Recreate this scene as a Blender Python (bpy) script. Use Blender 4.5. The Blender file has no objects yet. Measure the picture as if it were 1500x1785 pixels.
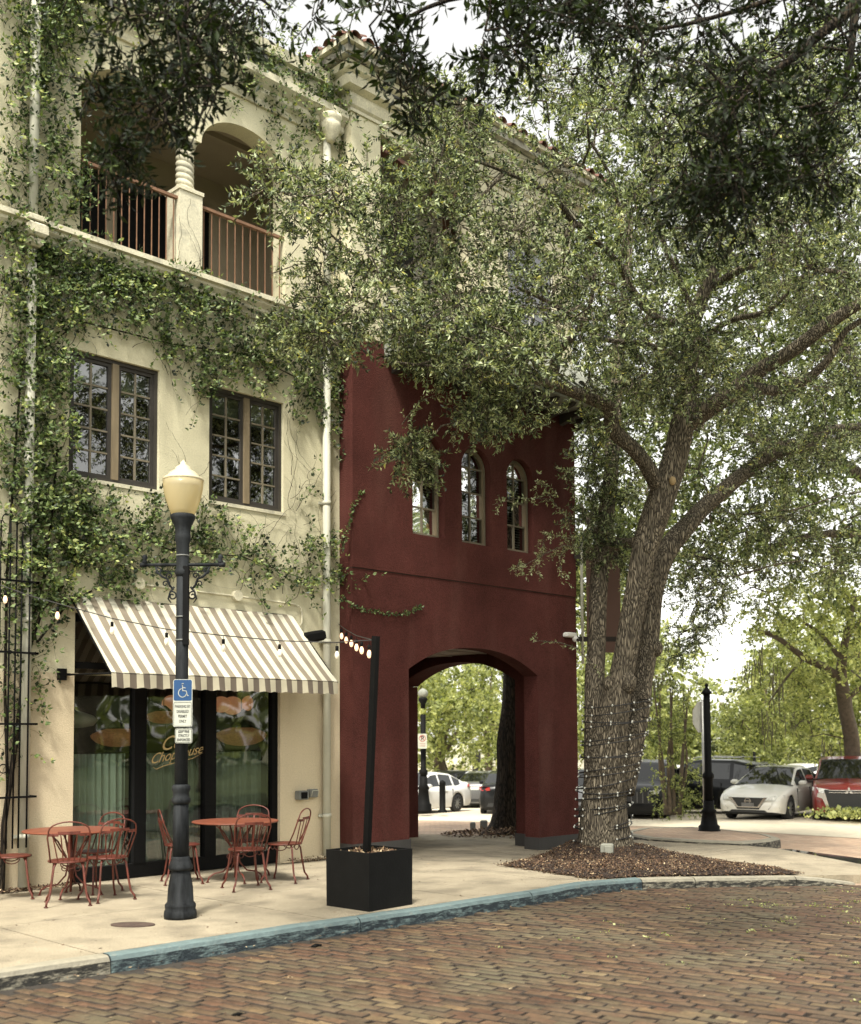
import bpy, math, random
import numpy as np
from math import sin, cos, pi, radians, sqrt, atan2
from mathutils import Vector, Matrix
from mathutils.geometry import tessellate_polygon
random.seed(7); RNG = np.random.default_rng(7)
SC = bpy.context.scene; COL = SC.collection
# ---------------------------------------------------------------- camera
FOC = 1950.0; TH = radians(45); PITCH = radians(3.2); ROLL = 0.0059
EYE = Vector((0, 0, 1.75))
f0 = Vector((cos(TH), sin(TH), 0)); r0 = Vector((sin(TH), -cos(TH), 0)); zz = Vector((0, 0, 1))
CF = f0*cos(PITCH)+zz*sin(PITCH); cu = -f0*sin(PITCH)+zz*cos(PITCH)
CR = r0*cos(ROLL)-cu*sin(ROLL); CU = r0*sin(ROLL)+cu*cos(ROLL)
cam = bpy.data.cameras.new('camera'); camo = bpy.data.objects.new('camera', cam); COL.objects.link(camo)
cam.sensor_fit = 'AUTO'; cam.sensor_width = 36; cam.lens = FOC/1785*36
cam.shift_y = (1175.5-892.5)/1785; cam.clip_start = 0.2; cam.clip_end = 900
camo.matrix_world = Matrix(((CR.x, CU.x, -CF.x, EYE.x), (CR.y, CU.y, -CF.y, EYE.y), (CR.z, CU.z, -CF.z, EYE.z), (0, 0, 0, 1)))
cam.dof.use_dof = True; cam.dof.focus_distance = 14.5; cam.dof.aperture_fstop = 1.7
SC.camera = camo
# ---------------------------------------------------------------- world, sun, exposure
W = bpy.data.worlds.new("World"); SC.world = W; W.use_nodes = True
nt = W.node_tree; nt.nodes.clear()
sky = nt.nodes.new('ShaderNodeTexSky'); sky.sky_type = 'NISHITA'; sky.sun_disc = False
SUN_EL = radians(58); SUN_AZ = atan2(-0.55, -0.83)       # direction towards the sun, in plan
sky.sun_elevation = SUN_EL; sky.sun_rotation = radians(90)-SUN_AZ
sky.air_density = 1.0; sky.dust_density = 1.2; sky.ozone_density = 1.0
hs = nt.nodes.new('ShaderNodeHueSaturation'); hs.inputs['Saturation'].default_value = 0.12
tn = nt.nodes.new('ShaderNodeMix'); tn.data_type = 'RGBA'; tn.blend_type = 'MULTIPLY'; tn.inputs[0].default_value = 1
tn.inputs[7].default_value = (1.0, 0.975, 0.90, 1)
bg = nt.nodes.new('ShaderNodeBackground'); bg.inputs[1].default_value = 0.15
wo = nt.nodes.new('ShaderNodeOutputWorld')
nt.links.new(sky.outputs[0], hs.inputs['Color']); nt.links.new(hs.outputs[0], tn.inputs[6])
nt.links.new(tn.outputs[2], bg.inputs[0]); nt.links.new(bg.outputs[0], wo.inputs[0])
sl = bpy.data.lights.new('sun', 'SUN'); sl.energy = 2.5; sl.angle = radians(10); sl.color = (1.0, 0.95, 0.84)
so = bpy.data.objects.new('sun', sl); COL.objects.link(so); so.location = (0, 0, 30)
sd = Vector((cos(SUN_EL)*cos(SUN_AZ), cos(SUN_EL)*sin(SUN_AZ), sin(SUN_EL)))
so.rotation_euler = (-sd).to_track_quat('-Z', 'Y').to_euler()
SC.view_settings.view_transform = 'Standard'; SC.view_settings.look = 'None'
SC.view_settings.exposure = 1.4; SC.view_settings.gamma = 1.0
SC.cycles.max_bounces = 6; SC.cycles.transparent_max_bounces = 8
SC.cycles.diffuse_bounces = 3; SC.cycles.glossy_bounces = 3; SC.cycles.transmission_bounces = 4
SC.cycles.use_denoising = True

# ---------------------------------------------------------------- tracing helpers (points of the photo laid on real planes)
def ray(x, y): return CF+CR*((x-750)/FOC)-CU*((y-1175.5)/FOC)
def onY(x, y, Y): r = ray(x, y); return EYE+r*(Y/r.y)
def onX(x, y, X): r = ray(x, y); return EYE+r*(X/r.x)
def atD(x, y, d): return EYE+ray(x, y)*d
def onV(x, y, A, B):      # vertical plane through plan points A, B
    r = ray(x, y); n = (B[1]-A[1], A[0]-B[0]); t = (n[0]*A[0]+n[1]*A[1])/(n[0]*r.x+n[1]*r.y); return EYE+r*t
def zg(X, Y): return -.05*min(max(X-10.8, 0), 5)-.012*min(max(X-15.8, 0), 20)-.03*min(max(Y-15, 0), 25)
def onG(x, y, k=0.0):
    z = k; r = ray(x, y)
    for i in range(14):
        p = EYE+r*((z-EYE.z)/r.z); z = k+zg(p.x, p.y)
    return p
def scr(p):
    v = Vector(p)-EYE; d = v.dot(CF); return 750+FOC*v.dot(CR)/d, 1175.5-FOC*v.dot(CU)/d, d

# ---------------------------------------------------------------- object helpers
def tag(o, label=None, cat=None, group=None, kind=None):
    if label: o['label'] = label
    if cat: o['category'] = cat
    if group: o['group'] = group
    if kind: o['kind'] = kind
    return o
def thing(name, label, cat, loc=(0, 0, 0), rz=0.0, group=None):
    o = bpy.data.objects.new(name, None); COL.objects.link(o); o.location = loc; o.rotation_euler = (0, 0, rz)
    o.empty_display_size = .1
    return tag(o, label, cat, group)
def children(o): return [c for c in list(COL.objects) if c.parent == o]
def copy_tree(o, parent=None, kids=None):
    c = o.copy(); COL.objects.link(c); c.parent = parent
    for ch in (kids or KIDS)(o): copy_tree(ch, c, kids)
    return c
_K = {}
def KIDS(o): return _K.get(o.name, [])
def reg(o, parent):
    if parent is not None: _K.setdefault(parent.name, []).append(o)
def root_of(o):
    while o.parent is not None: o = o.parent
    return o
def link(name, me, parent=None):
    o = bpy.data.objects.new(name, me); COL.objects.link(o)
    if parent is not None: o.parent = parent; reg(o, parent)
    return o
class MB:
    """mesh collector; build(..., world=True) takes vertices given in world space"""
    def __init__(s): s.v = []; s.f = []; s.m = []; s.sm = []
    def add(s, vs, fs, mi=0, smooth=False):
        b = len(s.v); s.v += [tuple(p) for p in vs]
        for f in fs: s.f.append(tuple(b+i for i in f)); s.m.append(mi); s.sm.append(smooth)
        return s
    def box(s, c, d, rz=0, mi=0, M=None):
        x, y, z = d[0]/2, d[1]/2, d[2]/2
        vs = [Vector((a*x, b*y, e*z)) for a in (-1, 1) for b in (-1, 1) for e in (-1, 1)]
        R = M or Matrix.Rotation(rz, 3, 'Z')
        vs = [R@p+Vector(c) for p in vs]
        return s.add(vs, [(0, 1, 3, 2), (4, 6, 7, 5), (0, 4, 5, 1), (2, 3, 7, 6), (0, 2, 6, 4), (1, 5, 7, 3)], mi)
    def bb(s, x0, x1, y0, y1, z0, z1, mi=0): return s.box(((x0+x1)/2, (y0+y1)/2, (z0+z1)/2), (abs(x1-x0), abs(y1-y0), abs(z1-z0)), mi=mi)
    def bbox(s, c, d, bev=.01, rz=0, mi=0):
        x, y, z = d[0]/2, d[1]/2, d[2]/2; b = min(bev, x*.9, y*.9, z*.9); vs = []; R = Matrix.Rotation(rz, 3, 'Z')
        for zz_, q in ((-z, b), (-z+b, 0), (z-b, 0), (z, b)):
            for (sx, sy) in ((-1, -1), (1, -1), (1, 1), (-1, 1)):
                vs.append(R@Vector((sx*(x-q), sy*(y-q), zz_))+Vector(c))
        fs = [(3, 2, 1, 0), (12, 13, 14, 15)]
        for k in range(3):
            for i in range(4): j = (i+1) % 4; fs.append((k*4+i, k*4+j, k*4+4+j, k*4+4+i))
        return s.add(vs, fs, mi)
    def tube(s, pts, r, n=8, mi=0, cap=True, smooth=True):
        pts = [Vector(p) for p in pts]; N = len(pts)
        rs = list(r) if hasattr(r, '__len__') else [r]*N
        up = None; vs = []
        for i, p in enumerate(pts):
            t = (pts[min(i+1, N-1)]-pts[max(i-1, 0)])
            if t.length < 1e-9: t = Vector((0, 0, 1))
            t.normalize()
            if up is None: up = t.orthogonal().normalized()
            up = (up-t*up.dot(t))
            if up.length < 1e-6: up = t.orthogonal()
            up.normalize(); w = t.cross(up)
            for k in range(n):
                a = 2*pi*k/n; vs.append(p+(up*cos(a)+w*sin(a))*rs[i])
        fs = [(i*n+k, i*n+(k+1) % n, (i+1)*n+(k+1) % n, (i+1)*n+k) for i in range(N-1) for k in range(n)]
        s.add(vs, fs, mi, smooth)
        if cap:
            b = len(s.v)-N*n
            s.f.append(tuple(b+k for k in reversed(range(n)))); s.m.append(mi); s.sm.append(False)
            s.f.append(tuple(b+(N-1)*n+k for k in range(n))); s.m.append(mi); s.sm.append(False)
        return s
    def lathe(s, prof, c=(0, 0, 0), n=20, mi=0, flute=0, nf=0, smooth=True):
        vs = []
        for (r, z) in prof:
            for k in range(n):
                a = 2*pi*k/n; rr = r*(1-(flute if (k % 2) else 0)); vs.append((c[0]+rr*cos(a), c[1]+rr*sin(a), c[2]+z))
        fs = [(i*n+k, i*n+(k+1) % n, (i+1)*n+(k+1) % n, (i+1)*n+k) for i in range(len(prof)-1) for k in range(n)]
        s.add(vs, fs, mi, smooth)
        b = len(s.v)-len(prof)*n
        if prof[0][0] > .002: s.f.append(tuple(b+k for k in reversed(range(n)))); s.m.append(mi); s.sm.append(False)
        if prof[-1][0] > .002: s.f.append(tuple(b+(len(prof)-1)*n+k for k in range(n))); s.m.append(mi); s.sm.append(False)
        return s
    def prism(s, poly, h0, h1, ax='Z', mi=0, holes=()):
        """polygon extruded; ax Z: (x,y)->z ; ax Y: (x,z)->y ; ax X: (y,z)->x"""
        def P(p, h): return (p[0], p[1], h) if ax == 'Z' else ((p[0], h, p[1]) if ax == 'Y' else (h, p[0], p[1]))
        loops = [list(poly)]+[list(h) for h in holes]
        tri = tessellate_polygon([[Vector((p[0], p[1], 0)) for p in l] for l in loops])
        allp = [p for l in loops for p in l]; n = len(allp)
        vs = [P(p, h0) for p in allp]+[P(p, h1) for p in allp]
        fs = [tuple(t) for t in tri]+[tuple(n+i for i in reversed(t)) for t in tri]
        b = 0
        for l in loops:
            k = len(l)
            for i in range(k): j = (i+1) % k; fs.append((b+i, b+j, n+b+j, n+b+i))
            b += k
        return s.add(vs, fs, mi)
    def sphere(s, c, r, n=10, m=6, mi=0, sc=(1, 1, 1)):
        prof = [(r*sin(pi*i/m), -r*cos(pi*i/m)) for i in range(m+1)]; b = len(s.v)
        s.lathe([(max(p[0], 1e-4), p[1]) for p in prof], (0, 0, 0), n, mi)
        for i in range(b, len(s.v)):
            v = s.v[i]; s.v[i] = (c[0]+v[0]*sc[0], c[1]+v[1]*sc[1], c[2]+v[2]*sc[2])
        return s
    def build(s, name, mats, parent=None, world=True, fix=True):
        me = bpy.data.meshes.new(name)
        vs = s.v
        if parent is not None and world:
            q = parent; off = Vector((0, 0, 0))
            while q is not None: off = off+Vector(q.location); q = q.parent
            vs = [(v[0]-off.x, v[1]-off.y, v[2]-off.z) for v in vs]
        me.from_pydata(vs, [], s.f)
        for m in (mats if isinstance(mats, (list, tuple)) else [mats]): me.materials.append(m)
        me.polygons.foreach_set('material_index', s.m); me.polygons.foreach_set('use_smooth', s.sm)
        if fix:
            import bmesh
            bm = bmesh.new(); bm.from_mesh(me); bmesh.ops.recalc_face_normals(bm, faces=bm.faces); bm.to_mesh(me); bm.free()
        me.update()
        return link(name, me, parent)
def rawmesh(name, V, F, mats, parent=None, att=None, world=True):
    """fast numpy mesh: V (n,3), F (m,k) ; att per-vertex float 'rnd'"""
    V = np.asarray(V, dtype=np.float32); F = np.asarray(F, dtype=np.int32)
    if parent is not None and world:
        q = parent; off = Vector((0, 0, 0))
        while q is not None: off = off+Vector(q.location); q = q.parent
        V = V-np.array(off, dtype=np.float32)
    me = bpy.data.meshes.new(name); n, k = F.shape
    me.vertices.add(len(V)); me.vertices.foreach_set('co', V.ravel())
    me.loops.add(n*k); me.loops.foreach_set('vertex_index', F.ravel())
    me.polygons.add(n); me.polygons.foreach_set('loop_start', np.arange(0, n*k, k, dtype=np.int32))
    if att is not None:
        a = me.attributes.new('rnd', 'FLOAT', 'POINT'); a.data.foreach_set('value', np.asarray(att, dtype=np.float32))
    for m in (mats if isinstance(mats, (list, tuple)) else [mats]): me.materials.append(m)
    me.update(calc_edges=True)
    return link(name, me, parent)

# ---------------------------------------------------------------- materials
def mat(name, col, rough=.7, metal=0.0, var=0.0, vs=4.0, bump=0.0, bs=40.0, spec=.5, col2=None, coat=0.0, stain=None, emis=None, es=0.0, streak=False, det=6, grain=0.0, gs=110.0):
    m = bpy.data.materials.new(name); m.use_nodes = True; t = m.node_tree; N = t.nodes; L = t.links
    b = N['Principled BSDF']; b.inputs['Roughness'].default_value = rough; b.inputs['Metallic'].default_value = metal
    b.inputs['Specular IOR Level'].default_value = spec; b.inputs['Coat Weight'].default_value = coat
    c = tuple(col)+(1,); b.inputs['Base Color'].default_value = c
    if emis: b.inputs['Emission Color'].default_value = tuple(emis)+(1,); b.inputs['Emission Strength'].default_value = es
    tc = N.new('ShaderNodeTexCoord')
    if var or col2:
        src = tc.outputs['Object']
        if streak:
            mp = N.new('ShaderNodeMapping'); mp.inputs['Scale'].default_value = (1, 1, .16); L.new(src, mp.inputs[0]); src = mp.outputs[0]
        n = N.new('ShaderNodeTexNoise'); n.inputs['Scale'].default_value = vs; n.inputs['Detail'].default_value = det; n.inputs['Roughness'].default_value = .65
        L.new(src, n.inputs['Vector'])
        r = N.new('ShaderNodeValToRGB'); r.color_ramp.elements[0].position = .3; r.color_ramp.elements[1].position = .7
        lo = tuple(max(0, x*(1-var)) for x in col)+(1,); hi = (tuple(col2) if col2 else tuple(min(1, x*(1+var)) for x in col))+(1,)
        r.color_ramp.elements[0].color = lo; r.color_ramp.elements[1].color = hi
        L.new(n.outputs['Fac'], r.inputs[0]); out = r.outputs[0]
        if stain:      # (colour, scale, threshold, strength)
            n2 = N.new('ShaderNodeTexNoise'); n2.inputs['Scale'].default_value = stain[1]; n2.inputs['Detail'].default_value = 8
            mp2 = N.new('ShaderNodeMapping'); mp2.inputs['Scale'].default_value = (1, 1, stain[4] if len(stain) > 4 else 1); L.new(tc.outputs['Object'], mp2.inputs[0]); L.new(mp2.outputs[0], n2.inputs['Vector'])
            r2 = N.new('ShaderNodeValToRGB'); r2.color_ramp.elements[0].position = stain[2]; r2.color_ramp.elements[1].position = min(1, stain[2]+.18)
            r2.color_ramp.elements[1].color = (stain[3],)*3+(1,)
            L.new(n2.outputs['Fac'], r2.inputs[0])
            mx = N.new('ShaderNodeMix'); mx.data_type = 'RGBA'; L.new(r2.outputs[0], mx.inputs[0]); L.new(out, mx.inputs[6]); mx.inputs[7].default_value = tuple(stain[0])+(1,)
            out = mx.outputs[2]
        if grain:
            n4 = N.new('ShaderNodeTexNoise'); n4.inputs['Scale'].default_value = gs; n4.inputs['Detail'].default_value = 4; n4.inputs['Roughness'].default_value = .8; L.new(tc.outputs['Object'], n4.inputs['Vector'])
            r4 = N.new('ShaderNodeValToRGB'); r4.color_ramp.elements[0].position = .36; r4.color_ramp.elements[1].position = .62; r4.color_ramp.elements[0].color = (1-grain,)*3+(1,); r4.color_ramp.elements[1].color = (1+grain*.6,)*3+(1,); L.new(n4.outputs['Fac'], r4.inputs[0])
            m4 = N.new('ShaderNodeMix'); m4.data_type = 'RGBA'; m4.blend_type = 'MULTIPLY'; m4.inputs[0].default_value = 1; L.new(out, m4.inputs[6]); L.new(r4.outputs[0], m4.inputs[7]); out = m4.outputs[2]
        L.new(out, b.inputs['Base Color'])
    if bump:
        n = N.new('ShaderNodeTexNoise'); n.inputs['Scale'].default_value = bs; n.inputs['Detail'].default_value = 5
        L.new(tc.outputs['Object'], n.inputs['Vector'])
        bp = N.new('ShaderNodeBump'); bp.inputs['Strength'].default_value = bump; bp.inputs['Distance'].default_value = .02
        L.new(n.outputs['Fac'], bp.inputs['Height']); L.new(bp.outputs[0], b.inputs['Normal'])
    return m
def leafmat(name, cols, rough=.4, trans=.35, obj=False, spec=.5):
    m = bpy.data.materials.new(name); m.use_nodes = True; t = m.node_tree; N = t.nodes; L = t.links
    b = N['Principled BSDF']; b.inputs['Roughness'].default_value = rough; b.inputs['Specular IOR Level'].default_value = spec
    a = N.new('ShaderNodeAttribute'); a.attribute_name = 'rnd'
    r = N.new('ShaderNodeValToRGB'); e = r.color_ramp.elements
    for i, (p, c) in enumerate(cols):
        if i < 2: e[i].position = p; e[i].color = tuple(c)+(1,)
        else: q = e.new(p); q.color = tuple(c)+(1,)
    L.new(a.outputs['Fac'], r.inputs[0]); L.new(r.outputs[0], b.inputs['Base Color'])
    if trans:
        tr = N.new('ShaderNodeBsdfTranslucent'); mx = N.new('ShaderNodeMixShader'); mx.inputs[0].default_value = trans
        g = N.new('ShaderNodeMix'); g.data_type = 'RGBA'; g.blend_type = 'MULTIPLY'; g.inputs[0].default_value = 1; g.inputs[7].default_value = (1.5, 1.5, .7, 1)
        L.new(r.outputs[0], g.inputs[6]); L.new(g.outputs[2], tr.inputs[0])
        L.new(b.outputs[0], mx.inputs[1]); L.new(tr.outputs[0], mx.inputs[2]); L.new(mx.outputs[0], N['Material Output'].inputs[0])
    return m
def glassmat(name, tint=(.8, .85, .8), refl=.25, rough=.02, rtint=(1, 1, 1)):
    m = bpy.data.materials.new(name); m.use_nodes = True; t = m.node_tree; N = t.nodes; L = t.links
    N.remove(N['Principled BSDF']); tr = N.new('ShaderNodeBsdfTransparent'); tr.inputs[0].default_value = tuple(tint)+(1,)
    g = N.new('ShaderNodeBsdfGlossy'); g.inputs['Roughness'].default_value = rough; g.inputs[0].default_value = tuple(rtint)+(1,)
    fr = N.new('ShaderNodeFresnel'); fr.inputs[0].default_value = 1.5
    ge = N.new('ShaderNodeNewGeometry'); nz = N.new('ShaderNodeTexNoise'); nz.inputs['Scale'].default_value = 1.6; nz.inputs['Detail'].default_value = 1; L.new(ge.outputs['Position'], nz.inputs['Vector'])
    bp = N.new('ShaderNodeBump'); bp.inputs['Strength'].default_value = .22; bp.inputs['Distance'].default_value = .02; L.new(nz.outputs['Fac'], bp.inputs['Height']); L.new(bp.outputs[0], g.inputs['Normal'])
    ad = N.new('ShaderNodeMath'); ad.operation = 'ADD'; ad.inputs[1].default_value = refl; ad.use_clamp = True; L.new(fr.outputs[0], ad.inputs[0])
    mx = N.new('ShaderNodeMixShader'); L.new(ad.outputs[0], mx.inputs[0]); L.new(tr.outputs[0], mx.inputs[1]); L.new(g.outputs[0], mx.inputs[2])
    L.new(mx.outputs[0], N['Material Output'].inputs[0]); return m
def barkmat(name, c1, c2, sc=14.0):
    m = bpy.data.materials.new(name); m.use_nodes = True; t = m.node_tree; N = t.nodes; L = t.links
    b = N['Principled BSDF']; b.inputs['Roughness'].default_value = .9; b.inputs['Specular IOR Level'].default_value = .2
    tc = N.new('ShaderNodeTexCoord'); mp = N.new('ShaderNodeMapping'); mp.inputs['Scale'].default_value = (1, 1, .15); L.new(tc.outputs['Object'], mp.inputs[0])
    nd = N.new('ShaderNodeTexNoise'); nd.inputs['Scale'].default_value = 6; L.new(mp.outputs[0], nd.inputs[0])
    ma = N.new('ShaderNodeMix'); ma.data_type = 'RGBA'; ma.inputs[0].default_value = .16; L.new(mp.outputs[0], ma.inputs[6]); L.new(nd.outputs['Color'], ma.inputs[7])
    v = N.new('ShaderNodeTexVoronoi'); v.feature = 'DISTANCE_TO_EDGE'; v.inputs['Scale'].default_value = sc*3.3; L.new(ma.outputs[2], v.inputs['Vector'])
    n = N.new('ShaderNodeTexNoise'); n.inputs['Scale'].default_value = sc*2.2; n.inputs['Detail'].default_value = 8; L.new(mp.outputs[0], n.inputs['Vector'])
    mu = N.new('ShaderNodeMath'); mu.operation = 'MULTIPLY'; mu.inputs[1].default_value = 3.6; mu.use_clamp = True; L.new(v.outputs['Distance'], mu.inputs[0])
    mm = N.new('ShaderNodeMath'); mm.operation = 'MULTIPLY'; L.new(mu.outputs[0], mm.inputs[0]); L.new(n.outputs['Fac'], mm.inputs[1])
    r = N.new('ShaderNodeValToRGB'); r.color_ramp.elements[0].position = .05; r.color_ramp.elements[1].position = .6
    r.color_ramp.elements[0].color = tuple(c1)+(1,); r.color_ramp.elements[1].color = tuple(c2)+(1,)
    L.new(mm.outputs[0], r.inputs[0]); L.new(r.outputs[0], b.inputs['Base Color'])
    bp = N.new('ShaderNodeBump'); bp.inputs['Strength'].default_value = 1.0; bp.inputs['Distance'].default_value = .035
    L.new(mm.outputs[0], bp.inputs['Height']); L.new(bp.outputs[0], b.inputs['Normal']); return m
BRICK_RAMP = [(0, (0.0653, 0.0404, 0.0256)), (0.12, (0.0842, 0.0466, 0.029)), (0.3, (0.1021, 0.0569, 0.0353)), (0.42, (0.0933, 0.0611, 0.0384)), (0.54, (0.0758, 0.052, 0.0339)), (0.66, (0.1168, 0.0712, 0.0428)), (0.8, (0.0769, 0.0582, 0.0358)), (0.92, (0.1219, 0.0788, 0.0442)), (0.975, (0.1546, 0.1041, 0.0578)), (1, (0.1848, 0.1334, 0.0772))]
def brickmat(name, src):
    m = bpy.data.materials.new(name); m.use_nodes = True; t = m.node_tree; N = t.nodes; L = t.links
    b = N['Principled BSDF']; b.inputs['Roughness'].default_value = .72; b.inputs['Specular IOR Level'].default_value = .35
    if src == 'obj': a = N.new('ShaderNodeObjectInfo'); o = a.outputs['Random']
    else: a = N.new('ShaderNodeAttribute'); a.attribute_name = 'rnd'; o = a.outputs['Fac']
    r = N.new('ShaderNodeValToRGB'); e = r.color_ramp.elements
    for i, (p, c) in enumerate(BRICK_RAMP):
        if i < 2: e[i].position = p; e[i].color = tuple(c)+(1,)
        else: q = e.new(p); q.color = tuple(c)+(1,)
    L.new(o, r.inputs[0])
    ge = N.new('ShaderNodeNewGeometry'); n = N.new('ShaderNodeTexNoise'); n.inputs['Scale'].default_value = 22; n.inputs['Detail'].default_value = 8; n.inputs['Roughness'].default_value = .7
    L.new(ge.outputs['Position'], n.inputs['Vector'])
    r2 = N.new('ShaderNodeValToRGB'); r2.color_ramp.elements[0].position = .3; r2.color_ramp.elements[1].position = .72
    r2.color_ramp.elements[0].color = (.5, .5, .48, 1); r2.color_ramp.elements[1].color = (1.5, 1.45, 1.35, 1); L.new(n.outputs['Fac'], r2.inputs[0])
    mx = N.new('ShaderNodeMix'); mx.data_type = 'RGBA'; mx.blend_type = 'MULTIPLY'; mx.inputs[0].default_value = 1
    L.new(r.outputs[0], mx.inputs[6]); L.new(r2.outputs[0], mx.inputs[7])
    n3 = N.new('ShaderNodeTexNoise'); n3.inputs['Scale'].default_value = 1.1; n3.inputs['Detail'].default_value = 5; L.new(ge.outputs['Position'], n3.inputs['Vector'])
    r3 = N.new('ShaderNodeValToRGB'); r3.color_ramp.elements[0].position = .46; r3.color_ramp.elements[1].position = .68
    r3.color_ramp.elements[1].color = (.55, .55, .55, 1); L.new(n3.outputs['Fac'], r3.inputs[0])
    m2 = N.new('ShaderNodeMix'); m2.data_type = 'RGBA'; L.new(r3.outputs[0], m2.inputs[0]); L.new(mx.outputs[2], m2.inputs[6]); m2.inputs[7].default_value = (.12, .115, .07, 1)
    L.new(m2.outputs[2], b.inputs['Base Color'])
    bp = N.new('ShaderNodeBump'); bp.inputs['Strength'].default_value = .6; bp.inputs['Distance'].default_value = .006
    L.new(n.outputs['Fac'], bp.inputs['Height']); L.new(bp.outputs[0], b.inputs['Normal']); return m
def plainbrick(name, c1, c2, c3, sc):
    m = bpy.data.materials.new(name); m.use_nodes = True; t = m.node_tree; N = t.nodes; L = t.links
    b = N['Principled BSDF']; b.inputs['Roughness'].default_value = .8
    ge = N.new('ShaderNodeNewGeometry'); mp = N.new('ShaderNodeMapping'); mp.inputs['Rotation'].default_value = (0, 0, radians(90)); L.new(ge.outputs['Position'], mp.inputs[0])
    k = N.new('ShaderNodeTexBrick'); k.inputs['Scale'].default_value = sc; k.inputs['Color1'].default_value = tuple(c1)+(1,); k.inputs['Color2'].default_value = tuple(c2)+(1,); k.inputs['Mortar'].default_value = tuple(c3)+(1,)
    k.inputs['Mortar Size'].default_value = .03; L.new(mp.outputs[0], k.inputs['Vector'])
    n = N.new('ShaderNodeTexNoise'); n.inputs['Scale'].default_value = .9; n.inputs['Detail'].default_value = 9; n.inputs['Roughness'].default_value = .75; L.new(ge.outputs['Position'], n.inputs['Vector'])
    r2 = N.new('ShaderNodeValToRGB'); r2.color_ramp.elements[0].position = .3; r2.color_ramp.elements[1].position = .7
    r2.color_ramp.elements[0].color = (.6, .6, .6, 1); r2.color_ramp.elements[1].color = (1.35, 1.3, 1.2, 1); L.new(n.outputs['Fac'], r2.inputs[0])
    mx = N.new('ShaderNodeMix'); mx.data_type = 'RGBA'; mx.blend_type = 'MULTIPLY'; mx.inputs[0].default_value = 1
    L.new(k.outputs[0], mx.inputs[6]); L.new(r2.outputs[0], mx.inputs[7]); L.new(mx.outputs[2], b.inputs['Base Color']); return m
M = {}
M['cream'] = mat('cream_stucco', (.62, .575, .40), .9, grain=.10, gs=45, var=.07, vs=1.3, bump=.35, bs=60, stain=((.34, .30, .20), 2.6, .56, .55, .16))
M['creamtrim'] = mat('cream_trim', (.58, .54, .40), .85, grain=.15, gs=40, var=.15, vs=2.5, bump=.25, bs=50, stain=((.3, .29, .23), 3.0, .56, .8))
M['creamlow'] = mat('cream_stucco_lower', (.58, .49, .335), .9, grain=.10, gs=50, var=.06, vs=1.1, bump=.45, bs=70, stain=((.40, .32, .21), 2.2, .58, .6, .2))
M['red'] = mat('oxblood_stucco', (.084, .0275, .0225), .92, grain=.3, gs=60, var=.22, vs=1.6, bump=.8, bs=60, det=10, spec=.12, stain=((.115, .048, .038), 1.8, .52, .7, .2))
M['redgrey'] = mat('grey_plinth_paint', (.05, .047, .044), .8, var=.15, vs=5, bump=.2, streak=True)
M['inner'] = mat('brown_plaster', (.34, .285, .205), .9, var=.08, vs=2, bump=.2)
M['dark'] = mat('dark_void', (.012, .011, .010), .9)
M['ceil'] = mat('porch_ceiling', (.42, .36, .30), .85, var=.1)
M['roofgrey'] = mat('weathered_fascia', (.24, .25, .21), .8, var=.25, vs=5, bump=.3)
M['rafter'] = mat('dark_timber', (.03, .024, .018), .85, var=.3, vs=8)
M['peel'] = mat('peeling_timber', (.09, .08, .07), .9, var=.5, vs=6, col2=(.5, .47, .38), bump=.5, bs=30, det=9)
M['tile'] = mat('terracotta_tile', (.14, .065, .045), .85, var=.4, vs=5, bump=.4, bs=30, stain=((.06, .04, .035), 4, .5, .8))
M['winframe'] = mat('bronze_frame', (.036, .031, .026), .55, var=.15, vs=8)
M['winwood'] = mat('tan_frame', (.20, .155, .095), .6, var=.25, vs=9, streak=True)
M['muntin'] = mat('tan_muntin', (.17, .145, .10), .6, var=.2)
M['blind'] = mat('pale_blind', (.42, .43, .36), .8)
M['black'] = mat('black_metal', (.004, .004, .004), .65, spec=.12, var=.2, vs=10)
M['lampmetal'] = mat('weathered_dark_iron', (.006, .0072, .0085), .65, spec=.12, var=.35, vs=9, metal=.1, bump=.15, bs=60, col2=(.034, .037, .04), streak=True)
M['rust'] = mat('rusty_red_paint', (.105, .022, .012), .5, var=.4, vs=16, bump=.15, bs=120, stain=((.05, .022, .015), 12, .55, .8))
M['rusttop'] = mat('orange_red_table_paint', (.175, .05, .025), .5, var=.2, vs=7, stain=((.13, .04, .022), 9, .55, .6))
M['rail'] = mat('rusty_railing', (.19, .10, .055), .7, var=.3, vs=14)
M['pipe'] = mat('white_pipe_paint', (.47, .46, .37), .6, var=.08, vs=4, stain=((.3, .29, .22), 2, .6, .4, .3))
M['concrete'] = mat('sidewalk_concrete', (.37, .315, .22), .9, grain=.5, gs=95, var=.18, vs=2.2, bump=.5, bs=160, stain=((.20, .17, .12), 1.7, .48, .8), col2=(.41, .35, .25), det=12)
M['kerbc'] = mat('kerb_concrete', (.27, .25, .19), .9, grain=.3, var=.3, vs=5, bump=.5, bs=60, stain=((.035, .035, .03), 6, .5, .85), col2=(.46, .43, .34))
M['asph'] = mat('pale_lot_paving', (.55, .48, .37), .9, var=.2, vs=.6, bump=.3, bs=60)
M['gnd'] = mat('far_ground', (.15, .15, .08), .95, var=.3, vs=.3)
M['grass'] = mat('lawn', (.085, .105, .032), .9, var=.45, vs=.35, bump=.3, bs=60)
M['grout'] = mat('joint_dirt', (.030, .024, .018), .95, var=.3, vs=12, bump=.4, bs=80)
M['mulch'] = mat('bark_mulch', (.03, .018, .012), .95, var=.5, vs=30, bump=1, bs=90)
M['white'] = mat('white_paint', (.74, .73, .68), .5)
M['bark'] = barkmat('oak_bark', (.040, .033, .025), (.36, .305, .22))
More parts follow.
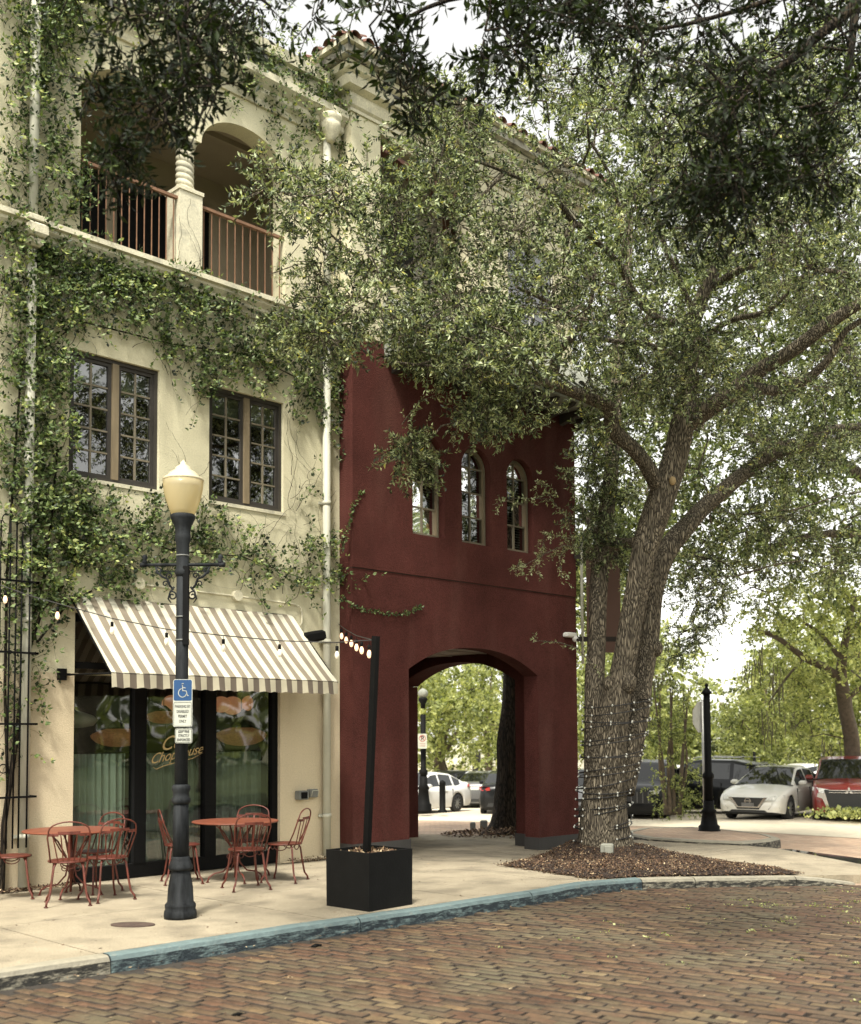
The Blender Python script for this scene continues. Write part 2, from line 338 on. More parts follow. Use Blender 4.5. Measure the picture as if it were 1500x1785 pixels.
M['barkd'] = barkmat('dark_oak_bark', (.010, .008, .006), (.06, .044, .028), 10)
M['barkfar'] = mat('far_bark', (.085, .065, .045), .95, var=.4, vs=10, bump=.5, bs=20)
OAK = [(0, (.010, .016, .008)), (.25, (.035, .052, .022)), (.48, (.15, .19, .085)), (.74, (.36, .41, .21)), (.965, (.60, .63, .40)), (1, (.6, .56, .14))]  # near-black to pale spread puts canopy shade and leaf glints into the colour
M['leaf'] = leafmat('oak_leaf', OAK, .45, .22, spec=.4)
M['leafbacklit'] = leafmat('backlit_overhead_leaf', [(0, (.005, .008, .003)), (.5, (.011, .018, .005)), (.9, (.026, .042, .010)), (1, (.06, .085, .018))], .5, .2, spec=.22)  # same oak green, darkened in colour to imitate backlit undersides
M['leafivy'] = leafmat('vine_leaf', [(0, (.007, .012, .005)), (.35, (.026, .044, .014)), (.62, (.10, .15, .045)), (.94, (.23, .29, .11)), (1, (.34, .37, .12))], .45, .2, spec=.35)  # wide dark-to-bright range paints light and shade contrast into the vine leaves
M['leaffar'] = leafmat('sunlit_far_leaf', [(0, (.05, .065, .022)), (.3, (.22, .255, .10)), (.7, (.38, .41, .18)), (1, (.55, .56, .28))], .6, .45)  # sunlight and the shade inside far crowns are painted into these leaf colours
M['leafmid'] = leafmat('mid_leaf', [(0, (.02, .03, .012)), (.5, (.14, .18, .075)), (1, (.42, .46, .22))], .5, .35, spec=.3)
M['litter'] = leafmat('leaf_litter', [(0, (.035, .018, .010)), (.5, (.11, .06, .032)), (.85, (.23, .15, .08)), (1, (.5, .4, .25))], .85, 0)
M['glass'] = glassmat('window_glass', (.5, .55, .5), .13)
M['doorglass'] = glassmat('door_glass', (.80, .85, .80), .09)
M['brickside'] = mat('brick_side_dirt', (.040, .029, .021), .95, var=.4, vs=20)
M['brick_one'] = brickmat('street_brick_single', 'obj'); M['brick_many'] = brickmat('street_brick_joined', 'att')
# ================================================================ GROUND
def gsheet(name, xs, ys, k, m, kind='structure', parent=None):
    V = [(x, y, k+zg(x, y)) for x in xs for y in ys]; n = len(ys)
    F = [(i*n+j, (i+1)*n+j, (i+1)*n+j+1, i*n+j+1) for i in range(len(xs)-1) for j in range(n-1)]
    o = rawmesh(name, V, F, m, parent)
    if kind and parent is None: tag(o, kind=kind)
    return o
XB = [10.8, 15.8, 35.8]; YB = [15, 40]
def rng(a, b, extra, step):
    s = {a, b}|{e for e in extra if a < e < b}
    x = a
    while x < b: s.add(round(x, 3)); x += step
    return sorted(s)
gsheet('ground', rng(-300, 420, XB, 60), rng(-300, 420, YB, 60), -.30, M['gnd'])
def clip(poly, ax, c, keep):      # keep side: +1 -> coord>=c
    out = []
    for i in range(len(poly)):
        a, b = poly[i], poly[(i+1) % len(poly)]
        da, db = (a[ax]-c)*keep, (b[ax]-c)*keep
        if da >= 0: out.append(a)
        if (da > 0 > db) or (da < 0 < db):
            t = da/(da-db); out.append((a[0]+(b[0]-a[0])*t, a[1]+(b[1]-a[1])*t))
    return out
def slab(poly, top, th, m, name, parent, mi=0):
    P = [(p[0], p[1]) for p in poly]
    b = MB(); n = len(P)
    vs = [(x, y, top+zg(x, y)) for x, y in P]+[(x, y, top-th+zg(x, y)) for x, y in P]
    tri = tessellate_polygon([[Vector((x, y, 0)) for x, y in P]])
    b.add(vs, [tuple(t) for t in tri]+[(i, (i+1) % n, n+(i+1) % n, n+i) for i in range(n)])
    return b.build(name, m, parent)
# ---- brick street: bed slab + bricks
street = gsheet('brick_street', rng(-12, 22, XB, 2), rng(-3.2, 9.2, YB, 2), -.135, M['grout'])
RD = radians(99.0); U = (cos(RD), sin(RD)); Vd = (sin(RD), -cos(RD))    # U along a brick, Vd across the courses
KERB = [(-6, 8.32), (3.75, 8.30), (4.89, 8.26), (6.4, 8.28), (7.87, 8.17), (9.96, 8.14), (11.0, 8.2), (11.9, 8.2), (12.7, 7.93), (13.6, 7.58), (14.5, 7.28), (15.16, 7.05), (16.6, 6.3), (17.6, 5.0)]
def kerb_y(x):
    for a, b in zip(KERB, KERB[1:]):
        if a[0] <= x <= b[0]: return a[1]+(b[1]-a[1])*(x-a[0])/(b[0]-a[0])
    return -99
bl, bw, gap = .213, .098, .008
cand = []
for i in range(-60, 260):
    for j in range(-40, 60):
        u = j*(bl+gap)+(.5*(bl+gap) if i % 2 else 0)+random.uniform(-.018, .018)+.04*sin(i*.7); v = i*(bw+gap)+random.uniform(-.003, .003)
        x, y = U[0]*u+Vd[0]*v+2, U[1]*u+Vd[1]*v+2
        if y > kerb_y(x)-.06-bl*.45 or y < .2: continue
        px, py, d = scr((x, y, -.108+zg(x, y)))
        if d < 4 or px < -70 or px > 1580 or py > 1850 or d > 22: continue
        cand.append((d, x, y))
cand.sort()
def brick_verts(seed):
    R = random.Random(seed); x, y = bl/2, bw/2; b = .0035; v = []
    for z, q in ((-.04, 0), (-.004, 0), (0, b)):
        for sx, sy in ((-1, -1), (1, -1), (1, 1), (-1, 1)):
            v.append((sx*(x-q-R.uniform(0, .006)), sy*(y-q-R.uniform(0, .004)), z+R.uniform(-.0015, .0015)))
    f = [(8, 9, 10, 11)]+[(k*4+i, k*4+(i+1) % 4, k*4+4+(i+1) % 4, k*4+4+i) for k in (0, 1) for i in range(4)]
    return v, f
bmesh_v = []
for s in range(10):
    v, f = brick_verts(s); me = bpy.data.meshes.new('brick'); me.from_pydata(v, [], f); me.materials.append(M['brick_one']); me.materials.append(M['brickside']); me.polygons.foreach_set('material_index', [0]+[1]*8); bmesh_v.append(me)
def bsink(x, y): return -.006+.010*sin(x*.8+y*.5)*sin(y*.9-x*.4)+random.gauss(0, .0035)
for k, (d, x, y) in enumerate(cand[:295]):
    o = link('brick', bmesh_v[k % 10], street); o.location = (x, y, -.108+zg(x, y)+bsink(x, y))
    o.rotation_euler = (random.gauss(0, .02), random.gauss(0, .012), RD+random.gauss(0, .012)+(pi if k % 3 == 0 else 0))
VV, FF, AA = [], [], []
vb = [brick_verts(s) for s in range(10)]; Fq = np.array(vb[0][1])
for k, (d, x, y) in enumerate(cand[295:]):
    v = np.array(vb[k % 10][0]); a = RD+random.gauss(0, .012); c, s = cos(a), sin(a)
    tx, ty = random.gauss(0, .018), random.gauss(0, .012)
    z = v[:, 2]+v[:, 1]*tx-v[:, 0]*ty+(-.108+zg(x, y)+bsink(x, y))
    VV.append(np.stack([v[:, 0]*c-v[:, 1]*s+x, v[:, 0]*s+v[:, 1]*c+y, z], 1)); FF.append(Fq+12*k); AA.append(np.full(12, random.random()))
bo_ = tag(rawmesh('bricks', np.concatenate(VV), np.concatenate(FF), [M['brick_many'], M['brickside']], street, np.concatenate(AA)), kind='stuff'); bo_.data.polygons.foreach_set('material_index', np.tile(np.array([0]+[1]*8, dtype=np.int32), len(cand)-295))
# ---- cross street beyond the corner, parking lot
M['street2'] = plainbrick('far_brick_paving', (.36, .24, .17), (.47, .35, .26), (.30, .23, .17), 2.6); M['farwalk'] = mat('far_walk', (.55, .49, .37), .9, var=.1)
gsheet('cross_street', rng(15.0, 23.9, XB, 1), rng(2, 70, YB, 4), -.125, M['street2'])
gsheet('far_path', rng(23.4, 26.4, XB, 2), rng(-6, 75, YB, 4), -.118, M['farwalk'])
gsheet('parking_lot', rng(26.2, 82, XB, 6), rng(-20, 90, YB, 6), -.13, M['asph'])
gsheet('lawn', rng(-30, 60, XB, 8), rng(-60, -3.2, YB, 8), -.05, M['grass'])
# ---- sidewalk of separate concrete slabs
SW = [(-6, 8.47), (3.8, 8.47), (6.4, 8.45), (8.2, 8.36), (9.96, 8.30), (11.0, 8.36), (11.9, 8.36), (12.78, 8.08), (13.7, 7.73), (14.55, 7.43), (15.2, 7.2), (16.1, 6.9), (16.6, 6.85), (17.15, 7.7), (18.0, 8.9), (18.75, 10.0), (18.8, 10.7), (18.45, 12.4), (17.4, 15.4), (16.85, 17.5), (16.6, 20), (-6, 20)]
sidewalk = gsheet('sidewalk', rng(-6, 15.6, XB, 2), [8.5, 12, 15, 20], -.09, M['grout'])
cuts = [-6, 1.1, 2.85, 4.6, 7.0, 9.0, 10.79, 12.0, 13.6, 15.0, 15.8, 17.2, 19.2]; ycut = [6, 10.35, 12.42, 15, 20.1]
for a, b in zip(cuts, cuts[1:]):
    for c, d in zip(ycut, ycut[1:]):
        g = .009
        q = clip(clip(clip(clip(SW, 0, a+g, 1), 0, b-g, -1), 1, c+g, 1), 1, d-g, -1)
        if len(q) >= 3:
            if c >= 12.4 and b <= 10.8: continue
            slab(q, random.uniform(-.002, .002), .14, M['concrete'], 'concrete_slab', sidewalk)
gsheet('building_floor', rng(-6, 10.79, XB, 3), [12.42, 15.2], -.012, M['concrete'])
# ---- kerb: blocks, blue paint in front of the cafe
def kerbmat(name, paint, top):
    m = mat(name, paint, .7, var=.18, vs=7, bump=.4, bs=50, stain=((.22, .21, .17), 14, .58, .7)); t = m.node_tree; N = t.nodes; L = t.links
    b = N['Principled BSDF']; src = b.inputs['Base Color'].links[0].from_socket
    g = N.new('ShaderNodeNewGeometry'); s = N.new('ShaderNodeSeparateXYZ'); L.new(g.outputs['Normal'], s.inputs[0])
    n = N.new('ShaderNodeTexNoise'); n.inputs['Scale'].default_value = 9; n.inputs['Detail'].default_value = 12; n.inputs['Roughness'].default_value = .72; mp = N.new('ShaderNodeMapping'); mp.inputs['Scale'].default_value = (1, 1, 4); L.new(g.outputs['Position'], mp.inputs[0]); L.new(mp.outputs[0], n.inputs[0])
    r = N.new('ShaderNodeValToRGB'); r.color_ramp.elements[0].position = .36; r.color_ramp.elements[1].position = .52; L.new(n.outputs['Fac'], r.inputs[0])
    r2 = N.new('ShaderNodeValToRGB'); r2.color_ramp.elements[0].position = .25; r2.color_ramp.elements[0].color = (1, 1, 1, 1); r2.color_ramp.elements[1].position = .75; r2.color_ramp.elements[1].color = (0, 0, 0, 1); L.new(s.outputs[2], r2.inputs[0])
    mu = N.new('ShaderNodeMath'); mu.operation = 'MULTIPLY'; L.new(r.outputs[0], mu.inputs[0]); L.new(r2.outputs[0], mu.inputs[1])
    mx = N.new('ShaderNodeMix'); mx.data_type = 'RGBA'; L.new(mu.outputs[0], mx.inputs[0]); L.new(src, mx.inputs[6]); mx.inputs[7].default_value = top+(1,); L.new(mx.outputs[2], b.inputs['Base Color']); return m
M['kblue'] = kerbmat('blue_kerb_paint', (.125, .175, .175), (.012, .020, .026)); M['kgrey'] = kerbmat('bare_kerb', (.29, .265, .20), (.018, .017, .014))
kerb = bpy.data.objects.new('kerb', None); COL.objects.link(kerb); tag(kerb, kind='structure')
segs = [(-6, 2.9, 0), (2.9, 4.62, 0), (4.62, 7.25, 1), (7.25, 9.75, 1), (9.75, 11.95, 1), (11.95, 12.75, 0), (12.75, 14.35, 0), (14.35, 15.35, 0)]
for a, b, blue in segs:
    n = max(2, int((b-a)/.35)); R = []; mb = MB(); xs = [a+.006+(b-a-.012)*i/n for i in range(n+1)]
    for i, x in enumerate(xs):
        y = kerb_y(x); y2 = kerb_y(x+.05); tx, ty = .05, y2-y; l = sqrt(tx*tx+ty*ty); nx, ny = -ty/l, tx/l
        z = zg(x, y); tp = 0.006-(.10*max(0, (x-14.6)/.75) if x > 14.6 else 0)+random.uniform(-.003, .003)
        prof = [(.0, -.22), (.005, -.13), (.012, tp-.045), (.035, tp-.012), (.065, tp), (.158, tp), (.158, -.22)]
        R += [(x+nx*o_, y+ny*o_, z+h_) for o_, h_ in prof]
    k = 7
    fs = [(i*k+j, (i+1)*k+j, (i+1)*k+(j+1) % k, i*k+(j+1) % k) for i in range(n) for j in range(k)]+[tuple(range(k)), tuple(n*k+j for j in reversed(range(k)))]
    mb.add(R, fs, 0, False); mb.build('kerb_stone', M['kblue' if blue else 'kgrey'], kerb)
# ---- planting bed with mulch
BED = [(11.72, 10.39), (11.45, 9.4), (11.2, 8.42), (11.9, 8.36), (12.78, 8.08), (13.7, 7.73), (14.5, 7.43), (14.9, 7.5), (15.25, 8.3), (15.9, 9.6), (16.35, 11.2), (16.4, 12.2), (15.4, 12.3), (14.2, 11.6), (13.0, 10.95)]
TREE = (15.25, 11.23)
def inside(p, poly):
    c = False; n = len(poly)
    for i in range(n):
        a, b = poly[i], poly[i-1]
        if (a[1] > p[1]) != (b[1] > p[1]) and p[0] < (b[0]-a[0])*(p[1]-a[1])/(b[1]-a[1])+a[0]: c = not c
    return c
def edged(p, poly):
    m = 9
    for i in range(len(poly)):
        a, b = poly[i], poly[i-1]; dx, dy = b[0]-a[0], b[1]-a[1]; t = max(0, min(1, ((p[0]-a[0])*dx+(p[1]-a[1])*dy)/(dx*dx+dy*dy)))
        m = min(m, sqrt((p[0]-a[0]-dx*t)**2+(p[1]-a[1]-dy*t)**2))
    return m
def bedz(x, y):
    e = edged((x, y), BED); r = sqrt((x-TREE[0])**2+(y-TREE[1])**2)
    return zg(x, y)+.012+.05*min(1, e/.25)+.20*math.exp(-(r/.9)**2)*min(1, e/.3)+.012*sin(x*9)*sin(y*8)*min(1, e/.2)
V, F, idx = [], [], {}
st = .1
for i in range(int((16.6-11)/st)+1):
    for j in range(int((12.5-7.3)/st)+1):
        x, y = 11+i*st, 7.3+j*st
        if inside((x, y), BED): idx[i, j] = len(V); V.append((x, y, bedz(x, y)))
for (i, j) in idx:
    q = [(i, j), (i+1, j), (i+1, j+1), (i, j+1)]
    if all(t in idx for t in q): F.append([idx[t] for t in q])
bed = tag(rawmesh('planting_bed', V, F, M['mulch']), kind='structure')
def quads(name, P, A, B, mat_, parent=None, att=None, nrm=None, kind=None, fold=0.0):
    """flat lozenge leaves: P base, A axis*length, B side*halfwidth"""
    n = len(P); V = np.empty((n, 4, 3), np.float32)
    V[:, 0] = P; V[:, 1] = P+A*.45+B; V[:, 2] = P+A; V[:, 3] = P+A*.45-B
    if fold:
        N_ = np.cross(A, B); N_ /= (np.linalg.norm(N_, axis=1, keepdims=True)+1e-9); V[:, 1] += N_*fold*np.linalg.norm(B, axis=1, keepdims=True); V[:, 3] += N_*fold*np.linalg.norm(B, axis=1, keepdims=True)
    b = np.arange(n)*4; F = np.concatenate([np.stack([b, b+1, b+2], 1), np.stack([b, b+2, b+3], 1)])
    a = np.repeat(att if att is not None else RNG.random(n), 4)
    o = rawmesh(name, V.reshape(-1, 3), F, mat_, parent, a)
    return tag(o, kind=kind) if kind else o
def scatter(name, pts, smin, smax, mat_, up=.5, kind='stuff', label=None, cat=None, skew=1.0):
    P = np.array(pts); n = len(P); a = RNG.random(n)*2*pi; L_ = RNG.uniform(smin, smax, n)
    A = np.stack([np.cos(a), np.sin(a), RNG.normal(0, up, n)], 1)*L_[:, None]
    Bv = np.stack([-np.sin(a), np.cos(a), RNG.normal(0, up, n)], 1)*(L_*RNG.uniform(.15, .4, n))[:, None]
    o = quads(name, P, A, Bv, mat_, None, RNG.random(n)**skew, kind=kind)
    if label: tag(o, label, cat)
    return o
pts = []
while len(pts) < 34000:
    x, y = random.uniform(11, 16.6), random.uniform(7.3, 12.5)
    if inside((x, y), BED) or (edged((x, y), BED) < abs(random.gauss(0, .05)) and y > 8.3): pts.append((x, y, bedz(x, y)+random.uniform(0, .015)))
scatter('mulch_chips', pts, .010, .038, M['litter'], .45, skew=2.0)
pts = []
while len(pts) < 1500:      # dry leaves and crumbs lying on street and walk
    x, y = random.uniform(2, 17), random.uniform(3, 12.3)
    w = math.exp(-abs(y-kerb_y(x))/.12) if y < kerb_y(x) else .09+.5*math.exp(-(12.6-y)/.12)
    if random.random() < max(w, .06): pts.append((x, y, zg(x, y)+(.004 if y > kerb_y(x)+.1 else -.10)))
scatter('fallen_leaves', pts, .008, .04, M['litter'], .2, skew=.8)
pts = []
while len(pts) < 3000:
    x, y = random.uniform(3.5, 10.6), 12.66-abs(random.gauss(0, .07))
    if (x < 6.5 or x > 9.8): pts.append((x, y, .006+random.uniform(0, .03)))
scatter('dirt_along_wall', pts, .01, .04, M['litter'], .5, skew=2.2)
pts = []
for i in range(1700):
    x = random.uniform(4, 16); y = random.uniform(1.5, 6.8)
    if random.random() < max(.02, (x-6.5)/8)*(1 if sin(x*2.1+y*3.3) > 0 else .15):
        for k in range(8): pts.append((x+random.gauss(0, .02), y+random.gauss(0, .03), -.112+zg(x, y)))
P = np.array(pts); n = len(P); A = np.stack([RNG.normal(0, .5, n), RNG.normal(0, .5, n), np.ones(n)*.6], 1)*RNG.uniform(.01, .03, n)[:, None]
tag(quads('weeds', P, A, np.cross(A, RNG.normal(0, 1, (n, 3)))*.25, M['leaffar'], None, kind='stuff'), 'tiny green weeds growing in the brick joints', 'weeds')
# ---- brick-topped island across the walk
isl = thing('traffic_island', 'low kerbed island paved with brick under the black corner post', 'traffic island', (20, 12, zg(20, 12)-.13))
IP = [(18.35, 12.45), (18.45, 11.5), (18.72, 10.62), (19.5, 10.5), (20.15, 10.62), (20.9, 11.3), (21.4, 12.4), (21.6, 13.5), (20.6, 14.1), (19.0, 13.6)]
b = MB(); n = len(IP); c_ = (sum(p[0] for p in IP)/n, sum(p[1] for p in IP)/n); g = lambda p, s: (c_[0]+(p[0]-c_[0])*s, c_[1]+(p[1]-c_[1])*s)
vs = []
for s, h in ((1.01, -.2), (1.0, .03), (.98, .062), (.88, .064), (.87, .02)): vs += [(g(p, s)[0], g(p, s)[1], zg(*p)+h) for p in IP]
b.add(vs, [(k*n+i, k*n+(i+1) % n, (k+1)*n+(i+1) % n, (k+1)*n+i) for k in range(4) for i in range(n)]); b.build('kerb_ring', M['kgrey'], isl)
slab([g(p, .872) for p in IP], .056, .1, M['street2'], 'brick_top', isl)
# ---- puddle in the gutter
M['water'] = mat('puddle_water', (.04, .04, .035), .03, spec=1.0)
PU = [(18.8, 10.55), (18.9, 9.95), (18.2, 9.0), (17.3, 7.7), (16.8, 6.9), (17.8, 6.4), (18.6, 7.6), (19.2, 8.9), (19.75, 10.2), (19.5, 10.62)]
tag(slab(PU, -.1, .01, M['water'], 'puddle', None), kind='structure')
# ================================================================ CREAM BUILDING
YF = 12.7
def arch(cx, zs, R, n=14, rz=None):
    rz = rz or R; return [(cx+R*cos(pi*i/n), zs+rz*sin(pi*i/n)) for i in range(n+1)]
cb = thing('cream_building', 'cream stucco cafe building covered in climbing vine with arched balcony', 'building', (7, 12.7, 0))
A1, A2 = (7.28, 9.88, .72, 18, .50), (9.05, 9.88, .72, 18, .50)
H1 = [(6.56, 8.0), (9.77, 8.0)]+arch(*A2)+arch(*A1)
HW1 = [(6.45, 4.98), (7.71, 4.98), (7.71, 6.57), (6.45, 6.57)]; HW2 = [(8.48, 4.97), (9.74, 4.97), (9.74, 6.56), (8.48, 6.56)]
DOOR = [(6.56, .0), (9.69, .0), (9.69, 3.3), (6.56, 3.3)]
b = MB(); b.prism([(-6, 2.55), (10.79, 2.55), (10.79, 11.2), (-6, 11.2)], YF, YF+.3, 'Y', holes=[H1, HW1, HW2, [(6.56, 2.553), (9.69, 2.553), (9.69, 3.3), (6.56, 3.3)]])
b.build('wall', M['cream'], cb)
b = MB(); b.bb(-6, 6.56, YF, YF+.3, -.15, 2.55).bb(9.69, 10.79, YF, YF+.3, -.15, 2.55); b.build('lower_wall', M['creamlow'], cb)
# curved foot of the wall beside the right downpipe
b = MB(); b.prism([(9.70, .0), (10.75, 0), (10.62, .05), (9.95, .035)], 12.6, 12.69, 'Y'); b.build('wall_foot', M['creamlow'], cb)
def mould(name, x0, x1, prof, m, parent, y0=YF):     # prof: (out, z)
    b = MB(); n = len(prof); vs = [(x0, y0-o, z) for o, z in prof]+[(x1, y0-o, z) for o, z in prof]
    b.add(vs, [(i, (i+1) % n, n+(i+1) % n, n+i) for i in range(n)]+[tuple(range(n)), tuple(range(2*n-1, n-1, -1))]); return b.build(name, m, parent)
mould('belt_course', -6, 10.79, [(-.02, 7.66), (.03, 7.66), (.05, 7.72), (.09, 7.76), (.09, 7.80), (.15, 7.86), (.15, 7.90), (.20, 7.91), (.20, 7.975), (-.02, 7.99)], M['creamtrim'], cb)
mould('cornice', -6, 10.79, [(-.02, 10.78), (.04, 10.78), (.06, 10.86), (.12, 10.93), (.12, 11.0), (.24, 11.10), (.24, 11.2), (-.02, 11.2)], M['creamtrim'], cb)
mould('parapet', -6, 10.77, [(-.3, 11.2), (.10, 11.2), (.10, 11.52), (.16, 11.54), (.16, 11.72), (-.3, 11.74)], M['creamtrim'], cb)
# balcony: floor, ceiling, back wall, side walls, pier, twisted column, railings
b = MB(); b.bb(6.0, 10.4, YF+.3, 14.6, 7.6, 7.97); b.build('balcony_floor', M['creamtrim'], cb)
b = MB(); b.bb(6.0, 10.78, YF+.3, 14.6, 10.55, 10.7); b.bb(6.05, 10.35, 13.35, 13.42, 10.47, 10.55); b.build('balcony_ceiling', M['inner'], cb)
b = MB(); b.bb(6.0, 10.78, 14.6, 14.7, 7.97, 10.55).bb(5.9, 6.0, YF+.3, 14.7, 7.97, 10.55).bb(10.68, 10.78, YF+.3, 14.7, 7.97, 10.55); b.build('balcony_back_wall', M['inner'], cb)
for x0, x1 in ((onY(128, 372, 14.5).x-.5, onY(183, 372, 14.5).x), (onY(209, 372, 14.5).x, onY(298, 372, 14.5).x), (onY(335, 372, 14.5).x, onY(364, 372, 14.5).x)):
    b = MB(); b.bb(x0, x1, 14.5, 14.59, 7.98, 10.05); b.build('balcony_door', M['black'], cb)
b = MB(); b.bb(7.985, 8.345, YF-.012, YF+.32, 7.99, 9.12).bb(7.97, 8.36, YF-.03, YF+.335, 9.12, 9.17); b.build('pier', M['creamtrim'], cb)
col = MB(); n1, n2 = 110, 28; vs = []
for i in range(n1+1):
    z = 9.2+(9.80-9.2)*i/n1
    for k in range(n2):
        a = 2*pi*k/n2; r = .108*(1+.17*abs(sin(a+z*38))**.8) ; vs.append((8.165+r*cos(a), YF+.15+r*sin(a), z))
col.add(vs, [(i*n2+k, i*n2+(k+1) % n2, (i+1)*n2+(k+1) % n2, (i+1)*n2+k) for i in range(n1) for k in range(n2)], 0, True)
col.lathe([(.16, 9.17), (.165, 9.19), (.13, 9.21)], (8.165, YF+.15, 0), 24).lathe([(.12, 9.79), (.145, 9.81), (.12, 9.83), (.162, 9.86), (.162, 9.895)], (8.165, YF+.15, 0), 24)
col.build('twisted_column', M['creamtrim'], cb)
for x0, x1, nb in ((6.56, 7.99, 13), (8.345, 9.77, 11)):
    r = MB(); r.bb(x0, x1, YF+.03, YF+.085, 8.99, 9.03); rl = r.build('railing', M['rail'], cb); r = MB(); r.bb(x0, x1, YF+.045, YF+.07, 8.03, 8.055); r.build('bottom_rail', M['rail'], rl)
    for i in range(nb):
        x = x0+(x1-x0)*(i+.5)/nb; q = MB(); q.bb(x-.006, x+.006, YF+.05, YF+.062, 8.055, 8.99); q.build('baluster', M['rail'], rl)
# upper windows
def sash(par, x0, x1, z0, z1, y, cols, rows):
    fr = MB(); w = .045
    fr.bb(x0, x0+w, y, y+.05, z0, z1).bb(x1-w, x1, y, y+.05, z0, z1).bb(x0+w, x1-w, y, y+.05, z0, z0+w).bb(x0+w, x1-w, y, y+.05, z1-w, z1)
    s = fr.build('sash', M['winframe'], par); X0, X1, Z0, Z1 = x0+w, x1-w, z0+w, z1-w; m = MB()
    for i in range(1, cols): x = X0+(X1-X0)*i/cols; m.bb(x-.011, x+.011, y+.006, y+.04, Z0, Z1)
    for j in range(1, rows): z = Z0+(Z1-Z0)*j/rows; m.bb(X0, X1, y+.009, y+.037, z-.011, z+.011)
    m.build('muntin', M['muntin'], par)
    for i in range(cols):
        for j in range(rows):
            q = MB(); t = random.gauss(0, .006); xa, xb = X0+(X1-X0)*i/cols, X0+(X1-X0)*(i+1)/cols; za, zb = Z0+(Z1-Z0)*j/rows, Z0+(Z1-Z0)*(j+1)/rows
            q.add([(xa, y+.024-t*.2, za), (xb, y+.024+t*.2, za), (xb, y+.024+t*.2+random.gauss(0, .001), zb), (xa, y+.024-t*.2, zb)], [(0, 1, 2, 3)]); q.build('pane', M['glass'], par)
    return s
def cafe_window(x0, x1, z0, z1, lab):
    b = MB(); y = YF+.05; w = .05; xm = (x0+x1)/2+.02
    b.bb(x0, x0+w, y, y+.1, z0, z1).bb(x1-w, x1, y, y+.1, z0, z1).bb(x0+w, x1-w, y, y+.1, z0, z0+w).bb(x0+w, x1-w, y, y+.1, z1-w, z1)
    wn = b.build('window', M['winframe'], cb); wn['label'] = lab
    b = MB(); b.bb(xm-.045, xm+.045, y-.012, y+.1, z0+w, z1-w); b.build('mullion', M['winwood'], wn)
    b = MB(); b.bb(x0-.02, x1+.02, YF-.02, YF+.05, z0-.05, z0-.002); b.build('sill', M['creamtrim'], wn)
    for a, c in ((x0+w, xm-.045), (xm+.045, x1-w)): 
        o = sash(wn, a, c, z0+w, z1-w, y+.02, 2, 5)
    b = MB(); b.bb(x0+w, x1-w, y+.2, y+.21, z1-.36, z1-.02); b.build('blind', M['blind'], wn)
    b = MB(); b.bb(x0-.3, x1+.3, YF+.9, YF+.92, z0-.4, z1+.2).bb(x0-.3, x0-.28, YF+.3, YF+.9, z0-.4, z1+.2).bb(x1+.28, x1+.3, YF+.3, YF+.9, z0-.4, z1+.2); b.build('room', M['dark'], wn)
cafe_window(6.45, 7.71, 4.98, 6.57, 'first floor window nearest the vine-covered downpipe')
cafe_window(8.48, 9.74, 4.97, 6.56, 'first floor window over the right half of the awning')
# doors
b = MB(); y = YF+.06
b.bb(6.56, 6.60, y, y+.1, 0, 3.3).bb(9.60, 9.69, y, y+.1, 0, 3.3).bb(6.6, 9.6, y, y+.1, 3.2, 3.3)
b.bb(6.6, 9.6, y, y+.1, 0, .17)
for px0, px1 in ((237, 258), (361, 380)):
    b.bb(onY(px0, 1400, YF).x, onY(px1, 1400, YF).x, y-.01, y+.1, .17, 3.2)
b.bb(6.6, 9.6, y+.01, y+.09, 2.62, 2.7)
dr = b.build('door', M['black'], cb)
xs = [6.6, onY(237, 1400, YF).x, onY(258, 1400, YF).x, onY(361, 1400, YF).x, onY(380, 1400, YF).x, 9.6]
for i in (0, 2, 4):
    b = MB(); t = random.gauss(0, .004); b.add([(xs[i], y+.05, .17), (xs[i+1], y+.05+t, .17), (xs[i+1], y+.05+t, 3.2), (xs[i], y+.05, 3.2)], [(0, 1, 2, 3)]); b.build('pane', M['doorglass'], dr)
# room behind the doors
b = MB(); M['roomwall'] = mat('room_wall', (.05, .045, .04), .9); M['roomfloor'] = mat('room_floor', (.06, .045, .035), .4)
b.bb(3, 10.6, 17.0, 17.1, 0, 3.4).bb(3, 3.1, 13.05, 17, 0, 3.4).bb(10.5, 10.6, 13.05, 17, 0, 3.4).bb(3, 10.6, 13, 17.1, 3.4, 3.5); b.build('room_wall', M['roomwall'], cb)
b = MB(); b.bb(3.1, 10.5, 13.0, 17, -.05, .02); b.build('room_floor', M['roomfloor'], cb)
cm = bpy.data.materials.new('sheer_curtain'); cm.use_nodes = True; t_ = cm.node_tree
pb = t_.nodes['Principled BSDF']; pb.inputs['Base Color'].default_value = (.27, .33, .27, 1); pb.inputs['Roughness'].default_value = .9
tt = t_.nodes.new('ShaderNodeBsdfTransparent'); mx = t_.nodes.new('ShaderNodeMixShader'); mx.inputs[0].default_value = .62
t_.links.new(tt.outputs[0], mx.inputs[1]); t_.links.new(pb.outputs[0], mx.inputs[2]); t_.links.new(mx.outputs[0], t_.nodes['Material Output'].inputs[0])
for i, (a, c) in enumerate(((6.62, 7.45), (7.72, 8.55), (8.78, 9.58))):
    b = MB(); n = 70; vs = []
    for j in range(n+1):
        x = a+(c-a)*j/n; o_ = .028*sin(j*.75+i)+.02*sin(j*.31)
        vs += [(x, 13.02+o_*.6, 1.56), (x+.01*sin(j*.4), 13.02+o_*1.4, .1)]
    b.add(vs, [(2*j, 2*j+2, 2*j+3, 2*j+1) for j in range(n)], 0, True); b.build('curtain', cm, dr, fix=False)
b = MB(); b.tube([(6.6, 13.02, 1.57), (9.6, 13.02, 1.57)], .009, 6); b.build('curtain_rod', M['black'], dr)
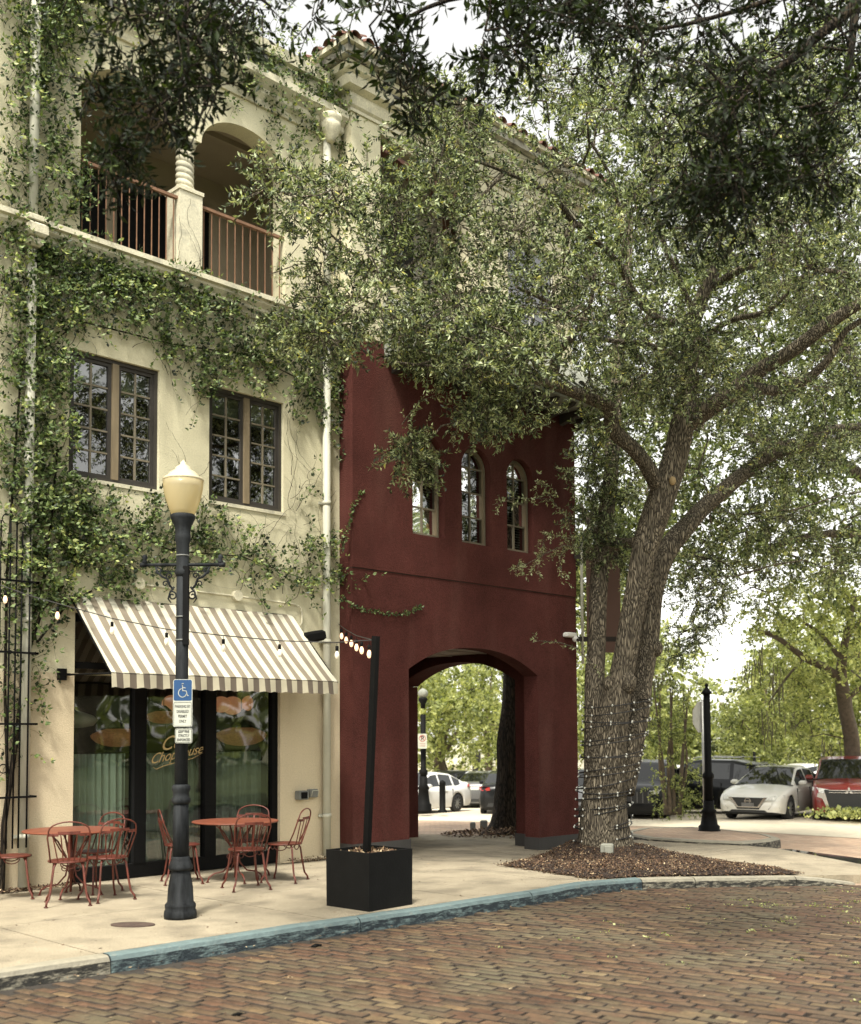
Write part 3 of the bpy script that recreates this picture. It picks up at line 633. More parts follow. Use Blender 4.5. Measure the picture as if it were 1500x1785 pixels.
# gilded lettering on the middle pane
M['gold'] = mat('gold_leaf_lettering', (.50, .36, .16), .4, metal=.3)
def text(s, size, m, parent, mw, name='lettering', extrude=.0006, shear=0.0, space=1.0, align='CENTER', bold=0.0):
    cu_ = bpy.data.curves.new(name, 'FONT'); cu_.body = s; cu_.size = size; cu_.extrude = extrude; cu_.shear = shear; cu_.align_x = align; cu_.align_y = 'CENTER'; cu_.space_character = space; cu_.offset = bold
    cu_.resolution_u = 3
    t = bpy.data.objects.new(name, cu_); COL.objects.link(t); dg = bpy.context.evaluated_depsgraph_get(); me = bpy.data.meshes.new_from_object(t.evaluated_get(dg)); bpy.data.objects.remove(t); bpy.data.curves.remove(cu_)
    me.materials.clear(); me.materials.append(m)
    for v in me.vertices: v.co = mw@v.co
    if parent is not None:
        q = parent; off = Vector((0, 0, 0))
        while q is not None: off = off+Vector(q.location); q = q.parent
        for v in me.vertices: v.co = v.co-off
    return link(name, me, parent)
def face(o, ux, uz):      # matrix with local x -> ux, local y -> uz
    ux = Vector(ux).normalized(); uz = Vector(uz).normalized(); n = ux.cross(uz)
    return Matrix(((ux.x, uz.x, n.x, o[0]), (ux.y, uz.y, n.y, o[1]), (ux.z, uz.z, n.z, o[2]), (0, 0, 0, 1)))
yt = y+.046
p = onY(297, 1296, yt); text('Co', .26, M['gold'], dr, face(p, (1, 0, .12), (0, 0, 1)), shear=.45)
p = onY(307, 1315, yt); text('Chophouse', .185, M['gold'], dr, face(p, (1, 0, .17), (0, 0, 1)), shear=.5, space=.93)
b = MB(); b.tube([onY(x_, y_, yt) for x_, y_ in ((266, 1337), (272, 1341), (285, 1335), (310, 1328), (335, 1322), (354, 1312))], [.002, .006, .007, .006, .006, .002], 5); b.build('lettering_swash', M['gold'], dr)
# things on the cream wall (parts of the building)
b = MB()
for px, py in ((239, 1018), (329, 1033), (410, 1039)):
    q = onY(px, py, YF); b2 = MB(); vs = [(q.x+.075*cos(2*pi*k/20), yy, q.z+.075*sin(2*pi*k/20)) for yy in (YF-.001, YF-.075) for k in range(20)]
    b2.add(vs, [(k, (k+1) % 20, 20+(k+1) % 20, 20+k) for k in range(20)]+[tuple(range(20, 40))]); b2.build('conduit_cap', M['creamtrim'], cb)
q = [onY(*t, YF-.03) for t in ((247, 1019), (410, 1039), (512, 1053), (523, 1058), (526, 1068), (526, 1086), (522, 1092))]
b = MB(); b.tube(q, .012, 6); b.build('conduit', M['creamtrim'], cb)
for i, (x, n_) in enumerate(((5.905, 0), (10.47, 1))):
    dp = thing('downpipe', 'pale downpipe half wrapped in vine beside the iron trellis' if i == 0 else 'white painted downpipe beside the dark red wall, with capital shaped collar', 'downpipe', (x, 12.62, 0), 0, 'downpipes on the cream wall')
    b = MB(); top = 10.75 if i else 11.0; b.tube([(x, 12.615, .04), (x, 12.615, 7.6)], .058, 14); b.tube([(x, 12.60, 7.9), (x, 12.60, top)], .058, 14); b.build('pipe', M['pipe'], dp)
    b = MB(); b.bbox((x, 12.56, 7.81), (.24, .26, .16), .03); b.bbox((x, 12.585, 7.68), (.17, .19, .12), .03); b.bbox((x, 12.58, 7.94), (.26, .28, .07), .01); b.build('collar', M['creamtrim'], dp)
    if i: 
        b = MB(); b.lathe([(.055, 10.64), (.07, 10.69), (.12, 10.76), (.15, 10.85), (.155, 10.91), (.142, 10.92), (.163, 10.95), (.172, 10.99), (.172, 11.03)], (x, 12.52, 0), 26); b.build('rain_head', M['creamtrim'], dp)
    for z in (.62, 3.15, 5.2):
        b = MB(); b.tube([(x, 12.615, z-.03), (x, 12.615, z+.03)], .066, 14); b.bb(x-.1, x+.1, 12.66, 12.69, z-.02, z+.02); b.build('strap', M['pipe'], dp)
ob = thing('outlet_box', 'two grey weatherproof electrical boxes on cream wall above the last cafe chair', 'electrical box', (10.1, 12.65, .9))
M['grey'] = mat('grey_box', (.16, .165, .15), .5, var=.2)
b = MB(); b.bbox((10.03, 12.64, .93), (.17, .10, .13), .012).bbox((10.24, 12.66, .95), (.15, .07, .12), .01); b.build('box', M['grey'], ob)
b = MB(); b.bbox((10.03, 12.582, .93), (.10, .02, .09), .005); b.build('cover', M['black'], ob)
b = MB(); b.tube([(10.18, 12.61, .91), (10.18, 12.58, .99), (10.29, 12.58, .99), (10.3, 12.61, .91)], .006, 5); b.build('handle', M['pipe'], ob)
sp = thing('wall_speaker', 'black wall speaker tilted down beside the striped awning', 'speaker', (10.03, 12.4, 3.2))
Ms = Matrix.Rotation(radians(-12), 3, 'Y')
b = MB(); b.bbox((0, 0, 0), (.36, .24, .15), .03); b.v = [tuple(Ms@Vector(v)+Vector((10.02, 12.42, 3.18))) for v in b.v]; b.build('cabinet', M['black'], sp)
b = MB(); b.bb(9.99, 10.05, 12.5, 12.69, 3.17, 3.23); b.build('bracket', M['black'], sp)
# ================================================================ AWNING
def stripemat(name, ax, period, off, c1, c2, dirt):
    m = bpy.data.materials.new(name); m.use_nodes = True; t = m.node_tree; N = t.nodes; L = t.links
    b = N['Principled BSDF']; b.inputs['Roughness'].default_value = .85
    tc = N.new('ShaderNodeTexCoord'); s = N.new('ShaderNodeSeparateXYZ'); L.new(tc.outputs['Object'], s.inputs[0])
    a = N.new('ShaderNodeMath'); a.operation = 'MULTIPLY_ADD'; a.inputs[1].default_value = 1/period; a.inputs[2].default_value = off; L.new(s.outputs[0], a.inputs[0])
    f = N.new('ShaderNodeMath'); f.operation = 'FRACT'; L.new(a.outputs[0], f.inputs[0])
    g = N.new('ShaderNodeMath'); g.operation = 'GREATER_THAN'; g.inputs[1].default_value = .5; L.new(f.outputs[0], g.inputs[0])
    mx = N.new('ShaderNodeMix'); mx.data_type = 'RGBA'; L.new(g.outputs[0], mx.inputs[0]); mx.inputs[6].default_value = tuple(c1)+(1,); mx.inputs[7].default_value = tuple(c2)+(1,)
    n = N.new('ShaderNodeTexNoise'); n.inputs['Scale'].default_value = 3.5; n.inputs['Detail'].default_value = 8; L.new(tc.outputs['Object'], n.inputs[0])
    r = N.new('ShaderNodeValToRGB'); r.color_ramp.elements[0].position = .3; r.color_ramp.elements[1].position = .65; r.color_ramp.elements[0].color = (dirt,)*3+(1,); L.new(n.outputs['Fac'], r.inputs[0])
    mu = N.new('ShaderNodeMix'); mu.data_type = 'RGBA'; mu.blend_type = 'MULTIPLY'; mu.inputs[0].default_value = 1; L.new(mx.outputs[2], mu.inputs[6]); L.new(r.outputs[0], mu.inputs[7]); L.new(mu.outputs[2], b.inputs['Base Color'])
    return m
aw = thing('striped_awning', 'cream and taupe striped fabric awning sloping over the cafe doors', 'awning', (8.2, 12.6, 2.4))
per = 3.33/19
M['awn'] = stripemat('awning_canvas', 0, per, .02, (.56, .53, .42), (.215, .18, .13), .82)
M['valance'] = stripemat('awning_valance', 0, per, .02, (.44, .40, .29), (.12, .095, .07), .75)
b = MB(); nx, ny = 60, 8; vs = []
for i in range(nx+1):
    for j in range(ny+1):
        x = 6.50+(9.86-6.50)*i/nx; t = j/ny; sag = .026*sin(pi*t)*(1+.5*sin(i*.9)+.4*sin(i*.37+1))+.006*sin(i*.6+t*5)
        vs.append((x-.03*t*(1-i/nx), 12.66-1.01*t, 3.50-.99*t-sag))
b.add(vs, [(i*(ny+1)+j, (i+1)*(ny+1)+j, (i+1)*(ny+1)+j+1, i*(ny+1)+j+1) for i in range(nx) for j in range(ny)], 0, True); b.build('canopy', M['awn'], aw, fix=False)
b = MB(); vs = []; nx = 76
for i in range(nx+1):
    x = 6.47+(9.86-6.47)*i/nx
    for j in range(3): vs.append((x, 11.648-.012*sin(i*.8)*j/2-.008*j, 2.508-.085*j+.004*sin(i*1.6)*j))
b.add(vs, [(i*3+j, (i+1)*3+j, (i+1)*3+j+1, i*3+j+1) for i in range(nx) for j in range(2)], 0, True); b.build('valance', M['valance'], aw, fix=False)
b = MB(); b.tube([(6.46, 11.66, 2.50), (9.87, 11.66, 2.50)], .014, 6); b.tube([(6.5, 12.67, 3.49), (9.87, 12.67, 3.49)], .014, 6)
for x in (6.47, 9.86): b.tube([(x, 11.66, 2.5), (x, 12.68, 2.53)], .012, 6); b.tube([(x, 11.66, 2.5), (x, 12.67, 3.49)], .012, 6)
b.build('frame', M['black'], aw)
b = MB(); b.bb(6.33, 6.44, 12.655, 12.69, 2.46, 2.60).bb(6.40, 6.48, 12.64, 12.66, 2.515, 2.545); b.build('bracket', M['black'], aw)
# ================================================================ DARK RED GATEHOUSE with cream upper storey and tiled roof
YR = 12.44
gh = thing('red_gatehouse', 'dark red stucco gatehouse with arched passage, cream upper storey and tiled roof', 'building', (13.5, 12.5, -.1))
ARC = [(13.505+1.555*u, 2.80+.40*(1-abs(u)**2.3)) for u in np.linspace(-1, 1, 27)]
def rw(x0, x1): 
    r = (x1-x0)/2; return [(x0, 4.92), (x1, 4.92)]+arch((x0+x1)/2, 6.54-r*1.0, r, 16)
RW = [(12.04, 12.75), (13.16, 13.87), (14.28, 14.98)]
b = MB(); z1 = 4.27
b.prism([(10.80, -.6), (11.95, -.6)]+ARC+[(15.06, -.6), (16.17, -.6), (16.17, z1-.013), (10.80, z1-.013)], YR-.014, YR+.3, 'Y'); b.build('lower_wall', M['red'], gh); b = MB(); b.bb(10.805, 16.165, YR-.010, YR+.2, z1-.012, z1-.001); b.build('wall_seam', M['rafter'], gh)
b = MB(); b.prism([(10.80, z1), (16.17, z1), (16.17, 7.8), (10.80, 7.8)], YR-.028, YR+.3, 'Y', holes=[rw(*w) for w in RW]); b.build('wall', M['red'], gh)
b = MB(); b.bb(10.80, 11.1, YR+.3, 13.2, -.6, 7.8).bb(15.66, 16.17, YR+.3, YR+1.02, -.6, 2.8); b.prism([(15.0+1.54*u, 2.79+.40*(1-abs(u)**2.3)) for u in np.linspace(-1, 1, 25)]+[(17.6, 2.79), (17.6, 7.8), (YR+.3, 7.8), (YR+.3, 2.79)], 15.66, 16.17, 'X')
b.bb(15.66, 16.17, 16.55, 17.6, -.7, 2.78).bb(10.8, 12.0, 17.3, 17.6, -.6, 3.4).bb(15.0, 15.66, 17.3, 17.6, -.6, 7.8).bb(12.0, 15.0, 17.3, 17.6, -.6, 7.8).bb(11.1, 11.95, YR+.3, 17.3, -.6, 3.4)  # unseen middle of the back wall closed off to darken the passage
b.build('side_wall', M['red'], gh)
b = MB(); b.bb(11.9, 15.7, YR+.3, 17.3, 3.32, 3.42); b.build('passage_ceiling', M['ceil'], gh)
for k in range(5): b = MB(); b.bb(11.96, 15.6, 13.2+k*.9, 13.25+k*.9, 3.30, 3.318); b.build('ceiling_batten', M['ceil'], gh)
for x0, x1, y0, y1, z0 in ((10.79, 11.97, YR-.03, YR+.31, 0.19), (15.04, 16.2, YR-.03, YR+.31, .0), (15.64, 16.19, YR+.31, YR+1.04, -.02)):
    b = MB(); b.bb(x0, x1, y0, y1, -.6, z0); b.build('plinth', M['redgrey'], gh)
for x0, x1 in RW:
    r = (x1-x0)/2; cx = (x0+x1)/2; zs = 6.54-r; y = YR+.10
    b = MB(); w = .06; inner = [(x0+w, 4.98), (x1-w, 4.98)]+arch(cx, zs, r-w, 16); b.prism([(x0+.002, 4.922), (x1-.002, 4.922)]+arch(cx, zs, r-.002, 16), y, y+.09, 'Y', holes=[inner])
    wn = b.build('arched_window', M['winwood'], gh)
    b = MB(); b.prism(inner_o := [(x0+.025, 4.945), (x1-.025, 4.945)]+arch(cx, zs, r-.025, 16), y-.015, y-.001, 'Y', holes=[[(x0+.05, 4.97), (x1-.05, 4.97)]+arch(cx, zs, r-.05, 16)]); b.build('trim', M['muntin'], wn)
    m = MB(); m.bb(cx-.012, cx+.012, y+.02, y+.06, 4.98, 6.48)
    zz_ = [5.30, 5.64, 5.98]; zz_ = [4.98+(zs-4.98+.08)*k/3.05 for k in (.98, 1.96, 2.94)]
    for z in zz_: m.bb(x0+w, x1-w, y+.023, y+.057, z-.012, z+.012)
    m.build('muntin', M['muntin'], wn)
    zl = [4.98]+zz_
    for k in range(4):
        for sx in (0, 1):
            xa, xb = (x0+w, cx) if sx == 0 else (cx, x1-w); t = random.gauss(0, .006); q = MB()
            if k < 3: P_ = [(xa, zl[k]), (xb, zl[k]), (xb, zl[k+1]), (xa, zl[k+1])]
            else:
                A_ = [p for p in arch(cx, zs, r-w, 16) if (p[0] <= cx+1e-6 if sx == 0 else p[0] >= cx-1e-6)]; P_ = [(xa, zl[3]), (xb, zl[3])]+A_
            q.add([(p[0], y+.04+(p[0]-cx)*t, p[1]) for p in P_], [tuple(range(len(P_)))]); q.build('pane', M['glass'], wn)
    sl_ = MB()
    for k in range(27): z = 5.0+k*.046; sl_.add([(x0+w, y+.12, z), (x1-w, y+.12, z), (x1-w, y+.16, z+.02), (x0+w, y+.16, z+.02)], [(0, 1, 2, 3)])
    o = sl_.build('blind_slats', M['blind'], wn, fix=False); o['kind'] = 'stuff'
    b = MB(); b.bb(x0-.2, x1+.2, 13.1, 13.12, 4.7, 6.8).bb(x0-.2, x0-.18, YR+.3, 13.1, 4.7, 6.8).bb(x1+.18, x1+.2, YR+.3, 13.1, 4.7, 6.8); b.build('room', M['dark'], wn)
# pent roof over the red wall
b = MB(); b.prism([(11.70, 7.55), (12.43, 7.55), (12.43, 8.45), (11.66, 7.80), (11.66, 7.62)], 11.45, 16.4, 'X'); b.build('pent_roof', M['roofgrey'], gh)
for k in range(11):
    b = MB(); x = 11.6+k*.46; b.prism([(11.78, 7.50), (12.438, 7.35), (12.438, 7.548), (11.74, 7.548)], x, x+.1, 'X'); b.build('rafter', M['rafter'], gh)
for i in range(16):
    b = MB(); x = 11.5+i*.31; vs = []
    for j, (yy, z) in enumerate(((11.60, 7.84), (12.44, 8.54))):
        for k in range(7): a = pi*k/6; vs.append((x+.14-.12*cos(a), yy, z-.03+.085*sin(a)))
    b.add(vs, [(k, k+1, 7+k+1, 7+k) for k in range(6)], 0, True); b.build('pan_tile', M['roofgrey'], gh, fix=False)
# upper cream storey
b = MB(); REC = [(11.41, 8.9), (13.4, 8.9), (13.4, 10.86), (11.41, 11.11)]; WU = [(14.4, 8.95), (15.75, 8.95), (15.75, 10.4), (14.4, 10.4)]
b.prism([(10.81, 7.803), (16.17, 7.803), (16.17, 11.8), (10.81, 11.8)], YR, YR+.3, 'Y', holes=[REC, WU]); b.bb(10.81, 11.1, YR+.3, 17.6, 7.803, 11.8); b.bb(15.87, 16.17, YR+.3, 17.6, 7.803, 11.8); b.build('upper_wall', M['cream'], gh)
b = MB(); b.bb(11.1, 13.7, YR+.9, YR+.95, 8.5, 11.3); b.build('recess_wall', mat('recess_grey_plaster', (.34, .32, .27), .9, var=.1, vs=2), gh)  # recess wall in one grey, darker than the cream front
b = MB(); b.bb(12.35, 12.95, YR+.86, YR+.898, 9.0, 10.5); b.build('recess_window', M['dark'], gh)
for i in range(4):
    b = MB(); vs = []; x = 11.62+i*.42
    for xx in (x-.24, x+.24):
        for k in range(9): a = pi*k/8; r = .15 if xx > x else .13; vs.append((xx, YR+.16-r*cos(a), 10.88-(xx-11.4)*.13+r*sin(a)))
    b.add(vs, [(k, k+1, 9+k+1, 9+k) for k in range(8)], 0, True); b.build('hood_tile', M['tile'], gh, fix=False)
b = MB(); b.bb(14.4, 15.75, YR+.1, YR+.16, 8.95, 10.4); uw = b.build('upper_window', M['white'], gh)
for i in range(2):
    for j in range(3):
        b = MB(); b.bb(14.48+i*.63, 15.04+i*.63, YR+.08, YR+.098, 9.03+j*.45, 9.43+j*.45); b.build('pane', M['glass'], uw)
# cornice (returns along the left side) and tiled roof
def ring_prof(x0, y0, x1, y1, prof, m, name):
    b = MB(); n = len(prof); vs = []
    for o, z in prof: vs.append((x0-o, y1, z))
    for o, z in prof: vs.append((x0-o, y0-o, z))
    for o, z in prof: vs.append((x1+o, y0-o, z))
    for o, z in prof: vs.append((x1+o, y1, z))
    b.add(vs, [(s*n+i, s*n+(i+1) % n, (s+1)*n+(i+1) % n, (s+1)*n+i) for s in range(3) for i in range(n)]+[tuple(range(n)), tuple(range(4*n-1, 3*n-1, -1))]); return b.build(name, m, gh)
ring_prof(10.81, YR, 16.17, 17.6, [(-.02, 11.22), (.03, 11.22), (.03, 11.27), (.07, 11.30), (.10, 11.40), (.10, 11.46), (.22, 11.50), (.24, 11.60), (.24, 11.64), (.31, 11.68), (.34, 11.76), (-.02, 11.78)], M['creamtrim'], 'cornice')
ring_prof(10.81, YR, 16.17, 17.6, [(.30, 11.78), (.45, 11.783), (.45, 11.89), (.30, 11.90)], M['peel'], 'eave_board')
ring_prof(10.81, YR, 16.17, 17.6, [(.28, 11.90), (.52, 11.904), (.52, 11.985), (.28, 11.985)], M['creamtrim'], 'fascia')
b = MB(); e = .53; cx0, cx1, cy = 13.3, 13.7, 15.0; zt = 13.0
vs = [(10.81-e, YR-e, 11.985), (16.17+e, YR-e, 11.985), (16.17+e, 17.6+e, 11.985), (10.81-e, 17.6+e, 11.985), (cx0, cy, zt), (cx1, cy, zt)]
b.add(vs, [(0, 1, 5, 4), (1, 2, 5), (2, 3, 4, 5), (3, 0, 4)]); b.build('roof', M['tile'], gh)
def rooftile(x, y, dx, dy, z, sl):
    b = MB(); vs = []; px_, py_ = -dy, dx
    for t, rr in ((-.05, .085), (.45, .07)):
        for k in range(8): a = pi*k/7; o_ = -cos(a)*rr; vs.append((x+dx*t+px_*o_, y+dy*t+py_*o_, z+sl*t+sin(a)*rr*.9))
    b.add(vs, [(k, k+1, 8+k+1, 8+k) for k in range(7)], 0, True); b.build('roof_tile', M['tile'], gh, fix=False)
for i in range(24):
    rooftile(10.40+i*.27, YR-e-.02, 0, 1, 11.96, .33)
for i in range(22): rooftile(10.81-e-.02, YR-e+.12+i*.27, 1, 0, 11.96, .33)
# banner sign bracketed off the right end of the red wall
bn = thing('hanging_banner', 'tall plain brown banner on wall brackets between the red wall and the oak', 'banner', (16.45, 12.1, 4))
M['bann'] = mat('brown_banner', (.125, .07, .052), .8, var=.08, vs=3)
A_, B_ = (16.22, 12.30), (16.75, 11.86)
def bar(p, q, z, h, w=.03): 
    b = MB(); d = Vector((q[0]-p[0], q[1]-p[1], 0)); l = d.length; b.box(((p[0]+q[0])/2, (p[1]+q[1])/2, z), (l, w, h), rz=atan2(d.y, d.x)); return b
bar((16.27, 12.26), B_, 4.22, 1.93, .012).build('cloth', M['bann'], bn)
bar((16.1, 12.40), (16.9, 11.76), 5.0, .07, .05).build('bracket', M['rafter'], bn); bar((16.1, 12.40), (16.8, 11.84), 3.5, .09, .05).build('bracket', M['rafter'], bn)
b = MB(); b.tube([(16.205, 12.312, 3.05), (16.205, 12.312, 5.35)], .026, 8); b.build('pole', M['pipe'], bn)
cmr = thing('security_camera', 'small white security camera on the red wall beside the banner bracket', 'camera', (15.92, 12.35, 3.53))
b = MB(); b.bbox((15.9, 12.36, 3.56), (.23, .13, .085), .02); b.build('housing', M['white'], cmr)
b = MB(); b.sphere((15.99, 12.31, 3.49), .055, 12, 8); b.build('dome', M['white'], cmr); b = MB(); b.sphere((15.985, 12.268, 3.475), .025, 8, 6); b.build('lens', M['black'], cmr)
# ================================================================ STREET LAMP
lx, ly = 6.06, 9.53
lm = thing('street_lamp', 'old fluted black street lamp with amber acorn globe and scrolled cross arms', 'street lamp', (lx, ly, 0))
L0 = (lx, ly, 0)
b = MB(); b.lathe([(.155, 0), (.16, .03), (.155, .075), (.145, .085), (.15, .12), (.15, .135), (.128, .16), (.12, .30), (.095, .44), (.085, .47)], L0, 28); b.lathe([(.09, .46), (.115, .475), (.12, .50), (.105, .53), (.10, .55), (.088, .57), (.088, .60)], L0, 28); b.build('base', M['lampmetal'], lm)
b = MB(); b.lathe([(.083, .60), (.074, 1.12)], L0, 32, flute=.10); b.lathe([(.08, 1.11), (.092, 1.13), (.092, 1.16), (.078, 1.18), (.078, 1.22), (.09, 1.25), (.09, 1.28), (.07, 1.30)], L0, 28); b.lathe([(.066, 1.30), (.060, 3.36)], L0, 32, flute=.08); b.build('post', M['lampmetal'], lm)
b = MB(); b.lathe([(.06, 3.35), (.075, 3.38), (.075, 3.41), (.062, 3.44), (.066, 3.68), (.078, 3.72), (.078, 3.76), (.072, 3.78), (.085, 3.86), (.12, 3.93), (.125, 3.96), (.11, 3.975)], L0, 28); b.build('capital', M['lampmetal'], lm)
m_ = bpy.data.materials.new('amber_globe'); m_.use_nodes = True; pb = m_.node_tree.nodes['Principled BSDF']; pb.inputs['Base Color'].default_value = (.80, .70, .45, 1); pb.inputs['Roughness'].default_value = .28; pb.inputs['Subsurface Weight'].default_value = .0; pb.inputs['Coat Weight'].default_value = .6
tl = m_.node_tree.nodes.new('ShaderNodeBsdfTranslucent'); tl.inputs[0].default_value = (.98, .88, .6, 1); mxx = m_.node_tree.nodes.new('ShaderNodeMixShader'); mxx.inputs[0].default_value = .55
tp = m_.node_tree.nodes.new('ShaderNodeBsdfTransparent'); tp.inputs[0].default_value = (1, .87, .6, 1); mx3 = m_.node_tree.nodes.new('ShaderNodeMixShader'); mx3.inputs[0].default_value = .22
LK = m_.node_tree.links.new; LK(pb.outputs[0], mxx.inputs[1]); LK(tl.outputs[0], mxx.inputs[2]); LK(mxx.outputs[0], mx3.inputs[1]); LK(tp.outputs[0], mx3.inputs[2]); LK(mx3.outputs[0], m_.node_tree.nodes['Material Output'].inputs[0])
b = MB(); b.lathe([(.108, 3.965), (.13, 4.01), (.157, 4.08), (.180, 4.16), (.194, 4.24), (.200, 4.31)], L0, 48, flute=.008); b.build('globe', m_, lm, fix=False)
m2_ = mat('globe_cap', (.60, .53, .36), .35, coat=.3)
b = MB(); b.lathe([(.200, 4.31), (.203, 4.325), (.195, 4.338), (.162, 4.352), (.155, 4.365), (.148, 4.378), (.115, 4.405), (.088, 4.418), (.080, 4.430), (.074, 4.448), (.045, 4.468), (.034, 4.475), (.03, 4.495), (.014, 4.51), (.001, 4.525)], L0, 36); b.build('globe_cap', m2_, lm)
b = MB(); b.lathe([(.05, 3.97), (.05, 4.06), (.035, 4.08), (.03, 4.14), (.045, 4.18), (.03, 4.25), (.001, 4.27)], L0, 12); b.build('bulb', M['pipe'], lm)
ad = Vector((6.28-5.70, 9.17-9.74, 0)); ad.normalize()      # arm direction, across the view
def AP_(t, z, o=0): return (lx+ad.x*t, ly+ad.y*t, z)
b = MB(); b.tube([AP_(-.395, 3.47), AP_(.395, 3.47)], .017, 6)
b.build('cross_arm', M['lampmetal'], lm)
for s in (-1, 1):
    q = MB(); q.tube([AP_(s*.36, 3.47), AP_(s*.42, 3.47)], .026, 8); q.lathe([(.02, 3.48), (.03, 3.50), (.016, 3.52), (.03, 3.545), (.02, 3.565), (.001, 3.575)], AP_(s*.375, 0), 10); q.build('finial', M['lampmetal'], lm)
    q = MB()
    def curl(c, r0_, a0, turns, n=16):
        pts_ = []
        for i in range(n+1): a = a0+turns*2*pi*i/n; r = r0_*(1-.75*i/n); pts_.append(AP_(s*(c[0]+r*cos(a)), c[1]+r*sin(a)))
        return pts_
    q.tube([AP_(s*.27, 3.455), AP_(s*.25, 3.40), AP_(s*.20, 3.35), AP_(s*.15, 3.33), AP_(s*.13, 3.27), AP_(s*.09, 3.22)], [.009, .012, .014, .013, .012, .01], 6)
    q.tube(curl((.245, 3.405), .04, 1.2, 1.1), .008, 5); q.tube(curl((.13, 3.36), .035, -.5, 1.1), .008, 5); q.tube(curl((.17, 3.28), .03, 2.5, -1.0), .007, 5); q.tube(curl((.10, 3.16), .045, 1.4, 1.2), .008, 5)
    q.tube([AP_(s*.07, 3.40), AP_(s*.12, 3.405), AP_(s*.24, 3.41)], .006, 5); q.tube([AP_(s*.08, 3.25), AP_(s*.12, 3.20), AP_(s*.14, 3.13), AP_(s*.11, 3.09)], [.012, .01, .009, .005], 5)
    q.build('scroll', M['lampmetal'], lm)
b = MB(); c = AP_(.045, 0); b.box((c[0]+.035*-f0.x*1.2, c[1]-.035*f0.y*1.2, 3.06), (.055, .05, .78), rz=radians(-45)); b.build('power_duct', M['black'], lm)
for z in (3.56, 3.39, 2.95, 2.72):
    b = MB(); b.tube([(lx, ly, z-.006), (lx, ly, z+.006)], .068, 16); b.build('strap', M['grey'], lm)
# parking sign strapped to the lamp
M['signblue'] = mat('sign_blue', (.008, .055, .16), .35, var=.08, vs=6); M['signwhite'] = mat('sign_white', (.46, .47, .40), .4, var=.08, vs=9); M['ink'] = mat('sign_ink', (.02, .02, .022), .5); M['alu'] = mat('bare_aluminium', (.42, .42, .40), .45, metal=.6, var=.15, vs=5)
sg = thing('parking_sign', 'blue and white disabled parking sign with a smaller fine plate on the lamp post', 'sign', (6.05, 9.4, 2))
su = Vector((sin(TH+.12), -cos(TH+.12), 0)); sn = Vector((su.y, -su.x, 0)); sn = -Vector((cos(TH+.12), sin(TH+.12), 0))
so_ = Vector((lx, ly, 0))+sn*.085+su*.018
def rrect(w, h, r, n=5):
    P_ = []
    for cx_, cy_, a0 in ((w/2-r, h/2-r, 0), (-w/2+r, h/2-r, pi/2), (-w/2+r, -h/2+r, pi), (w/2-r, -h/2+r, 1.5*pi)):
        for i in range(n+1): a = a0+pi/2*i/n; P_.append((cx_+r*cos(a), cy_+r*sin(a)))
    return P_
def plate(name, cx_, cz, w, h, r, m, parent, off=0.0, th=.002, O=None, Su=None, Sn=None, hole=None):
    O = O or so_; Su = Su or su; Sn = Sn or sn; b = MB(); P_ = rrect(w, h, r) if not isinstance(r, list) else r
    b.prism(P_, 0, th, 'Z', holes=[hole] if hole else ()); b.v = [tuple(O+Su*(v[0]+cx_)+Vector((0, 0, 1))*(v[1]+cz)+Sn*(off+v[2])) for v in b.v]
    return b.build(name, m, parent)
z0 = 2.095; pw, ph = .185, .465
plate('plate', 0, z0, pw, ph, .02, M['signwhite'], sg); plate('blue_panel', 0, z0+.125, pw-.012, .205, .016, M['signblue'], sg, .0025, .0008)
plate('border', 0, z0-.11, pw-.012, .235, .014, M['ink'], sg, .0025, .0006, hole=rrect(pw-.02, .227, .011))
# wheelchair symbol
def ink(pts_, r, m, par, name='symbol', O=None, Su=None, Sn=None, off=.0042):
    O = O or so_; Su = Su or su; Sn = Sn or sn; b = MB(); b.tube([O+Su*p[0]+Vector((0, 0, p[1]))+Sn*off for p in pts_], r, 4, smooth=False); 
    return b.build(name, m, par)
zc = z0+.115; ink([(-.002, zc+.078), (-.001, zc+.072)], .010, M['signwhite'], sg); ink([(-.003, zc+.06), (.0, zc+.005), (.033, zc+.002), (.045, zc-.045), (.058, zc-.042)], .0042, M['signwhite'], sg); ink([(.0, zc+.035), (.028, zc+.033)], .0036, M['signwhite'], sg)
ink([(-.003+.038*cos(a), zc-.015+.042*sin(a)) for a in np.linspace(radians(100), radians(345), 18)], .0042, M['signwhite'], sg)
for i, s in enumerate(('PARKING BY', 'DISABLED', 'PERMIT', 'ONLY')):
    text(s, .040, M['ink'], sg, face(so_+sn*.003+Vector((0, 0, z0-.035-.048*i)), su, (0, 0, 1)) @ Matrix.Scale(.66, 4, (1, 0, 0)), bold=.0008)
plate('fine_plate', .012, 1.775, .165, .145, .018, M['signwhite'], sg, .004); plate('border', .012, 1.775, .157, .137, .014, M['ink'], sg, .0065, .0006, hole=rrect(.147, .127, .010))
for i, s in enumerate(('$250   FINE', 'STRICTLY', 'ENFORCED')):
    text(s, .036, M['ink'], sg, face(so_+su*.012+sn*.0075+Vector((0, 0, 1.815-.040*i)), su, (0, 0, 1)) @ Matrix.Scale(.68 if i else .60, 4, (1, 0, 0)), bold=.001)
text('00', .018, M['ink'], sg, face(so_+su*.011+sn*.0075+Vector((0, 0, 1.823)), su, (0, 0, 1)) @ Matrix.Scale(.7, 4, (1, 0, 0)), bold=.0008)
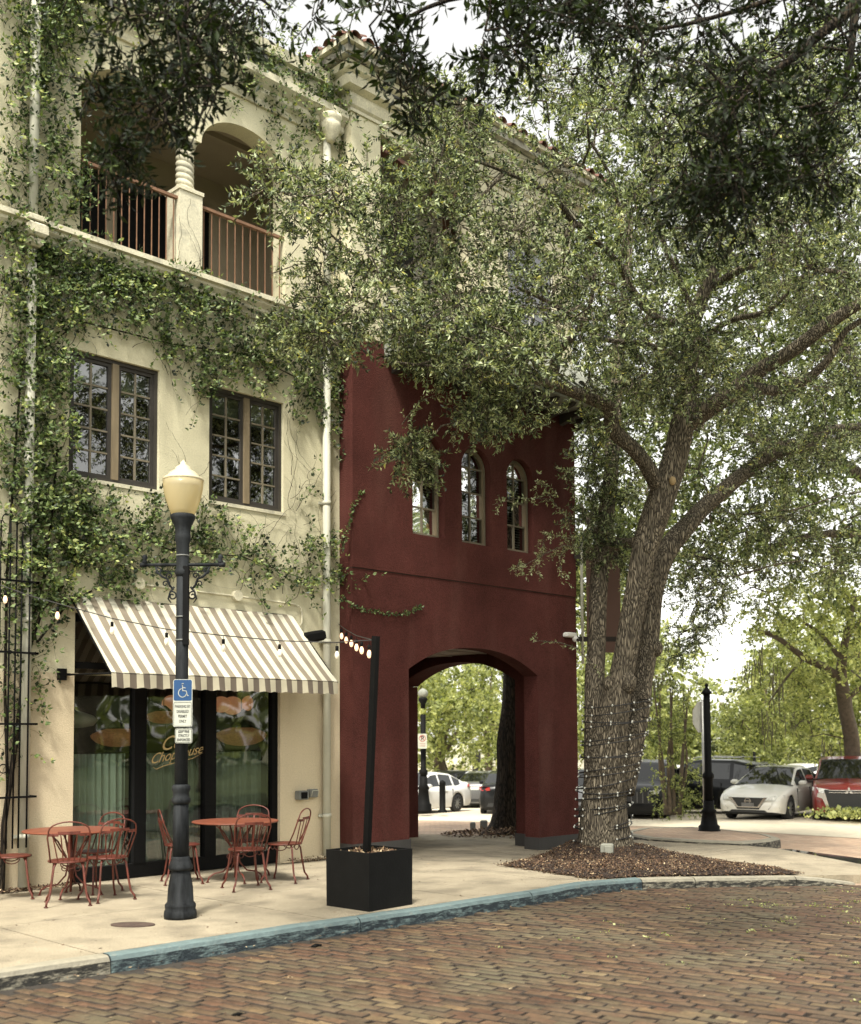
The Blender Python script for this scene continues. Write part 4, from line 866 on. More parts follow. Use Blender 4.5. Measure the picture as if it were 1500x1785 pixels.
# ================================================================ PLANTER WITH LEANING POST, string lights
pl = thing('planter_box', 'matt black cube planter at the kerb in front of the red wall', 'planter', (7.9, 8.78, 0))
pc = [(7.56, 8.45), (8.20, 8.49), (8.17, 9.12), (7.54, 9.09)]
def inset(P_, s): cx_ = sum(p[0] for p in P_)/4; cy_ = sum(p[1] for p in P_)/4; return [(cx_+(p[0]-cx_)*s, cy_+(p[1]-cy_)*s) for p in P_]
b = MB(); o1 = pc; i1 = inset(pc, .92); vs = [(x, y, .004) for x, y in o1]+[(x, y, .585) for x, y in inset(o1, 1.01)]+[(x, y, .585) for x, y in inset(i1, 1.0)]+[(x, y, .50) for x, y in i1]
b.add(vs, [(3, 2, 1, 0)]+[(k*4+i, k*4+(i+1) % 4, (k+1)*4+(i+1) % 4, (k+1)*4+i) for k in range(3) for i in range(4)]); b.build('box', mat('planter_black', (.004, .0042, .0042), .75, spec=.2, var=.3, vs=6, bump=.1), pl)
b = MB(); b.add([(x, y, .515) for x, y in i1], [(0, 1, 2, 3)]); b.build('soil', M['mulch'], pl)
pts = [(random.uniform(7.62, 8.12), random.uniform(8.55, 9.02), .52+random.random()*.05) for _ in range(500)]
scatter('planter_litter', pts, .02, .06, M['litter'], .5, skew=.6, label='dead leaves lying inside the black planter', cat='leaf litter')
pp = thing('light_post', 'leaning black square post standing in the planter and holding string lights', 'post', (7.83, 8.78, .5))
ptop = Vector((7.80, 8.60, 2.80)); pbot = Vector((7.84, 8.80, .50))
b = MB(); d = ptop-pbot; b.box((ptop+pbot)/2, (.062, .062, d.length), M=d.to_track_quat('Z', 'Y').to_matrix() @ Matrix.Rotation(radians(20), 3, 'Z')); b.build('post', M['black'], pp)
M['wire'] = mat('black_wire', (.015, .014, .013), .6); M['bulbglow'] = mat('lit_bulb', (.9, .6, .4), .2, emis=(1, .62, .35), es=.6)
M['bulbclear'] = mat('clear_bulb', (.75, .72, .62), .12, emis=(1, .8, .5), es=.12)
def bulb(parent, p, glow=True, s=1.0):
    b = MB(); b.tube([p, p+Vector((0, 0, -.045*s))], .003, 4); b.lathe([(.012, -.04*s), (.019*s, -.045*s), (.019*s, -.095*s), (.015*s, -.10*s)], p, 8); so__ = b.build('socket', M['black'], parent)
    b = MB(); b.lathe([(.012*s, -.10*s), (.024*s, -.13*s), (.027*s, -.155*s), (.018*s, -.185*s), (.001, -.195*s)], p, 10); b.build('glass_bulb', M['bulbglow'] if glow else M['bulbclear'], so__)
A, B = (4.9, 12.45), (7.80, 8.62)
pxy = [(-45, 996), (0, 1020), (50, 1038), (100, 1052), (195, 1078), (290, 1097), (390, 1108), (487, 1117), (585, 1120), (645, 1116), (652, 1116)]
w1 = thing('string_lights', 'string of bare bulbs running low past the striped awning to the post', 'string lights', (7, 10, 3))
b = MB(); b.tube([onV(x, y, A, B) for x, y in pxy], .006, 5); b.build('cable', M['wire'], w1)
for x, y in ((9, 1024), (100, 1052), (195, 1078), (290, 1097), (389, 1108), (487, 1117), (587, 1120)): bulb(w1, onV(x, y, A, B), x in (9, 100), .9)
A2_, B2_ = (10.70, 12.60), (7.81, 8.64)
w2 = thing('string_lights', 'short string of warm glowing bulbs sagging from wall corner to leaning post top', 'string lights', (9, 10, 3))
q = [(584, 1080), (592, 1090), (603, 1098), (612, 1103), (621, 1108), (632, 1111), (644, 1114), (652, 1116)]
b = MB(); b.tube([onV(x, y, A2_, B2_) for x, y in q], .006, 5); b.build('cable', M['wire'], w2)
for x, y in ((588, 1084), (595, 1092), (603, 1098), (612, 1103), (621, 1109), (630, 1113), (643, 1118)): bulb(w2, onV(x, y, A2_, B2_), True, .95)
# ================================================================ CAFE FURNITURE
def make_chair():
    t = thing('bistro_chair', 'x', 'chair', (0, 0, 0), 0, 'red iron bistro chairs at the cafe')
    b = MB(); b.lathe([(.001, .445), (.17, .445), (.19, .448), (.195, .458), (.19, .466), (.165, .462), (.001, .459)], n=24); b.build('seat', M['rust'], t, world=False)
    for sx, sy in ((1, 1), (-1, 1), (1, -1), (-1, -1)):
        q = MB(); q.tube([(sx*.115, sy*.115, .445), (sx*.135, sy*.135, .40), (sx*.15, sy*.15, .25), (sx*.165, sy*.165, .13), (sx*.172, sy*.172, .09), (sx*.195, sy*.195, .045), (sx*.20, sy*.20, .008)], .0105, 7); q.tube([(sx*.20, sy*.20, .002), (sx*.20, sy*.20, .010)], .02, 8); q.build('leg', M['rust'], t, world=False)
    for a in (0, pi/2, pi, 1.5*pi):
        q = MB(); pts_ = [Matrix.Rotation(a, 3, 'Z')@Vector((.14, .075*cos(k), .44+.0-.055*sin(k))) for k in np.linspace(0, pi, 9)]; q.tube(pts_, .006, 5); q.build('brace', M['rust'], t, world=False)
    # back hoop: rises from the seat's rear (-y)
    hp = [(-.165, -.10, .45), (-.18, -.17, .60), (-.195, -.215, .72), (-.185, -.235, .79)]; n = 10
    for i in range(1, n): a = pi*i/n; hp.append((-.185*cos(a), -.235-.02*sin(a), .79+.095*sin(a)))
    hp += [(.185, -.235, .79), (.195, -.215, .72), (.18, -.17, .60), (.165, -.10, .45)]
    q = MB(); q.tube(hp, .008, 6); q.build('back_hoop', M['rust'], t, world=False)
    q = MB(); pr = [(-.193, -.218, .735), (-.10, -.25, .765), (0, -.262, .775), (.10, -.25, .765), (.193, -.218, .735)]
    for p, r in zip(pr, pr[1:]): q.box((Vector(p)+Vector(r))/2, ((Vector(r)-Vector(p)).length+.004, .006, .03), rz=atan2(r[1]-p[1], r[0]-p[0]))
    q.build('crossbar', M['rust'], t, world=False)
    for i in range(5):
        x = -.12+.06*i; q = MB(); p0 = Vector((x*.8, -.165-.01*(2-abs(i-2)), .455)); p1 = Vector((x*1.25, -.262+.012*abs(i-2)**1.5*.5, .755)); q.box((p0+p1)/2, (.02 if i == 2 else .011, .005, (p1-p0).length), M=(p1-p0).to_track_quat('Z', 'Y').to_matrix()); q.build('slat', M['rust'], t, world=False)
    return t
def make_table():
    t = thing('bistro_table', 'x', 'table', (0, 0, 0), 0, 'round red cafe tables')
    b = MB(); b.lathe([(.001, .722), (.49, .716), (.522, .714), (.53, .724), (.525, .732), (.47, .735), (.001, .738)], n=48); b.build('tabletop', M['rusttop'], t, world=False)
    for k in range(4):
        R = Matrix.Rotation(pi/4+k*pi/2, 3, 'Z'); q = MB()
        q.tube([R@Vector(p) for p in ((.34, 0, .712), (.25, 0, .69), (.15, 0, .60), (.06, 0, .44), (.035, 0, .34), (.06, 0, .22), (.15, 0, .12), (.27, 0, .10), (.33, 0, .06), (.35, 0, .008))], .010, 7)
        q.tube([R@Vector(p) for p in ((.20, 0, .712), (.19, 0, .62), (.12, 0, .50), (.045, 0, .40))], .008, 6); q.tube([R@Vector((.35, 0, .002)), R@Vector((.35, 0, .01))], .02, 8)
        q.tube([R@Vector((.075+.03*cos(a), 0, .30+.03*sin(a))) for a in np.linspace(0, 2*pi, 12)], .006, 5, cap=False); q.build('leg', M['rust'], t, world=False)
    q = MB(); q.tube([(0, 0, .04), (0, 0, .71)], .014, 8); q.build('stem', M['rust'], t, world=False)
    return t
tb0 = make_table(); c0 = make_chair()
def onZ(x, y, z): r = ray(x, y); return EYE+r*((z-EYE.z)/r.z)
T1 = tuple(onZ(124, 1446, .735))[:2]; T2 = tuple(onZ(410, 1430.5, .735))[:2]
tb0.location = (T1[0], T1[1], .003); tb0['label'] = 'round red table in front of the pale pier left of the cafe doors'
tb1 = copy_tree(tb0); tb1.location = (T2[0], T2[1], .003); tb1.rotation_euler.z = .5; tb1['label'] = 'round red table before the right hand door pane, beyond the lamp post'
# (px of seat centre, py of feet) placed on the walk; facing angle of the sitter towards the table
CH = [((119, 1501), 'red chair nearest the street at the left table, its back towards us', T1),
      ((20, 1493), 'red chair in front of the iron trellis, turned to the left table', T1),
      ((165, 1485), 'red chair between the left table and the glass door', T1),
      ((186, 1495), 'red chair on the lamp post side of the left table', T1),
      ((317, 1473), 'red chair standing half behind the lamp post', T2),
      ((429, 1481), 'red chair nearest the street at the right hand table', T2),
      ((430, 1466), 'red chair between the right hand table and the door glass', T2),
      ((496, 1471), 'red chair seen in profile beneath the electrical boxes', T2)]
for i, ((px, py), lab, T) in enumerate(CH):
    o = c0 if i == 0 else copy_tree(c0); p = onZ(px, py, .455); o.location = (p.x, p.y, .004)
    a = atan2(T[1]-p.y, T[0]-p.x); o.rotation_euler.z = a-pi/2+(.05, .1, 0, -.2, .1, .15, .1, -.1)[i]; o.scale = (1.1, 1.1, 1.0); o['label'] = lab
# ---- iron trellis by the left downpipe
tr = thing('iron_trellis', 'dark iron wall trellis behind the left downpipe with vine trunk on it', 'trellis', (5.5, 12.6, 0))
for px, top in ((9, 905), (20, 905), (30, 925), (44, 920), (-8, 905)):
    x = onY(px+5, 1200, 12.52).x; zt_ = onY(px, top, 12.52).z; b = MB(); b.tube([(x, 12.52, .5 if px > 0 else .3), (x, 12.52, zt_)], .011, 5); b.build('upright', M['black'], tr)
for py in (1012, 1137, 1262, 1390):
    b = MB(); z = onY(20, py, 12.52).z; b.bb(5.35, 6.0, 12.49, 12.51, z-.012, z+.012).bb(5.96, 6.0, 12.49, 12.69, z-.012, z+.012); b.build('rail', M['black'], tr)
for px, py in ((12, 905), (37, 920)):
    p = onY(px, py, 12.52); b = MB(); b.tube([p+Vector((.055*cos(a)*(-1 if px > 20 else 1), 0, .06*sin(a))) for a in np.linspace(0, 4.6, 14)], .007, 5); b.build('scroll', M['black'], tr)
b = MB(); b.tube([onY(5, 1340, 12.5)+Vector((.05*cos(a), 0, .05*sin(a))) for a in np.linspace(0, 5.5, 14)], .007, 5); b.build('scroll', M['black'], tr)
# manhole cover
mh = thing('access_cover', 'rusty brown oval access cover set in the walk near the lamp base', 'manhole cover', (5.55, 9.47, 0))
p = onG(231, 1613); b = MB(); Pm = [(p.x+.21*cos(a)*.707+.10*sin(a)*.707, p.y-.21*cos(a)*.707+.13*sin(a)*.9) for a in np.linspace(0, 2*pi, 26)[:-1]]; b.prism(Pm, .002, .012, 'Z'); b.build('lid', mat('rusty_cover', (.07, .045, .035), .8, var=.4, vs=12, bump=.4), mh)
# ---- pendant lamps inside the cafe
M['woven'] = mat('woven_shade', (.34, .17, .07), .7, var=.4, vs=25, bump=.6, bs=120, emis=(1, .42, .15), es=.03)
wl = [(205, 1281, 13.7, .36, .20, 'first'), (285, 1247, 14.2, .27, .15, 'b'), (420, 1279, 13.7, .38, .22, 'c')]
labs = ['brown woven saucer lamp hanging behind the left door pane', 'brown woven saucer lamp hanging behind the middle door pane', 'largest woven saucer lamp hanging behind the right door pane']
for (px, py, Y, r, h, _), lab in zip(wl, labs):
    p = onY(px, py, Y); t = thing('pendant_lamp', lab, 'pendant lamp', tuple(p), 0, 'woven lamps seen through the cafe doors')
    b = MB(); b.lathe([(r*.42, h*.42), (r*.70, h*.26), (r*.93, h*.08), (r, -h*.06), (r*.96, -h*.24), (r*.80, -h*.5), (r*.55, -h*.7), (r*.25, -h*.8), (.001, -h*.82)], p, 26); b.build('shade', M['woven'], t); b = MB(); b.lathe([(.03, h*.95), (r*.22, h*.78), (r*.40, h*.5), (r*.44, h*.41)], p, 20); b.build('cap', M['black'], t)
    b = MB(); b.tube([p+Vector((0, 0, h*.6)), (p.x, p.y, 3.38)], .006, 5); b.build('cord', M['wire'], t)
M['paper'] = mat('orange_globe_shade', (.55, .22, .10), .6, emis=(1, .42, .2), es=.10)
gl = [(300, 1227, .16), (385, 1228, .15), (405, 1230, .17), (436, 1226, .15), (455, 1228, .15)]
gname = ['orange globe lamp left of the parking sign inside the cafe', 'orange globe lamp leftmost of the cluster over the right saucer lamp', 'large orange globe lamp second in the cluster behind the right pane', 'orange globe lamp third in the cluster behind the right pane', 'orange globe lamp nearest the right door frame']
for (px, py, r), lab in zip(gl, gname):
    p = onY(px, py, 14.6); t = thing('globe_lamp', lab, 'pendant lamp', tuple(p), 0, 'orange globe lamps inside the cafe'); b = MB(); b.sphere(p, r, 16, 10, sc=(1, 1, .85)); b.build('shade', M['paper'], t)
    b = MB(); b.tube([p+Vector((0, 0, r*.8)), (p.x, p.y, 3.38)], .006, 5); b.build('cord', M['wire'], t)
p = onY(135, 1253, 13.6); t = thing('pendant_lamp', 'pale seeded glass lamp at the far left edge of the door glass', 'pendant lamp', tuple(p)); b = MB(); b.lathe([(.03, .1), (.2, .04), (.26, -.02), (.2, -.09), (.05, -.12)], p, 20); b.build('shade', M['pipe'], t)
# ================================================================ TREES
def sprays(C, D, ln, k, l0, l1, wr=.17, spread=.9, droop=.15):
    """C centres (n,3), D directions (n,3): k leaves along each twig -> P, A, B arrays"""
    n = len(C); s = np.tile(np.linspace(.1, 1, k), n); c = np.repeat(C, k, 0); d = np.repeat(D, k, 0)
    P = c+d*(s*ln)[:, None]; P[:, 2] -= droop*ln*s*s
    r = RNG.normal(0, 1, (n*k, 3)); r -= d*(r*d).sum(1, keepdims=True); r /= np.linalg.norm(r, axis=1, keepdims=True)
    A = d*.55+r*spread; A[:, 2] -= .1; A /= np.linalg.norm(A, axis=1, keepdims=True); L_ = RNG.uniform(l0, l1, n*k)
    q = RNG.normal(0, 1, (n*k, 3)); q[:, 2] *= .5; Bv = np.cross(A, q+np.array([0, 0, 1.3])); Bv /= (np.linalg.norm(Bv, axis=1, keepdims=True)+1e-9)
    return P, A*L_[:, None], Bv*(L_*wr)[:, None]
def foliage(name, parent, C, R, nspr, k, l0, l1, mat_, ln=.32, wr=.2, flat=.75, rnd0=0.0, kind=None, twm=None, keep=None, core=.25):
    C = np.asarray(C, float); n = len(C); R = np.broadcast_to(np.asarray(R, float), (n,))
    c = np.repeat(C, nspr, 0); rr = np.repeat(R, nspr)
    v = RNG.normal(0, 1, (n*nspr, 3)); v[:, 2] *= flat; v /= np.linalg.norm(v, axis=1, keepdims=True)
    t = RNG.uniform(core, 1, n*nspr)**.7; O = c+v*(rr*t)[:, None]; O[:, 2] -= 0.1*rr*t
    D = v+RNG.normal(0, .55, v.shape); D[:, 2] -= .05; D /= np.linalg.norm(D, axis=1, keepdims=True)
    if keep is not None:
        m = np.array([keep(p) for p in O]); O = O[m]; D = D[m]; rr = rr[m]; t = t[m]; c = c[m]
    P, A, Bv = sprays(O, D, ln, k, l0, l1, wr)
    if keep is not None: mm = np.array([keep(p) for p in P]); P, A, Bv = P[mm], A[mm], Bv[mm]
    tone = np.repeat(RNG.normal(0, .12, len(O)), k)
    if keep is not None: tone = tone[mm]
    att = np.clip(RNG.random(len(P))*.85+tone+rnd0, 0, 1)
    o = quads(name, P, A, Bv, mat_, parent, att, fold=.5)
    if kind: o['kind'] = kind
    if twm:      # twigs of the sprays
        a = O-(O-c)*.45; b_ = O+D*ln*.9; b_[:, 2] -= .15*ln*.8; n_ = len(O); w = .004
        s1 = np.cross(b_-a, [0, 0, 1.0]); s1 /= (np.linalg.norm(s1, axis=1, keepdims=True)+1e-9); u1 = np.cross(s1, b_-a); u1 /= (np.linalg.norm(u1, axis=1, keepdims=True)+1e-9)
        V = np.empty((n_, 6, 3)); 
        for j, (cs, sn_) in enumerate(((1, 0), (-.5, .87), (-.5, -.87))): V[:, j] = a+(s1*cs+u1*sn_)*w*1.6; V[:, 3+j] = b_+(s1*cs+u1*sn_)*w*.7
        q = np.arange(n_)*6; F = np.concatenate([np.stack([q+j, q+(j+1) % 3, q+3+(j+1) % 3, q+3+j], 1) for j in range(3)])
        rawmesh('twigs', V.reshape(-1, 3), F, twm, parent)['kind'] = 'stuff'
    return o
def rough_tube(pts, rs, n=14, step=.14, amp=.05, seed=0, flare=None):
    """smooth path through pts with knobbly bark relief"""
    P = [Vector(p) for p in pts]; out = []; ro = []
    for i in range(len(P)-1):
        p0, p1, p2, p3 = P[max(i-1, 0)], P[i], P[i+1], P[min(i+2, len(P)-1)]; m = max(2, int((p2-p1).length/step))
        for j in range(m):
            t = j/m; out.append(.5*((2*p1)+(p2-p0)*t+(2*p0-5*p1+4*p2-p3)*t*t+(-p0+3*p1-3*p2+p3)*t**3)); ro.append(rs[i]+(rs[i+1]-rs[i])*t)
    out.append(P[-1]); ro.append(rs[-1]); b = MB(); b.tube(out, ro, n)
    R = random.Random(seed); ph = [R.uniform(0, 6) for _ in range(6)]
    for i in range(len(out)):
        for k in range(n):
            v = Vector(b.v[i*n+k]); a = 2*pi*k/n; c = out[i]; f = 1+amp*(sin(3*a+ph[0]+i*.31)+.8*sin(5*a+ph[1]-i*.23)+.7*sin(2*a+ph[2]+i*.6)+.6*sin(i*.9+ph[3]+a))
            if flare: f *= 1+flare*math.exp(-i*step/.22)*(1+.35*sin(4*a+ph[4]))
            b.v[i*n+k] = tuple(c+(v-c)*f)
    return b
def px_limb(path, n=14, amp=.05, seed=0, flare=None):      # (px,py,depth,width px)
    return rough_tube([atD(x, y, d) for x, y, d, w in path], [w/2*d/FOC for x, y, d, w in path], n, amp=amp, seed=seed, flare=flare)
def twigs_to(C, nodes, parent, mat_, name='branches', r0=.022, maxd=4.5, keep=None):
    N_ = np.array([tuple(p) for p in nodes]); b = MB(); pool = [Vector(p) for p in N_]
    C_ = sorted([Vector(c) for c in C], key=lambda c: min((c-p).length for p in pool))
    for c in C_:
        q = min(pool, key=lambda p: (c-p).length*(1.0 if p.z < c.z+.6 else 1.35)); l = (c-q).length
        if l > maxd: pool.append(c); continue
        j = lambda s: Vector((random.gauss(0, s), random.gauss(0, s), random.gauss(0, s*.7)))
        p1 = q+(c-q)*.35+j(l*.12)+Vector((0, 0, l*.06)); p2 = q+(c-q)*.7+j(l*.08)+Vector((0, 0, l*.05)); r = min(r0, .007+l*.011)
        b.tube([q, p1, p2, c], [r, r*.8, r*.6, r*.35], 5, cap=False); pool += [c, p2, p1]
    o = b.build(name, mat_, parent, fix=False); o['kind'] = 'stuff'; return o
def walldepth(x, y):
    """depth at which the ray meets the fronts of the buildings"""
    r = ray(x, y); best = 99
    for Y, x0, x1 in ((12.7, -9, 10.8), (11.6, 10.8, 16.4)):
        t = Y/r.y; X = r.x*t
        if x0 <= X <= x1: best = min(best, t)
    return best
def polyblobs(polys, wall=True):
    C, R = [], []
    for poly, n, d0, d1, r in polys:
        xs = [p[0] for p in poly]; ys = [p[1] for p in poly]; k = 0; tries = 0
        while k < n and tries < n*60:
            tries += 1; x, y = random.uniform(min(xs), max(xs)), random.uniform(min(ys), max(ys))
            if not inside((x, y), poly): continue
            d = random.uniform(d0, d1); rr = r*random.uniform(.6, 1.3)
            if wall: 
                w = walldepth(x, y)-.35-rr*.5
                if d > w: d = min(w, d0+random.random()*max(0.1, w-d0)) if w > 5 else d
            C.append(tuple(atD(x, y, d))); R.append(rr); k += 1
    return C, R
def notwall(p): return not ((p[1] > 12.35 and p[0] < 10.9 and p[2] < 11.9) or (p[1] > 11.75 and 10.7 < p[0] < 16.9 and p[2] < 12.6 and p[1] > (11.5 if p[2] > 7.3 else 12.05)))
oak = thing('live_oak', 'large three-stemmed live oak with string lights on its trunk beside the red wall', 'tree', (15.25, 11.23, zg(15.25, 11.23)+.1))
D0 = 18.3
limbs = [
 [(1052, 1500, D0, 90), (1051, 1440, D0, 80), (1052, 1380, D0, 76), (1060, 1310, D0, 66), (1071, 1240, D0, 52), (1083, 1180, D0, 44), (1096, 1100, D0, 39), (1114, 1000, D0, 42), (1135, 920, D0, 46), (1157, 860, D0, 48), (1175, 800, D0, 43), (1190, 735, D0, 40), (1197, 680, D0+.2, 34), (1202, 610, D0+.3, 29), (1212, 550, D0+.4, 26), (1240, 480, D0+.4, 23), (1272, 430, D0+.3, 18), (1330, 395, D0, 13), (1420, 370, D0-.3, 8)],
 [(1044, 1370, D0+.1, 56), (1037, 1270, D0+.3, 38), (1037, 1180, D0+.5, 33), (1041, 1090, D0+.7, 31), (1044, 1000, D0+.9, 29), (1056, 900, D0+1.2, 27), (1066, 800, D0+1.6, 25), (1072, 700, D0+2, 24), (1080, 600, D0+2.2, 20), (1092, 480, D0+2.3, 15), (1100, 380, D0+2.3, 10)],
 [(1078, 1380, D0+.2, 56), (1103, 1270, D0+.5, 44), (1121, 1180, D0+.8, 37), (1131, 1100, D0+1, 36), (1141, 1020, D0+1.1, 35), (1163, 960, D0+1.2, 35), (1205, 908, D0+1.4, 32), (1250, 863, D0+1.6, 28), (1300, 822, D0+1.9, 25), (1350, 787, D0+2.2, 27), (1400, 775, D0+2.4, 27), (1440, 750, D0+2.6, 15), (1500, 742, D0+2.8, 10)],
 [(1192, 745, D0, 34), (1230, 715, D0-.2, 33), (1280, 680, D0-.5, 29), (1330, 640, D0-.8, 27), (1390, 605, D0-1.1, 25), (1450, 560, D0-1.4, 22), (1500, 530, D0-1.7, 19), (1560, 500, D0-2, 14)],
 [(1300, 668, D0-.6, 19), (1350, 682, D0-.7, 18), (1400, 665, D0-.9, 16), (1445, 625, D0-1.2, 14), (1475, 575, D0-1.4, 11), (1520, 550, D0-1.6, 8)],
 [(1155, 862, D0, 30), (1128, 815, D0-.2, 27), (1098, 778, D0-.3, 26), (1072, 755, D0-.4, 26), (1064, 735, D0-.5, 25), (1060, 710, D0-.6, 24), (1030, 695, D0-.8, 22), (990, 680, D0-1.1, 20), (955, 668, D0-1.5, 16), (900, 655, D0-2.2, 12), (840, 645, D0-3, 9), (760, 640, D0-3.8, 7), (690, 632, D0-4.4, 4)],
 [(957, 670, D0-1.4, 20), (966, 640, D0-1.4, 18), (974, 610, D0-1.5, 15), (1000, 585, D0-1.6, 11), (1030, 520, D0-1.8, 9), (1040, 440, D0-2, 6)],
 [(884, 650, D0-2.3, 9), (877, 610, D0-2.5, 11), (865, 575, D0-2.6, 9), (820, 560, D0-3, 8), (760, 575, D0-3.4, 6), (700, 560, D0-3.9, 4)],
 [(1205, 560, D0+.3, 14), (1155, 560, D0-.3, 12), (1110, 520, D0-.6, 14), (1085, 470, D0-.9, 12), (1060, 440, D0-1.2, 9), (1000, 390, D0-2, 13), (985, 430, D0-2.1, 10)],
 [(1000, 390, D0-2, 12), (960, 340, D0-2.4, 8), (880, 300, D0-3, 6), (800, 270, D0-3.6, 4)],
 [(1245, 500, D0+.2, 15), (1290, 470, D0-.2, 13), (1350, 455, D0-.6, 11), (1430, 470, D0-1, 9), (1510, 480, D0-1.3, 7)],
 [(1300, 412, D0, 12), (1340, 350, D0-.3, 10), (1400, 320, D0-.6, 8), (1470, 280, D0-1, 6)],
 [(1105, 945, D0+.5, 16), (1075, 945, D0+.9, 15), (1040, 930, D0+1.6, 12), (1010, 880, D0+2.2, 8)],
 [(1215, 560, D0+.3, 12), (1180, 480, D0, 10), (1150, 400, D0-.4, 8), (1130, 300, D0-.8, 6), (1100, 200, D0-1.2, 4)],
 [(880, 300, D0-3, 6), (700, 470, D0-4, 5), (600, 430, D0-4.6, 4), (500, 320, D0-5.2, 3)],
 [(840, 645, D0-3, 6), (700, 560, D0-4, 5), (620, 520, D0-4.6, 4), (520, 520, D0-5.2, 3)],
 [(1200, 640, D0-.1, 12), (1130, 600, D0-.9, 9), (1050, 590, D0-1.8, 8), (980, 540, D0-2.6, 7), (900, 500, D0-3.2, 5)],
 [(1210, 600, D0, 12), (1270, 560, D0-.8, 10), (1340, 540, D0-1.5, 8), (1400, 480, D0-2, 6)],
 [(1090, 460, D0-1.2, 9), (1080, 380, D0-1.8, 8), (1060, 300, D0-2.2, 6), (1010, 220, D0-2.6, 5)],
]
nodes = []
for i, L_ in enumerate(limbs):
    o = px_limb(L_, 20 if i < 3 else 12, .045 if i < 3 else .06, i, .5 if i == 0 else None).build('trunk' if i < 3 else 'limb', M['bark'], oak, fix=False)
    if i > 2 or True:
        for a, b_ in zip(L_, L_[1:]):
            for t in (0, .5): 
                x, y, d = [a[j]+(b_[j]-a[j])*t for j in range(3)]
                if y < 880: nodes.append(atD(x, y, d))
b = MB()      # healed cuts and burls
for (x, y, d, r) in ((1093, 1190, D0-.14, .15), (1064, 1192, D0-.02, .12), (1171, 838, D0-.16, .09), (1143, 1130, D0+.85, .12), (1128, 955, D0-.13, .11), (1137, 1020, D0+1.0, .1)):
    c = atD(x, y, d); b = MB(); b.sphere(c, r, 12, 8, sc=(1, 1, 1.25)); b.build('burl', M['bark'], oak)
M['cut'] = mat('cut_wood', (.36, .26, .13), .8, var=.2, vs=20); b = MB(); b.sphere(atD(1172, 838, D0-.24), .055, 10, 8, sc=(1, 1, 1.3)); b.build('pruned_knot', M['cut'], oak)
POLY = [
 ([(715, 300), (760, 190), (840, 130), (940, 90), (1050, 70), (1200, 80), (1200, 560), (1050, 600), (960, 560), (800, 560), (720, 560)], 92, 13.5, 18.5, .52),
 ([(1150, 60), (1500, 60), (1540, 560), (1380, 560), (1250, 420), (1150, 460)], 62, 14.5, 19.5, .55),
 ([(430, 300), (520, 275), (640, 260), (700, 300), (690, 420), (690, 600), (620, 590), (560, 570), (520, 470), (490, 370)], 14, 12.2, 14.2, .30),
 ([(500, 330), (700, 330), (690, 500), (560, 560)], 8, 12.4, 14.5, .30),
 ([(640, 560), (900, 560), (1000, 600), (1000, 650), (900, 645), (760, 630), (700, 615)], 30, 13.2, 16, .28),
 ([(480, 540), (610, 560), (620, 640), (600, 650), (520, 620)], 7, 12.6, 13.6, .24),
 ([(690, 660), (820, 680), (870, 700), (840, 745), (780, 735), (710, 720)], 4, 13.6, 15, .17),
 ([(700, 740), (760, 760), (750, 810), (710, 830), (700, 790)], 4, 14.2, 15, .15),
 ([(820, 700), (960, 710), (980, 690), (900, 745), (850, 760)], 4, 14.4, 15.6, .15),
 ([(1010, 560), (1240, 560), (1200, 700), (1080, 720), (1010, 690)], 26, 16, 20, .42),
 ([(1210, 440), (1540, 440), (1540, 760), (1400, 760), (1330, 700), (1250, 720)], 34, 16.5, 22, .44),
 ([(1215, 700), (1540, 700), (1540, 960), (1420, 1010), (1320, 1070), (1215, 1070), (1190, 960)], 56, 19.5, 23, .46),
 ([(1180, 1000), (1260, 1040), (1220, 1150), (1160, 1160)], 7, 19.5, 22, .26),
 ([(1010, 740), (1080, 720), (1130, 860), (1090, 960), (1010, 960)], 20, 20.5, 24, .38),
]
C_, R_ = polyblobs(POLY)
foliage('crown', oak, C_, R_, 20, 26, .046, .084, M['leaf'], ln=.34, wr=.18, twm=M['bark'], keep=notwall)
twigs_to(C_, nodes, oak, M['bark'])
# thin hanging sprays drawn one by one over the red wall
spr = [[(1010, 955), (985, 950), (950, 965), (915, 985), (900, 985)], [(1000, 960), (990, 905), (960, 870), (900, 868), (858, 880)], [(905, 978), (898, 1000)], [(960, 870), (945, 840), (932, 843)], [(985, 950), (975, 975), (980, 1010)], [(1000, 940), (950, 930), (935, 1000)],
       [(1006, 1130), (975, 1120), (940, 1117), (928, 1120)], [(1005, 1130), (1040, 1165), (1060, 1180)], [(440, 297), (480, 300), (560, 320), (640, 380)], [(470, 478), (520, 460), (600, 470)], [(700, 740), (730, 700), (780, 680)], [(790, 780), (800, 730), (830, 690)], [(960, 745), (930, 735), (980, 700)], [(690, 820), (710, 780), (740, 740)]]
sp_c, sp_d = [], []
for path in spr:
    w0 = min(walldepth(*path[len(path)//2])-.45, 18.0); pts_ = [atD(x, y, w0-.25*i) for i, (x, y) in enumerate(path)]
    b = MB(); b.tube(pts_, [.010-.0065*i/(len(pts_)-1) for i in range(len(pts_))], 5, cap=False); b.build('twig', M['bark'], oak, fix=False)
    sparse = path[0][1] > 1100
    for a, b_ in zip(pts_, pts_[1:]):
        n = max(2, int((b_-a).length/(.15 if sparse else .055)))
        for j in range(n): sp_c.append(a+(b_-a)*(j/n)+Vector([random.gauss(0, .012 if sparse else .045) for _ in range(3)])); sp_d.append(tuple(((b_-a).normalized()+Vector([random.gauss(0, .6) for _ in range(3)])).normalized()))
P, A, Bv = sprays(np.array([tuple(p) for p in sp_c]), np.array(sp_d), .15, 9, .035, .068, .17); quads('hanging_leaves', P, A, Bv, M['leaf'], oak, RNG.uniform(.3, .97, len(P)), fold=.5)
